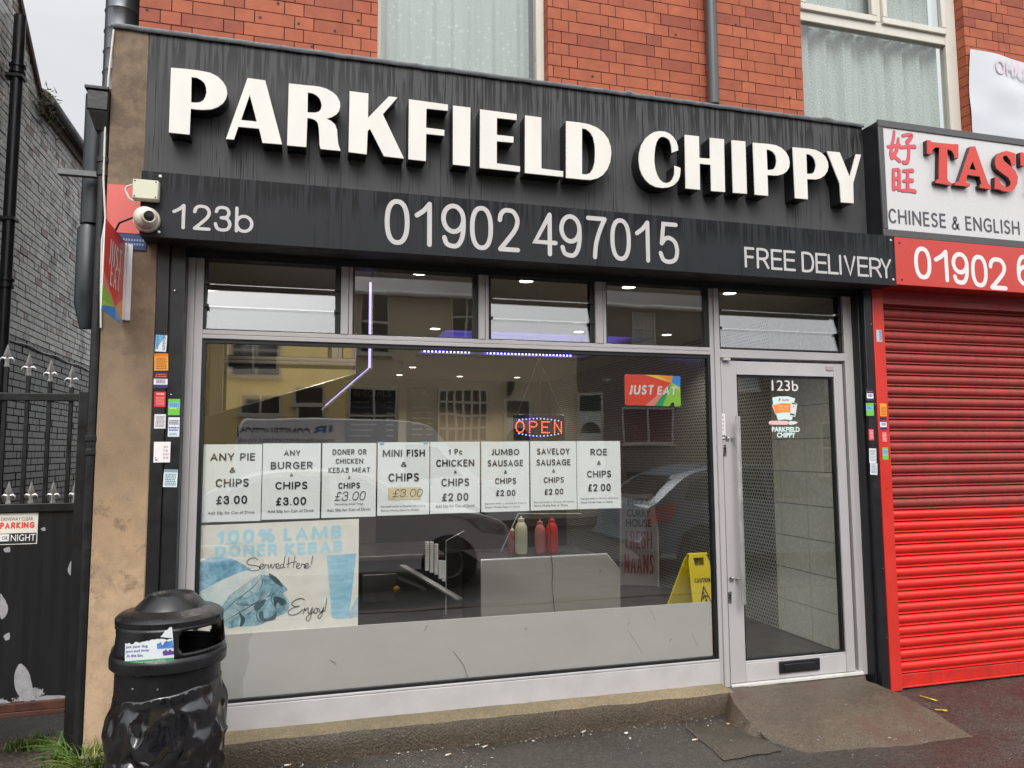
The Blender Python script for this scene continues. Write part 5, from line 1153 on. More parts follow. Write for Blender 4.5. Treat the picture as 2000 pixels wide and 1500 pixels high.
P0 = [fz(q) for q in TL[0][0]]; sh = fz((1752, 500)).x-P0[0].x; tl([p+Vector((sh, 0, 0)) for p in P0], [])
RFA = thing('red_fascia', 'red shutter box with white phone number beside the black shutter box', 'shutter box', (5, -.14, 2.7))
b = MB(); b.box(3.8235, 6.6, -.274, -.02, 2.697, 3.016); b.build('casing', M('red_casing', 'a3241f', .4, var=.1), RFA)
b = MB(); b.box(3.8245, 6.6, -.2775, -.2745, 2.695, 3.02); b.build('front_panel', M('red_fascia_sheet', 'bd3a31', .32, var=.05, vs=4), RFA)
b = MB(); px_glyphs(b, '01902', [(714, 797), (812, 880), (898, 980), (992, 1072), (1080, 1165)], lambda x: (1365+(x-1804)*.35)/2.5, lambda x: (1205+(x-1804)*.36)/2.5, .031, -.2785, 1500, 0, 2.5)
px_glyphs(b, '6', [(1215, 1300)], lambda x: (1395+(x-1990)*.35)/2.5, lambda x: (1240+(x-1990)*.36)/2.5, .031, -.2785, 1500, 0, 2.5); b.build('phone_number', WHITEV, RFA)
for px, py in ((1757, 474), (1762, 546)):
    p = at(px, py, -.28); b = MB(); b.lathe([(.0, -.004), (.006, -.003), (.008, 0)], (p.x, -.2778, p.z), 12, axis=(0, 1, 0)); b.build('rivet', IRON, RFA)
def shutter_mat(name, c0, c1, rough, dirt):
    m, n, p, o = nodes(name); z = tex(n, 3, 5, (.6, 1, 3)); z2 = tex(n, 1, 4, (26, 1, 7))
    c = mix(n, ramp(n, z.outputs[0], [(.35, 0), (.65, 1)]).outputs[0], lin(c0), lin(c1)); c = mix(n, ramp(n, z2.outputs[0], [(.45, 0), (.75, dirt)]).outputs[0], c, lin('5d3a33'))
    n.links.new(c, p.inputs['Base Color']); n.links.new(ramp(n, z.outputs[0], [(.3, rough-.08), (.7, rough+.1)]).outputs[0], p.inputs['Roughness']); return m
SHC = shutter_mat('shutter_red', 'd5281f', 'dd332a', .33, .18); SHD = shutter_mat('shutter_red_dull', '93342f', 'a33c36', .55, .55)  # upper slats get a darker, duller red than the lower ones
RS = thing('roller_shutter', 'closed red roller shutter with dull darker upper slats beside the chip shop door', 'shutter', (5, -.05, 0))
b = MB(); b.box(3.775, 3.866, -.105, .02, 0, 2.70); b.box(3.866, 3.872, -.08, .02, 0, 2.70); b.build('guide_rail', RED, RS, bevel=.004)
pitch = .0775; z0 = .092; prof = [(0, .016), (.03, .012), (.05, .0), (.09, -.005), (.14, -.004), (.18, .002), (.20, .009), (.225, .010), (.26, .004), (.33, -.004), (.45, -.010), (.6, -.0135), (.75, -.0125), (.88, -.006), (.95, .003), (.975, .012), (1, .016)]
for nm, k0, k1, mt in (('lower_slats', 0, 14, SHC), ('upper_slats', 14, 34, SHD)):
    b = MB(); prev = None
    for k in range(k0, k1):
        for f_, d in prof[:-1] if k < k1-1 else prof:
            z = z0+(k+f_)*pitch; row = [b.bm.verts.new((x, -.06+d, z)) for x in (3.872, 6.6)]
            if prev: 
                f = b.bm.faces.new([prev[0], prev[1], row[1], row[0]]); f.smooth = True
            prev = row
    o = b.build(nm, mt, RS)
b = MB(); b.box(3.875, 6.6, -.066, -.03, .018, .09); b.box(3.872, 6.6, -.085, -.03, .006, .018); b.build('bottom_bar', shutter_mat('shutter_bar', 'c3281f', 'd53028', .4, .5), RS, bevel=.003)
b = MB(); b.box(3.80, 6.6, -.10, -.02, 2.60, 2.698); b.build('hood', M('red_casing', 'a3241f', .4), RS)
rgy = -.1055
GR = 'trade stickers on the red shutter rail'
sticker(1711, 644, 1723, 668, rgy, 'a9bcc8', [('3b77a8', .05, .95, .5, .95, 6), ('d8e0e4', .1, .9, .1, .4, 4)], 'silver blue sticker high on the red shutter rail', GR)
sticker(1718, 788, 1732, 813, rgy, 'f2a03a', [('a8651a', .25, .95, .1, .9, 6)], 'orange sticker on the red shutter rail', GR)
sticker(1718, 815, 1732, 839, rgy, 'e9e6ec', [('2a1d3f', 0, .38, 0, 1, 'solid'), ('c5543c', .2, .32, .1, .9, 1), ('3c3552', .45, .7, .15, .9, 3), ('3a2f66', .8, 1, 0, 1, 'solid')], 'purple and white sticker under the orange one on the red rail', GR)
sticker(1722, 844, 1733, 864, rgy, 'd8434a', [('f0b9b6', .05, .95, .05, .9, 7)], 'red sticker with pale print on the red shutter rail', GR)
sticker(1723, 874, 1735, 898, rgy, '6fbf4a', [('8fc4e2', .15, .65, .05, .9, 'solid'), ('3f7fae', .2, .6, .1, .9, 4)], 'green and blue sticker, lowest on the red shutter rail', GR)
BN = thing('banner', 'white cloth banner with faint reversed pink lettering on the brick wall', 'banner', (5.6, -.02, 4.0))
b = MB(); c0, c1 = at(1892, 97, -.012), at(1902, 262, -.012); nx, nz = 40, 26; V = []
for j in range(nz+1):
    row = []
    for i in range(nx+1):
        u, v = i/nx, j/nz; xx = c0.x+(c1.x-c0.x)*v-.02*math.sin(math.pi*v)*(1-u); zz = c0.z-.03*math.sin(math.pi*u)-.02*u
        x = xx+(6.9-xx)*u; z = zz+(3.85-zz)*v; f1 = math.exp(-((u-.12-.1*v)*14)**2)*.02+math.exp(-((u-.05-.35*v)*10)**2)*.014
        row.append(b.bm.verts.new((x, -.014-f1-.012*noise.noise(Vector((u*5, v*4, 1))), z)))
    V.append(row)
for j in range(nz):
    for i in range(nx): b.bm.faces.new([V[j][i], V[j][i+1], V[j+1][i+1], V[j+1][i]])
b.build('cloth', M('banner_cloth', 'c6c8cc', .6, var=.02), BN, smooth=True)
b = MB(); V_, F_, *_r = text_geo('JAHO', .02)
p, q = at(1938, 135, -.05), at(2000, 140, -.05); put_text(b, 'ILAHO', (p+q)/2+Vector((.05, 0, .02)), (-1, 0, 0), UZ, .34, .12, .02); b.build('lettering', M('faint_pink', 'c9bcc2', .6), BN)
# ------------------------------------------------------------------ drainpipes, ducts, cables, CCTV on the left
def pipe(label, name, x, y, z0, z1, r, collars, mat=IRON, shoe=False, cat='drainpipe'):
    t = thing(name, label, cat, (x, y, z0)); b = MB(); b.tube([(x, y, z0), (x, y, z1)], r, 16); b.build('pipe', mat, t)
    for z in collars: 
        b = MB(); b.lathe([(r*1.05, 0), (r*1.35, .005), (r*1.35, .03), (r*1.15, .035), (r*1.15, .07), (r*1.4, .075), (r*1.4, .1), (r*1.05, .105)], (x, y, z), 16, cap=False); b.build('collar', mat, t)
    return t
p = at(1390, 100, -.05)
pipe('dark grey drainpipe running up the red brick wall above the sign', 'drainpipe', p.x, -.055, 3.9, 6.3, .038, [5.6], M('grey_pipe', '4b4a4b', .35, var=.1))
dp = pipe('black cast iron drainpipe running down the left edge of the brown pier', 'drainpipe', -1.024, -.085, 0, 3.3, .023, [at(165, 890, -.085).z, at(190, 345, -.085).z], IRON)
ha, hb, hc, hd_ = at(177, 182, -.05), at(214, 190, -.05), at(190, 228, -.05), at(200, 264, -.05)
b = MB(); b.hexa([(hd_.x-.02, -.11, hd_.z), (-1.004, -.11, hd_.z), (-1.004, -.04, hd_.z), (hd_.x-.02, -.04, hd_.z), (ha.x+.012, -.14, hc.z), (-1.003, -.14, hc.z), (-1.003, .03, hc.z), (ha.x+.012, .03, hc.z)])
b.box(ha.x+.008, -1.002, -.145, .035, hc.z+.001, ha.z-.02); b.box(ha.x-.004, -.998, -.155, .04, ha.z-.019, ha.z); b.build('hopper', IRON, dp, bevel=.004)
b = MB(); b.tube([(-1.024, -.085, 3.29), (-1.024, -.085, hd_.z+.01)], .021, 14); b.build('outlet', IRON, dp)
FL = thing('flue_duct', 'galvanised spiral flue duct rising behind the left end of the sign', 'duct', (-1.09, .5, 3.4))
b = MB(); prof = []; z = 3.62
while z < 6.6: prof += [(.096, z), (.096, z+.115), (.101, z+.122), (.096, z+.129)]; z += .13
b.lathe(prof, (-1.093, .5, 0), 32); b.build('pipe', M('galvanised_duct', '77797d', .33, .85, .12, 5), FL)
DUCT = M('dark_duct_paint', '2b3133', .4, var=.15, vs=8)
b = MB(); b.lathe([(.06, 2.90), (.06, 3.66)], (-1.175, .35, 0), 20); b.build('upper_casing', DUCT, FL)
b = MB(); b.lathe([(.03, 2.30), (.062, 2.44), (.062, 2.87), (.04, 2.90), (.04, 2.95), (.02, 2.97)], (-1.185, .35, 0), 20); b.build('lower_casing', DUCT, FL)
b = MB(); b.box(-1.32, -1.10, .2, .24, 3.135, 3.165); b.build('bracket', M('bracket_grey', '6f7072', .5, var=.2, vs=20), FL)
b = MB(); b.tube([at(222, 58, -.108), at(212, 150, -.112), at(205, 260, -.112), at(202, 350, -.112), at(206, 430, -.112), at(199, 470, -.112), at(197, 560, -.112), at(197, 640, -.112)], .005, 8)
tag(b.build('cable', M('white_cable', 'cfc9bf', .5)), 'thin white cable hanging down the left edge of the pier', 'cable')
JB2 = thing('junction_box', 'square cream junction box with cable on the left end of the black shutter box', 'junction box', (-.775, -.33, 2.87))
a, c = at(259, 348, -.33), at(309, 391, -.33)
b = MB(); b.box(a.x, c.x, -.33, -.2795, c.z, a.z); b.build('box', M('cream_box', 'c9c7b1', .45, var=.04), JB2, bevel=.008)
b = MB()
b.box(a.x+.003, c.x-.003, -.334, -.3302, c.z+.003, a.z-.003); b.build('lid', M('cream_box', 'c9c7b1', .45), JB2, bevel=.002)
for x in (a.x+.012, c.x-.012):
    for z in (c.z+.012, a.z-.012): b = MB(); b.lathe([(.004, 0), (.004, -.0012)], (x, -.334, z), 8, axis=(0, 1, 0)); b.build('screw', INK, JB2)
b = MB(); b.tube([(a.x+.002, -.3, a.z-.02), (a.x-.03, -.3, a.z-.035), (a.x-.038, -.3, (a.z+c.z)/2), (a.x-.02, -.3, c.z+.01), (a.x+.02, -.30, c.z-.02)], .005, 8); b.build('cable', M('white_cable', 'cfc9bf', .5), JB2)
CC = thing('dome_camera', 'stained white dome CCTV camera under the junction box', 'camera', (-.76, -.33, 2.77))
cp = at(283, 424, -.34)
DOME = M('stained_white', 'c9c1b4', .35, var=.22, vs=9)
b = MB(); b.lathe([(.062, .064), (.064, .05), (.062, .03), (.058, .03)], (cp.x, cp.y, cp.z), 28, axis=(0, 1, 0)); b.build('base_ring', DOME, CC)
b = MB(); bmesh.ops.create_uvsphere(b.bm, u_segments=28, v_segments=18, radius=.056)
for v in b.bm.verts: v.co = Vector((cp.x+v.co.x, cp.y+.01+v.co.y*.95, cp.z+v.co.z))
b.build('ball', DOME, CC, smooth=True)
ax = Vector((.42, -.85, -.12)).normalized(); cc = cp+Vector((0, .01, 0))
b = MB(); b.lathe([(.033, .045), (.033, .064), (.028, .067), (.025, .060), (0, .059)], cc, 24, axis=ax); lr = b.build('lens_ring', DOME, CC)
b = MB(); b.lathe([(.024, .0605), (.012, .0625), (0, .064)], cc, 20, axis=ax); b.build('lens', M('camera_lens', '0d0d0d', .35, var=.1), lr)
b = MB(); b.tube([cp+Vector((-.05, .0, -.005)), cp+Vector((-.12, .03, -.03)), cp+Vector((-.155, .1, -.06)), cp+Vector((-.165, .22, -.07))], .005, 8); b.build('lead', INK, CC)
# ------------------------------------------------------------------ alley: painted gable wall of the next house
NB = thing('neighbour_house', 'house with grey white painted brick gable wall, dark below, across the alley', 'house', (-5, 5.5, 0))
XW = -3.0
ztop = lambda y: 5.70 if y > 5.28 else 5.70+(5.28-y)*.90
def nb(u, z):
    k = random.uniform(.82, 1.1)
    if z > 2.79: 
        h = random.random(); c = lin('e6e3de') if h < .86 else lin('c2b8b3') if h < .95 else lin('9c7468')
    else: c = lin('4c463f') if random.random() < .8 else lin('5a5046')
    return tuple(v*k for v in c)
b = MB().tints(); bricks(b, 1.5, 8.0, 0, 8.2, [], lambda u, d, z: Vector((XW-d, u, z)), nb, course=.0775, joint=.013, depth=.1, bond='english', ztop=ztop, jit=.004); b.build('gable_wall', PBRICK, NB)
b = MB(); b.prism([(XW-.012, 1.5, 0), (XW-.012, 8.0, 0), (XW-.012, 8.0, 5.68), (XW-.012, 5.28, 5.68), (XW-.012, 1.5, 9.0)], (-6, 0, 0)); b.build('wall', DMORTAR, NB)
b = MB(); b.prism([(XW+.03, 5.20, 5.70), (XW+.03, 1.4, 9.12), (XW+.03, 1.4, 9.22), (XW+.03, 5.20, 5.80)], (-6.1, 0, 0)); b.build('verge', M('dark_verge', '4a3733', .7), NB)
b = MB(); b.prism([(XW+.08, 5.25, 5.74), (XW+.08, 8.1, 5.74), (XW-3, 8.1, 7.4), (XW-3, 5.25, 7.4)], (0, 0, .08)); b.build('roof', M('roof_tiles', '5a4a44', .8), NB)
b = MB(); b.tube([(XW+.09, 5.28, 5.735), (XW+.09, 8.15, 5.70)], .055, 12); gt = b.build('gutter', M('gutter_grey', '4f4e4d', .4, var=.2), NB)
b = MB(); b.box(XW-.0, XW+.03, 5.28, 8.05, 5.56, 5.70); b.build('fascia_board', M('old_fascia', '5d4238', .7, var=.3), NB)
# weeds growing in the gutter corner
b = MB()
for i in range(160):
    p = Vector((XW+.06+random.uniform(-.06, .08), 5.3+random.gauss(0, .14), 5.66+random.gauss(0, .12))); d = Vector((random.gauss(0, .5), random.gauss(0, .7), random.uniform(-.4, 1))).normalized()*random.uniform(.04, .13); s_ = d.cross(Vector((random.random(), random.random(), .2))).normalized()*.009
    b.face([p-s_, p+s_, p+d])
tag(b.build('gutter_weeds', M('weed_green', '5d6340', .7, var=.4, vs=20)), 'dry green weeds sprouting at the end of the neighbour gutter', 'weeds')
p0, p1 = atx(36, 110, XW+.09), None
pw = pipe('tall black soil pipe on the grey painted gable wall', 'soil_pipe', XW+.09, atx(25, 300, XW+.09).y, 0, atx(41, 34, XW+.09).z, .056, [atx(37, 150, XW+.09).z, atx(5, 560, XW+.09).z], M('soil_pipe_black', '1d1d20', .35, var=.2))
yv = atx(25, 300, XW+.09).y
for z in (atx(37, 155, XW+.09).z, atx(15, 425, XW+.09).z): b = MB(); b.box(XW-.0, XW+.16, yv-.07, yv+.07, z-.02, z+.01); b.build('pipe_clip', IRON, pw)
b = MB(); pts = []
for i in range(24): pts.append((XW+.022, 3.9+4.1*i/23, 2.80+.012*math.sin(i*1.1)))
b.tube(pts, .011, 6); tag(b.build('cable', M('pale_cable', 'd5d3cf', .5)), 'pale cable running along the neighbour wall above the dark painted bricks', 'cable')
b = MB(); b.box(-9, XW-.02, 30, 30.5, 0, 3); 
tag(b.build('far_wall', M('plain_brickwork', '6b4b3f', .9)), 'low plain brick wall far down the alley', 'wall')
# ------------------------------------------------------------------ alley gate
GT = thing('metal_gate', 'black steel alley gate with silver spear tops and peeling paint', 'gate', (-1.8, .1, .3))
gy_ = .1
def peel():
    m, n, p, o = nodes('peeling_black_paint'); z = tex(n, 3.2, 7, rough=.72); z2 = tex(n, 22, 6); d = tex(n, 1, 3, (30, 1, 1.2))
    t = n.nodes.new('ShaderNodeTexCoord'); sp = n.nodes.new('ShaderNodeSeparateXYZ'); n.links.new(t.outputs['Object'], sp.inputs[0])
    ed = n.nodes.new('ShaderNodeMapRange'); ed.inputs[1].default_value = .16; ed.inputs[2].default_value = -.02; ed.inputs[3].default_value = 0; ed.inputs[4].default_value = .2; n.links.new(sp.outputs[2], ed.inputs[0])
    ad = n.nodes.new('ShaderNodeMath'); n.links.new(z.outputs[0], ad.inputs[0]); n.links.new(ed.outputs[0], ad.inputs[1])
    pm = ramp(n, ad.outputs[0], [(.685, 0), (.70, 1)]).outputs[0]
    blk = mix(n, ramp(n, d.outputs[0], [(.4, 0), (.6, .8)]).outputs[0], lin('0d0d0f'), lin('17181b'))
    c = mix(n, pm, blk, mix(n, ramp(n, z2.outputs[0], [(.35, 0), (.65, 1)]).outputs[0], lin('77777a'), lin('a9a9aa')))
    n.links.new(c, p.inputs['Base Color']); p.inputs['Roughness'].default_value = .38; bumpn(n, p, pm, .5, .002); return m
PEEL = peel(); GBLK = M('gate_black', '0f0f11', .4, var=.2, vs=12); GBARE = M('bare_patch', '939294', .6, var=.2, vs=25, bump=.3)
b = MB(); b.box(-2.9, -1.09, gy_, gy_+.01, .355, 1.30); b.build('sheet', PEEL, GT)
for pts in ([(30,1310),(43,1296),(58,1320),(64,1345),(60,1372),(48,1370),(30,1345)], [(134,1105),(146,1088),(152,1100),(146,1118),(140,1124),(133,1118)], [(0,1160),(10,1172),(16,1190),(8,1208),(0,1205)], [(8,1240),(18,1236),(18,1248),(10,1250)], [(0,1365),(20,1372),(40,1378),(0,1384)], [(74,1362),(100,1358),(146,1361),(146,1372),(76,1377)], [(8,1072),(18,1068),(19,1078),(9,1078)], [(80,1032),(88,1030),(89,1036),(84,1038)]):
    P = [at(x, y, gy_-.0006) for x, y in pts]; P = [Vector((u, gy_-.0006, v)) for u, v in smoothpts([tuple(q.xz) for q in P], True, 3)]; P = [q+Vector((noise.noise(q*60)*.006, 0, noise.noise(q*50+Vector((3, 1, 2)))*.006)) for q in P]
    b = MB(); b.prism(P, (0, .0006, 0)); b.build('bare_metal', GBARE, GT)
zt, zm = at(90, 775, gy_).z, at(90, 991, gy_).z
b = MB(); b.box(-2.9, -1.085, gy_-.02, gy_+.02, zt-.022, zt+.018); b.build('top_rail', GBLK, GT, bevel=.003)
b = MB(); b.box(-2.9, -1.085, gy_-.02, gy_+.02, zm-.02, zm+.022); b.build('middle_rail', GBLK, GT, bevel=.003)
b = MB(); b.box(-2.9, -1.085, gy_-.022, gy_+.02, .31, .352); b.box(-2.9, -1.085, gy_-.026, gy_+.02, .285, .3095); b.build('bottom_rail', M('rusty_rail', '47271a', .6, var=.5, vs=14), GT, bevel=.003)
b = MB(); b.box(-1.13, -1.07, gy_-.03, gy_+.03, .0, zt+.03); b.build('post', GBLK, GT, bevel=.004)
SPEAR = M('silver_spear', 'b4b3b1', .38, .6, .1, 30)
def spear(x, z, h):
    b = MB(); k = h/.125
    b.lathe([(.0, h), (.006*k, h*.86), (.019*k, h*.52), (.011*k, h*.42), (.009*k, h*.36), (.013*k, h*.3), (.01*k, h*.22), (.011*k, h*.1), (.014*k, h*.06), (.014*k, 0)], (x, gy_, z), 4)
    for s_ in (-1, 1): b.tube([(x+s_*.006*k, gy_, z+h*.36), (x+s_*.022*k, gy_, z+h*.40), (x+s_*.033*k, gy_, z+h*.33), (x+s_*.034*k, gy_, z+h*.24)], [.006*k, .0065*k, .005*k, .002*k], 6)
    b.build('spear', SPEAR, GT)
tops = [(at(14.7, 672, gy_), at(7, 850, gy_)), (at(58.6, 690, gy_), at(50, 850, gy_)), (at(98, 701.6, gy_), at(92, 850, gy_)), (at(141.6, 713, gy_), at(136, 850, gy_))]
xs_ = [(q[0].x+q[1].x)/2 for q in tops]; dx = (xs_[-1]-xs_[0])/3
bars = [(xs_[0]+dx*i, tops[i][0].z) for i in range(4)]+[(xs_[0]-dx*(i+1), tops[0][0].z+.045*(i+1)) for i in range(9)]
for x, z in bars:
    b = MB(); b.box(x-.009, x+.009, gy_-.009, gy_+.009, zm, z-.115); b.build('bar', GBLK, GT)
    spear(x, z-.12, .12)
    spear(x+dx*.42-.004, zm+.022, .115)
sg = thing('gate_sign', 'small white sign reading DRIVEWAY CLEAR PARKING OR NIGHT on the black gate', 'sign', (-1.5, gy_-.004, 1.1))
a, c = at(77, 1001, gy_-.004), at(72, 1062, gy_-.004); xl = c.x-.42
b = MB(); b.box(xl, c.x, gy_-.004, gy_-.0005, c.z, a.z); b.build('sheet', M('cream_sign', 'd9d3c6', .45), sg)
zz = lambda py: at(40, py, gy_).z
b = MB(); rect(b, xl+.004, c.x-.004, c.z+.004, zz(1041), gy_-.0046); b.build('black_band', INK, sg)
b = MB(); p, q = at(2, 1013, gy_-.005), at(66, 1014, gy_-.005); put_text(b, 'DRIVEWAY CLEAR.', (p+q)/2, UX, UZ, (q-p).length, .018, .0); b.build('lettering', GREYINK, sg)
b = MB(); p, q = at(0, 1026, gy_-.005), at(67, 1026, gy_-.005); put_caps(b, 'PARKING', (p+q)/2, UX, UZ, (q-p).length, .032, .22); b.build('red_lettering', M('sign_red', 'd4472f', .5), sg)
b = MB(); p, q = at(21, 1050, gy_-.006), at(69, 1050, gy_-.006); put_text(b, 'NIGHT', (p+q)/2, UX, UZ, (q-p).length, .034, .006); b.build('white_lettering', WHITEV, sg)
b = MB(); p, q = at(-14, 1058, gy_-.0052), at(18, 1043, gy_-.0052); rect(b, p.x, q.x, p.z, q.z, gy_-.0052); b.build('or_box', WHITEV, sg)
b = MB(); p, q = at(4, 1051, gy_-.006), at(15, 1051, gy_-.006); put_text(b, 'OR', (p+q)/2, UX, UZ, (q-p).length, .018, .0); p = at(-6, 1051, gy_-.006); put_text(b, 'Y', p, UX, UZ, .026, .034, .0); b.build('or_lettering', INK, sg)
# ------------------------------------------------------------------ litter bin
BC = Vector((-.522, -.78, 0)); 
LB = thing('litter_bin', 'black hooded litter bin with torn sticker and bin bag pulled over its sides', 'litter bin', BC)
BP = M('bin_plastic', '151517', .30, var=.3, vs=9, bump=.12, bs=160)
rv = math.degrees(math.atan2(-CD-BC.y, 0-BC.x))            # direction of the pavement in front of the bin
zf = lambda py, r: at(318, py, BC.y-r*.9).z
Z = dict(top=at(335, 1158, BC.y).z, crown=zf(1194, .14), lid=zf(1217, .205), rim1=zf(1293, .225), rim0=zf(1315, .225), body=zf(1369, .208))
b = MB(); b.lathe([(.0, Z['top']-.008), (.066, Z['top']-.009), (.074, Z['top']-.002), (.088, Z['top']), (.092, Z['top']-.003), (.138, Z['crown']+.002), (.140, Z['crown']-.002), (.148, Z['crown']-.005), (.188, Z['crown']-.016), (.203, Z['lid']+.010), (.212, Z['lid']), (.212, Z['lid']-.018), (.206, Z['lid']-.024)], BC, 72); b.build('lid', BP, LB)
openings = ((8, 88), (126, 206), (246, 288))
b = MB(); zs = [Z['lid']-.02]+[Z['lid']-.02+(Z['rim1']+.012-Z['lid']+.02)*i/8 for i in range(1, 9)]
prof = [(.206+.012*i/8, z) for i, z in enumerate(zs)]
def skip(i, a):
    rel = (a-rv) % 360
    for o0, o1 in openings:
        m0, m1 = o0, o1
        if i in (1, 6): m0, m1 = o0+2.5, o1-2.5
        if m0 < rel < m1 and 1 <= i <= 6: return True
    return False
b.lathe(prof, BC, 144, skip=skip, cap=False); b.build('hood', BP, LB, solid=.008)
b = MB(); b.lathe([(.215, Z['rim1']+.014), (.226, Z['rim1']+.004), (.229, Z['rim1']-.01), (.228, Z['rim0']), (.222, Z['rim0']-.006), (.208, Z['rim0']-.004), (.205, Z['rim1']+.01), (.215, Z['rim1']+.014)], BC, 72, cap=False); b.build('rim', BP, LB)
b = MB(); b.lathe([(.205, Z['rim0']), (.207, Z['body']), (.2, .12), (.19, .0)], BC, 72, cap=False); b.lathe([(.198, Z['rim0']), (.198, .5), (0, .5)], BC, 48, cap=False); b.build('body', BP, LB)
b = MB(); nA, nZ = 40, 10; V = []; rb_ = random.Random(21)
zb1 = Z['body']+.012
for j in range(nZ+1):
    v = j/nZ; row = []
    for i in range(nA):
        a = 2*math.pi*(i+rb_.uniform(-.28, .28)*(1 if 0 < j < nZ-1 else .1))/nA
        edge = .014*noise.noise(Vector((math.cos(a)*2.2, math.sin(a)*2.2, 4)))+.03*math.cos(a-math.radians(rv+70))
        low = .10+.10*(.5+.5*math.sin(a+2.3))+.03*rb_.random()
        z = low+(zb1+edge-low)*v+(rb_.uniform(-.016, .016) if 0 < j < nZ else 0)
        env = math.sin(math.pi*min(1, .06+v*.9))**.6
        r = .212+.020*env+rb_.uniform(-.016, .018)*env*(1.15 if v < .8 else .7)
        if v > .66: r += (.010 if i % 2 else -.006)*(1-abs(v-.84)/.2 if abs(v-.84) < .2 else 0)
        if j >= nZ-1: r = .2105+(.003 if i % 2 else 0)*(j == nZ-1)
        if j == 0: r = .2115
        r = max(.2105, r)
        row.append(b.bm.verts.new(BC+Vector((r*math.cos(a), r*math.sin(a), z))))
    V.append(row)
for j in range(nZ):
    for i in range(nA):
        q = [V[j][i], V[j][(i+1) % nA], V[j+1][(i+1) % nA], V[j+1][i]]
        if rb_.random() < .5: b.bm.faces.new([q[0], q[1], q[2]]); b.bm.faces.new([q[0], q[2], q[3]])
        else: b.bm.faces.new([q[0], q[1], q[3]]); b.bm.faces.new([q[1], q[2], q[3]])
BAG = M('bin_bag', '101013', .14, var=.2, vs=20, spec=1.0, bump=.12, bs=30, rvar=.04)
bg_ = b.build('bin_bag', BAG, LB, smooth=True)
bg_.data.edges.foreach_get; ss = bg_.modifiers.new('soft', 'SUBSURF'); ss.levels = ss.render_levels = 2
cr = bg_.data.attributes.new('crease_edge', 'FLOAT', 'EDGE')
for k_ in range(len(cr.data)): cr.data[k_].value = rb_.choice((0, 0, .35, .6))
bg_.modifiers.new('thick', 'SOLIDIFY').thickness = .001
b = MB()
for i in range(60):
    a = 2*math.pi*i/60
b.lathe([(.196, Z['rim0']-.03), (.19, Z['rim0']-.06), (.15, Z['rim0']-.09), (.07, Z['rim0']-.12), (0, Z['rim0']-.12)], BC, 48, cap=False)
for v in b.bm.verts: v.co += Vector((noise.noise(v.co*22)*.018, noise.noise(v.co*22+Vector((4, 4, 0)))*.018, noise.noise(v.co*30)*.03))
b.build('bag_mouth', BAG, LB, smooth=True)
for px, py in ((259, 1346), (308, 1347)):
    d = (px-1000)/FPX*RX-(py-750)/FPX*UY+W_; o_ = Vector((0, -CD, CH)); A_ = d.x**2+d.y**2; B_ = 2*((o_.x-BC.x)*d.x+(o_.y-BC.y)*d.y); C_ = (o_.x-BC.x)**2+(o_.y-BC.y)**2-.2085**2; D_ = B_*B_-4*A_*C_
    if D_ > 0:
        p = o_+d*((-B_-math.sqrt(D_))/(2*A_)); n_ = Vector((p.x-BC.x, p.y-BC.y, 0)).normalized(); b = MB(); b.lathe([(.005, 0), (.004, .003), (0, .004)], p-n_*.001, 10, axis=n_); b.build('rivet', CHROME, LB)
def onbin(px, py, r):
    d = (px-1000)/FPX*RX-(py-750)/FPX*UY+W_; o_ = Vector((0, -CD, CH)); A_ = d.x**2+d.y**2; B_ = 2*((o_.x-BC.x)*d.x+(o_.y-BC.y)*d.y); C_ = (o_.x-BC.x)**2+(o_.y-BC.y)**2-r*r; D_ = max(0, B_*B_-4*A_*C_)
    return o_+d*((-B_-math.sqrt(D_))/(2*A_))
sk = thing('bin_sticker', 'torn green and white sticker on the litter bin hood asking to bin litter', 'sticker', onbin(290, 1300, .221))
def bpoly(name, m, pts, r):
    b = MB(); n = 10; P = [onbin(180+x/4.053, 1130+y/4.054, r) for x, y in pts]; b.prism(P, (0, 0, 0)); return b.build(name, m, sk)
def bquad(name, m, fl, fr, r, n=12):
    b = MB(); A = []
    for i in range(n+1):
        q = [(fl[k][0]+(fr[k][0]-fl[k][0])*i/n, fl[k][1]+(fr[k][1]-fl[k][1])*i/n) for k in (0, 1)]
        if k_j: q[0] = (q[0][0], q[0][1]+random.uniform(-k_j, k_j))
        A.append([b.bm.verts.new(onbin(180+x/4.053, 1130+y/4.054, r)) for x, y in q])
    for i in range(n): b.bm.faces.new([A[i][0], A[i+1][0], A[i+1][1], A[i][1]])
    return b.build(name, m, sk)
k_j = 10; bquad('paper', M('sticker_paper', 'd5d9da', .5, var=.06, vs=30), [(262, 520), (258, 655)], [(640, 470), (648, 625)], .2235, 24)
k_j = 0; bquad('green_band', M('sticker_green', '3f8f63', .5, var=.05), [(258, 655), (262, 697)], [(648, 625), (650, 662)], .2236)
k_j = 12; bquad('torn_corner', M('sticker_paper', 'd5d9da', .5), [(540, 455), (600, 470)], [(632, 380), (640, 470)], .2234, 5); k_j = 22; bquad('blue_glove_print', M('glove_blue', '4a7fc0', .5, var=.5, vs=60), [(512, 520), (515, 558)], [(635, 500), (645, 550)], .2239, 8); k_j = 12
bquad('purple_print', M('glove_purple', '5f3f86', .5, var=.3, vs=60), [(555, 575), (565, 612)], [(645, 562), (648, 600)], .2241, 6); k_j = 0
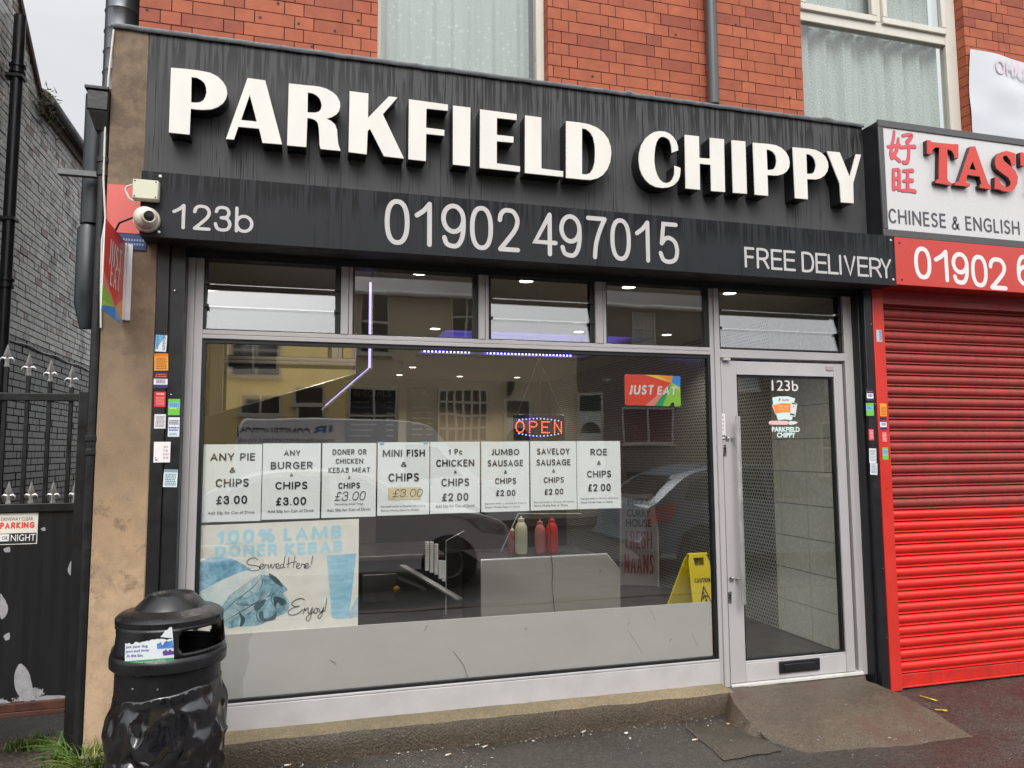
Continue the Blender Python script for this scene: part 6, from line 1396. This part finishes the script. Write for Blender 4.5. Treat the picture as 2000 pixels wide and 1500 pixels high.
def btext(s, x0, y0, x1, y1, h, m, r, bold=.02):
    V_, F_, a0, a1, c0, c1 = text_geo(s, bold); b = MB(); vs = []
    for x, y in V_:
        u = (x-a0)/(a1-a0); v = (y-c0)/(c1-c0)-.5
        vs.append(b.bm.verts.new(onbin(180+(x0+(x1-x0)*u)/4.053, 1130+(y0+(y1-y0)*u-v*h)/4.054, r)))
    for f in F_:
        try: b.bm.faces.new([vs[i] for i in f])
        except ValueError: pass
    b.build('lettering', m, sk)
BLI = M('sticker_blue', '3a5fa8', .5)
btext('put your dog', 270, 545, 440, 535, 28, BLI, .2243); btext('poo and litter', 268, 580, 455, 568, 24, BLI, .2243); btext('in the bin.', 275, 612, 405, 606, 24, BLI, .2243)
btext('Bin it and save yourself a £75 fine', 272, 676, 580, 648, 22, WHITEV, .2243, .0)
# ------------------------------------------------------------------ the other side of the street (seen mirrored in the glass)
FY = -13.0
def vp(px, py, Y=13.0):               # place on the far facade whose mirror image falls on that pixel
    p = at(px, py, Y); return Vector((p.x, -Y, p.z))
UPVC2 = UPVC; DPANE = M('dark_pane', '23262a', .08, var=.2, vs=2)
def far_house(x0, x1, wall, label, wins, doors, ez=5.2, chim=None, extra=None):
    t = thing('terraced_house', label, 'house', ((x0+x1)/2, FY-3, -.02), 'terraced houses across the road')
    b = MB(); b.box(x0, x1, FY-7, FY, -.02, ez); b.build('wall', wall, t)
    b = MB(); b.prism([(x0, FY+.25, ez-.02), (x0, FY-3.5, ez+1.9), (x0, FY-7.2, ez-.02), (x0, FY-7.2, ez+.1), (x0, FY-3.5, ez+2.02), (x0, FY+.25, ez+.1)], (x1-x0, 0, 0)); rf = b.build('roof', M('slate_roof', '3f4043', .55, var=.25, vs=8), t)
    b = MB(); b.tube([(x0, FY+.3, ez+.03), (x1, FY+.3, ez+.03)], .055, 8); b.build('gutter', M('white_gutter', 'cfcfcc', .5), rf)
    if chim:
        b = MB(); b.box(chim-.45, chim+.45, FY-3.9, FY-3.1, ez+1.3, ez+2.9); b.box(chim-.52, chim+.52, FY-3.97, FY-3.03, ez+2.9, ez+3.05); c_ = b.build('chimney', M('chimney_brick', '6d5348', .8, var=.2), rf)
        for k in (-.22, .22): b = MB(); b.lathe([(.14, 0), (.11, .4), (.14, .45)], (chim+k, FY-3.5, ez+3.05), 12); b.build('chimney_pot', M('pot_clay', '8a5a42', .8), c_)
    for (a0, a1, c0, c1, nx, nz_, pm) in wins:
        b = MB(); w_ = .05
        b.box(a0-.08, a1+.08, FY, FY+.09, c0-.07, c0-.002); 
        for i in range(nx+1): x = a0+(a1-a0)*i/nx; b.box(x-w_/2, x+w_/2, FY+.001, FY+.05, c0, c1)
        for i in range(nz_+1): z = c0+(c1-c0)*i/nz_; b.box(a0-w_/2, a1+w_/2, FY+.002, FY+.048, z-w_/2, z+w_/2)
        f = b.build('window', UPVC2, t); b = MB(); b.box(a0, a1, FY+.003, FY+.02, c0, c1); b.build('pane', pm or DPANE, f)
    for (a0, a1, c1, col) in doors:
        b = MB(); b.box(a0-.07, a1+.07, FY, FY+.05, -.02, c1+.07); f = b.build('door', UPVC2, t)
        b = MB(); b.box(a0, a1, FY+.052, FY+.065, 0, c1-.45); b.build('door_leaf', M('door_'+col, col, .4), f); b = MB(); b.box(a0, a1, FY+.052, FY+.06, c1-.4, c1); b.build('fanlight', DPANE, f)
        b = MB(); xm = (a0+a1)/2; b.prism([(xm+.28*math.cos(q), FY+.066, c1-.95+.3*math.sin(q)) for q in [math.pi*i/10 for i in range(11)]], (0, .004, 0)); b.build('arched_pane', DPANE, f)
    if extra: extra(t)
def W(x0, y0, x1, y1, nx, nz_, pm=None):
    p, q = vp(x0, y0), vp(x1, y1); return (p.x, q.x, q.z, p.z, nx, nz_, pm)
def D(x0, x1, y0, col): p, q = vp(x0, y0), vp(x1, y0); return (p.x, q.x, p.z, col)
CURT = M('brown_curtain', '6d4436', .8, var=.4, vs=3, sc=(6, 1, .5)); PALEP = M('pale_blind', 'a9adad', .3)
far_house(-19, -12.3, M('far_red_brick', '74473b', .8, var=.25, vs=12), 'red brick terraced house across the road, farthest to the left', [(-17.5, -16, 1, 2.4, 2, 2, None), (-17.4, -16.2, 3.2, 4.5, 2, 2, None), (-14.8, -13.6, 3.2, 4.5, 2, 2, None)], [(-14.5, -13.6, 2.3, '7d2f2a')], chim=-12.6)
far_house(-12.3, -6.2, M('far_brick_brown', '7a5546', .8, var=.25, vs=12), 'brown brick terraced house across the road beside the yellow one', [(-11.3, -9.9, .9, 2.3, 3, 2, None), (-11.2, -10, 3.1, 4.4, 2, 2, None), (-8.6, -7.4, 3.1, 4.4, 2, 2, None)], [(-8.4, -7.5, 2.3, '27402f')], chim=-9.2)
far_house(-6.2, 1.15, M('yellow_render', 'f0d894', .8, var=.08, vs=1), 'yellow cream rendered house across the road with dark windows', [W(577, 752, 632, 790, 1, 1), W(470, 770, 548, 810, 2, 1), (-4.9, -3.7, 3.3, 4.5, 2, 2, None), (-1.6, -.5, 3.4, 4.6, 2, 2, None), (-4.9, -3.4, .9, 2.3, 2, 2, None)], [D(585, 628, 795, 'cdbf7e')], chim=-2.3)
far_house(1.15, 6.6, M('beige_render', 'cdbda2', .8, var=.06, vs=1), 'beige rendered house across the road with small paned white window', [W(682, 757, 774, 862, 2, 2), W(858, 760, 952, 862, 6, 4), W(706, 572, 760, 690, 1, 2), W(884, 575, 938, 662, 2, 2), W(1066, 628, 1106, 672, 2, 2)], [D(992, 1030, 783, 'd8d8d6')], chim=4.3)
far_house(6.6, 12.6, M('grey_brick', '7f7368', .8, var=.2, vs=10), 'grey fronted house across the road with brown curtains in its window', [W(1218, 797, 1316, 866, 2, 1, CURT), W(1236, 610, 1282, 672, 2, 2, PALEP), (10.6, 11.7, 3.2, 4.4, 2, 2, PALEP)], [D(1132, 1174, 772, 'd2d2cc')], chim=11.9)
def clad(t):
    b = MB()
    for i in range(13): b.box(12.62, 22.9, FY+.003, FY+.018, 2.55+i*.2, 2.55+i*.2+.19)
    b.build('cladding', M('pale_cladding', '9b9a96', .6), t)
far_house(12.6, 23, M('pale_render', '8f8d88', .8, var=.06, vs=1), 'pale house with boarded upper wall across the road, farthest to the right', [(13.6, 15.4, .9, 2.3, 3, 2, None), (17.6, 19.4, .9, 2.3, 3, 2, None), (13.8, 15.2, 3.1, 4.3, 2, 2, PALEP)], [(16, 16.9, 2.35, 'd6d6d4'), (20.3, 21.2, 2.35, 'd6d6d4')], chim=19.5, extra=clad)
p = vp(995, 757); b = MB(); b.lathe([(.0, .16), (.09, .12), (.09, -.08), (.05, -.12), (0, -.12)], (p.x, FY+.14, p.z), 14); b.box(p.x-.04, p.x+.04, FY+.02, FY+.12, p.z-.2, p.z-.1)
tag(b.build('wall_lantern', M('lantern', '3a3a38', .4)), 'dark lantern beside the white door of the beige house', 'lamp')
b = MB(); p = vp(492, 592); b.tube([(p.x-.3, FY-3.5, 7.0), (p.x-.3, FY-3.5, 8.6)], .025, 6); b.tube([(p.x-.5, FY-3.5, 8.5), (p.x+.9, FY-3.5, 8.55)], .015, 6)
for i in range(9): b.tube([(p.x-.3+i*.13, FY-3.75, 8.52), (p.x-.3+i*.13, FY-3.25, 8.52)], .008, 4)
tag(b.build('television_aerial', IRON), 'rooftop television aerial on the yellow house across the road', 'aerial')
b = MB()
p = vp(1238, 895); b.hexa([(p.x-.25, -12.6, 0), (p.x+.25, -12.6, 0), (p.x+.25, -12.1, 0), (p.x-.25, -12.1, 0), (p.x-.3, -12.65, .98), (p.x+.3, -12.65, .98), (p.x+.3, -12.05, .98), (p.x-.3, -12.05, .98)]); b.build
wb = thing('wheelie_bin', 'black wheelie bin marked 2P in front of the curtained window across the road', 'wheelie bin', (p.x, -12.35, 0))
b.build('body', BLACK, wb); b = MB(); b.box(p.x-.31, p.x+.31, -12.68, -12.02, .985, 1.05); b.build('lid', BLACK, wb, bevel=.02)
for ch_, z_, y_ in (('2', .75, -12.085), ('P', .5, -12.095)): b = MB(); put_text(b, ch_, (p.x, y_+.04, z_), (-1, 0, 0), UZ, .16, .2, .02); b.build('lettering', WHITEV, wb)
def paint(name, col): return M(name, col, .18, 0, .02, 2, spec=.6)
TYRE = M('tyre_rubber', '161616', .7, var=.1); ALLOY = M('alloy_wheel', '8d8e90', .3, .8); CARGL = M('car_glass', '14171a', .04, var=.1); 
def wheels(t, xs, y0, y1, r):
    for x in xs:
        for y, s_ in ((y0, 1), (y1, -1)):
            b = MB(); b.lathe([(r*.62, -.10), (r*.93, -.10), (r, -.06), (r, .06), (r*.93, .10), (r*.62, .10)], (x, y-s_*.1, r-.11), 28, axis=(0, 1, 0), cap=False); w_ = b.build('wheel', TYRE, t)
            b = MB(); b.lathe([(r*.64, .02*s_), (r*.6, .09*s_), (r*.2, .05*s_), (0, .06*s_)], (x, y-s_*.1, r-.11), 20, axis=(0, 1, 0), cap=False); b.build('rim', ALLOY, w_)
def vehicle(label, cat, name, side, glassp, x0, yn, width, mt, wl, lights, flip=1, tum=.16, zt=None, extra=None):
    """side: (x, z) outline of the whole body from bumper to bumper; glassp: list of window outlines"""
    X = lambda u: x0+flip*u
    t = thing(name, label, cat, (X(2.2), yn-width/2, -.11)); zmax = max(z for _, z in side); zb = zt or .95
    def inset(z): return 0 if z < zb else tum*(z-zb)/(zmax-zb)
    b = MB(); n = len(side); SP = smoothpts(side, True, 4); rings = []
    for k, s_ in ((0, 0), (1, .05), (2, .05), (3, 0)):
        rings.append([b.bm.verts.new((X(u), (yn-(.05-s_)*1.0-inset(z) if k < 2 else yn-width+(.05-s_)+inset(z)), z-.11+(.0 if s_ else 0))) for u, z in SP])
    N = len(SP)
    # order across the width: near shoulder, near side, far side, far shoulder
    A = [[b.bm.verts.new((X(u*(1-.012)+.012*2.2), yn-inset(z), (z-.6)*.985+.6-.11)) for u, z in SP], [b.bm.verts.new((X(u), yn-.07-inset(z), z-.11)) for u, z in SP], [b.bm.verts.new((X(u), yn-width+.07+inset(z), z-.11)) for u, z in SP], [b.bm.verts.new((X(u*(1-.012)+.012*2.2), yn-width+inset(z), (z-.6)*.985+.6-.11)) for u, z in SP]]
    for r_ in rings:
        for v in r_: b.bm.verts.remove(v)
    for i in range(3):
        for k in range(N): f = b.bm.faces.new([A[i][k], A[i][(k+1) % N], A[i+1][(k+1) % N], A[i+1][k]]); f.smooth = True
    b.bm.faces.new(A[0]); b.bm.faces.new(A[3]); b.build('body', mt, t)
    for g_ in glassp:
        for sd in (0, 1):
            b = MB(); b.face([(X(u), (yn+.004-inset(z) if sd == 0 else yn-width-.004+inset(z)), z-.11) for u, z in g_]); b.build('side_window', CARGL, t)
    for (nm, pts, m_) in lights:
        for sd in (0, 1):
            b = MB(); b.face([(X(u), (yn+.006-inset(z) if sd == 0 else yn-width-.006+inset(z)), z-.11) for u, z in pts]); b.build(nm, m_, t)
    for x in wl:
        for sd in (0, 1):
            b = MB(); b.face([(X(x)+.36*math.cos(q), (yn+.003 if sd == 0 else yn-width-.003), max(.12, .32+.36*math.sin(q))-.11) for q in [2*math.pi*i/24 for i in range(24)]]); b.build('wheel_arch', TYRE, t)
    wheels(t, [X(x) for x in wl], yn+.02, yn-width-.02, .32)
    if extra: extra(t, X, yn)
    return t
HEADL = M('headlamp', 'b9bcc0', .1, .3, .3, 20); TAIL = M('tail_lamp', 'b8231f', .2, var=.2)
CAR = [(.05, .35), (.02, .62), (.12, .80), (.5, .92), (1.15, 1.0), (1.75, 1.38), (2.2, 1.47), (3.0, 1.46), (3.55, 1.32), (3.98, 1.02), (4.15, .92), (4.2, .6), (4.14, .34), (2.2, .24)]
CG = [[(1.35, 1.02), (1.85, 1.35), (2.2, 1.40), (2.2, 1.0)], [(2.28, 1.0), (2.28, 1.41), (3.0, 1.39), (3.45, 1.25), (3.6, 1.02)]]
def panes_(t, X, yn):
    b = MB(); b.face([(X(1.18), yn-.25, .925), (X(1.18), yn-1.5, .925), (X(1.74), yn-1.38, 1.265), (X(1.74), yn-.36, 1.265)]); b.build('windscreen', CARGL, t)
    b = MB(); b.face([(X(3.60), yn-.36, 1.22), (X(3.60), yn-1.38, 1.22), (X(4.0), yn-1.5, .93), (X(4.0), yn-.25, .93)]); b.build('rear_window', CARGL, t)
p = at(1003, 1040, 4.95)
vehicle('pale silver car parked nose to the right behind the photographer', 'car', 'parked_car', CAR, CG, p.x, -4.95, 1.75, paint('silver_car_paint', 'd3d5d6'), [.82, 3.35], [('headlight', [(.1, .66), (.12, .76), (.42, .86), (.6, .86), (.4, .7)], HEADL), ('tail_light', [(3.95, .95), (4.12, .88), (4.14, .72), (3.95, .8)], TAIL)], flip=-1, extra=panes_)
p = at(1262, 1000, 4.95)
vehicle('blue grey car parked tail to the left, reflected in the door glass', 'car', 'parked_car', CAR, CG, p.x+4.2, -4.95, 1.75, paint('bluegrey_car_paint', '5d6a78'), [.82, 3.35], [('headlight', [(.1, .66), (.12, .76), (.42, .86), (.6, .86), (.4, .7)], HEADL), ('tail_light', [(3.72, 1.0), (4.12, .9), (4.16, .68), (3.8, .76)], TAIL)], flip=-1, extra=panes_)
VAN = [(u_, z_*1.06) for u_, z_ in [(.02, .4), (.02, .75), (.2, .98), (.85, 1.18), (1.45, 1.85), (1.75, 2.08), (2.6, 2.18), (4.6, 2.17), (5.05, 2.10), (5.15, 1.5), (5.2, .7), (5.15, .4), (2.6, .32)]]
VG = [[(1.1, 1.22), (1.55, 1.78), (2.15, 1.82), (2.15, 1.2)]]
pr, pf = vp(447, 900, 9.4), None
def van_extra(t, X, yn):
    NV = M('van_navy', '232c52', .4); SK = M('van_blue', '2f6fb0', .4)
    xa, xb = vp(460, 842, 9.4).x, vp(607, 842, 9.4).x; xc = vp(655, 842, 9.4).x; z = vp(560, 843, 9.4).z; yy = yn-.02
    yo = yn-.16*(z-.95+.11)/(2.18-.95)+.012
    b = MB(); put_text(b, 'CONSTRUCTION', ((xa+xb)/2, yo, z), (-1, 0, 0), UZ, abs(xb-xa), .17, .015); b.build('lettering', NV, t)
    b = MB(); put_text(b, 'JB', ((xb+xc)/2+.02, yo, z+.01), (-1, 0, 0), UZ, abs(xc-xb)*.85, .21, .02); b.build('logo_lettering', SK, t)
    z2 = vp(560, 860, 9.4).z; yo2 = yn-.16*max(0, (z2-.95+.11))/(2.18-.95)+.012
    b = MB(); put_text(b, 'www.jbconstruction1.co.uk', ((xa+xc)/2, yo2, z2), (-1, 0, 0), UZ, abs(xc-xa), .13, .0); b.build('address_lettering', NV, t)
    b = MB()
    for u0, u1 in ((2.25, 2.262), (3.3, 3.312)): b.box(X(u0), X(u1), yn-.002, yn+.004, .55, 1.0)
    b.build('door_seam', TYRE, t)
    b = MB(); b.face([(X(.88), yn-.3, 1.10), (X(.88), yn-1.65, 1.10), (X(1.46), yn-1.5, 1.76), (X(1.46), yn-.42, 1.76)]); b.build('windscreen', CARGL, t)
vehicle('white panel van lettered JB CONSTRUCTION parked across the road', 'van', 'parked_van', VAN, VG, pr.x+5.2, -9.4, 1.95, paint('white_van_paint', 'e6e8e9'), [.95, 4.1], [('headlight', [(.08, .72), (.1, .9), (.5, 1.02), (.62, 1.0), (.35, .78)], HEADL)], flip=-1, extra=van_extra)
# ------------------------------------------------------------------ litter, weeds and small things on the ground
def gp(px, py, z=.004): return ground(px, py, z)
b = MB()
for i in range(900):
    if i < 420: x, y = random.uniform(-.3, 2.6), -.175-abs(random.gauss(0, .035))
    elif i < 620: x, y = random.uniform(-.3, 2.7), -.18-abs(random.gauss(0, .18))
    elif i < 780: x, y = random.uniform(-.3, 3.8), random.uniform(-1.2, -.2)
    else: x, y = random.uniform(-2.6, -1.0), random.uniform(-.8, .1)
    z = .004+gz(x, y); 
    if 2.6 < x < 3.8 and y > -.85: z += .03 if y < -.5 else .07
    r = random.uniform(.0018, .006) if random.random() < .93 else random.uniform(.006, .011); a = random.uniform(0, 6.28); k = random.uniform(.4, 1)
    q = [Vector((x+r*math.cos(a+t_)*(k if j % 2 else 1), y+r*math.sin(a+t_)*(k if j % 2 else 1), z+random.uniform(0, .003))) for j, t_ in enumerate((0, 1.3, 2.9, 4.4))]
    b.mi = random.choice((1, 1, 1, 2, 0)) if i < 420 else random.choice((0, 0, 1, 2)); b.face(q)
lt = b.build('litter_flecks', [M('fleck_white', 'bdb8b0', .7), M('fleck_brown', '5f4736', .8), M('fleck_tan', '96856c', .8)]); tag(lt, 'tiny white and brown flecks of litter scattered along the foot of the step', 'litter', kind='stuff')
BUTT = M('butt_white', 'd9d4c8', .7); TIP = M('butt_tan', 'b98a4e', .7)
labs = {(943, 1461): 'white cigarette end by the step below the window middle', (870, 1477): 'curled white scrap of paper left of the cigarette end on the tarmac', (1137, 1432): 'white cigarette end on the tarmac near the right end of the step', (1223, 1432): 'small pale scrap on the tarmac left of the ramp', (555, 1497): 'red tipped cigarette end near the litter bin', (1352, 1447): 'tan cigarette end beside the sunken cover', (1422, 1414): 'yellowish crumb of food on the debris by the ramp'}
for i, ((px, py), lab) in enumerate(labs.items()):
    p = gp(px, py); a = random.uniform(-.6, .6); d = Vector((math.cos(a), math.sin(a), 0))
    if 'cigarette' in lab:
        t = thing('cigarette_end', lab, 'cigarette end', (p.x, p.y, .004), 'cigarette ends on the tarmac')
        b = MB(); b.tube([p+d*.0+Vector((0, 0, .005)), p+d*.022+Vector((0, 0, .005))], .0042, 8); b.build('paper', BUTT, t)
        b = MB(); b.tube([p+d*.0221+Vector((0, 0, .005)), p+d*.034+Vector((0, 0, .005))], .0042, 8); b.build('filter', TIP, t)
    else:
        b = MB(); bmesh.ops.create_icosphere(b.bm, subdivisions=2, radius=.012)
        for v in b.bm.verts: q = v.co.copy(); v.co = p+Vector((q.x*(1+.5*noise.noise(q*90)), q.y*.7, abs(q.z)*.5+.003*noise.noise(q*120)))
        tag(b.build('litter_scrap', BUTT if 'white' in lab or 'pale' in lab else TIP), lab, 'litter')
FORK = M('chip_fork_yellow', 'c9c24a', .5)
for (xa, ya, xb, yb, lab) in ((1797, 1359, 1830, 1369, 'longer yellow wooden chip fork on wet tarmac below the red shutter'), (1826, 1386, 1850, 1388, 'shorter yellow wooden chip fork on wet tarmac below the red shutter')):
    p, q = gp(xa, ya, .008), gp(xb, yb, .008); d = (q-p).normalized(); s_ = Vector((-d.y, d.x, 0))*.006
    b = MB(); b.prism([p-s_*.6, p+(q-p)*.6-s_*.6, p+(q-p)*.72-s_*1.5, q-s_*1.2, q-s_*.4, p+(q-p)*.8, q+s_*.4, q+s_*1.2, p+(q-p)*.72+s_*1.5, p+(q-p)*.6+s_*.6, p+s_*.6], (0, 0, .003)); tag(b.build('chip_fork', FORK), lab, 'chip fork', 'chip forks on the tarmac')
b = MB(); P = [gp(x, y, .006) for x, y in ((1338, 1420), (1425, 1416), (1530, 1463), (1415, 1484))]; P = [P[k].lerp(P[(k+1) % 4], q/9) for k in range(4) for q in range(9)]; P = [q+Vector((noise.noise(q*13)*.018, noise.noise(q*13+Vector((5, 5, 0)))*.018, 0)) for q in P]; b.prism([p_+Vector((0, 0, -.004)) for p_ in P], (0, 0, .0015)); b.build
cvr = b.build('access_cover', ground_mat('cover_concrete', lin('3a342c'), lin('5a5347'), .34, 1, chips=False, grain=.6), bevel=.003); tag(cvr, 'worn dark concrete cover set in the tarmac left of the ramp', 'cover')
GRN = [M('grass_green', '6f8a3a', .5, var=.25, vs=30), M('grass_dark', '4c6a2c', .5, var=.3, vs=30), M('grass_dry', 'a39a62', .6, var=.2, vs=30)]
def tuft(name, label, spots, n, hmin, hmax, spread):
    b = MB()
    for (cx, cy) in spots:
        for i in range(n):
            x, y = cx+random.gauss(0, spread), cy+random.gauss(0, spread*.6); 
            if y > -.108 and -1.0 < x < -.75: y = -.11-random.random()*.05
            h = random.uniform(hmin, hmax); a = random.uniform(0, 6.28); bend = random.uniform(.25, 1.1)*h; wd = random.uniform(.003, .0075)
            dv = Vector((math.cos(a), math.sin(a), 0)); sv = Vector((-dv.y, dv.x, 0)); prev = None; b.mi = random.choices((0, 1, 2), (6, 3, 1))[0]
            for k in range(6):
                t_ = k/5; c = Vector((x, y, 0))+dv*bend*t_**1.8+Vector((0, 0, h*(t_-.45*t_**3*(bend/h)))); ww = wd*(1-t_**1.5)+.0004
                if c.y > -.106 and -1.0 < c.x < -.75: c.y = -.107
                row = [b.bm.verts.new(c-sv*ww), b.bm.verts.new(c+sv*ww)]
                if prev: f = b.bm.faces.new([prev[0], prev[1], row[1], row[0]]); f.material_index = b.mi
                prev = row
    o = b.build(name, GRN); tag(o, label, 'grass')
g1 = ground(172, 1497, 0); g2 = ground(48, 1465, 0); g3 = ground(205, 1500, 0)
tuft('grass_tuft', 'bushy green grass tuft left of the foot of the brown pier', [(g1.x+.02, g1.y), (g1.x-.05, g1.y-.03), (g1.x+.06, g1.y+.02), (g1.x+.1, g1.y+.1)], 170, .06, .27, .065)
tuft('grass_tuft', 'small low grass tuft in the dirt before the black gate', [(g2.x, g2.y), (g2.x+.05, g2.y+.02)], 90, .03, .11, .05)
tuft('grass_tuft', 'long bladed grass tuft between the brown pier and the litter bin', [(g3.x, g3.y+.02), (g3.x+.05, g3.y+.03)], 60, .10, .26, .035)
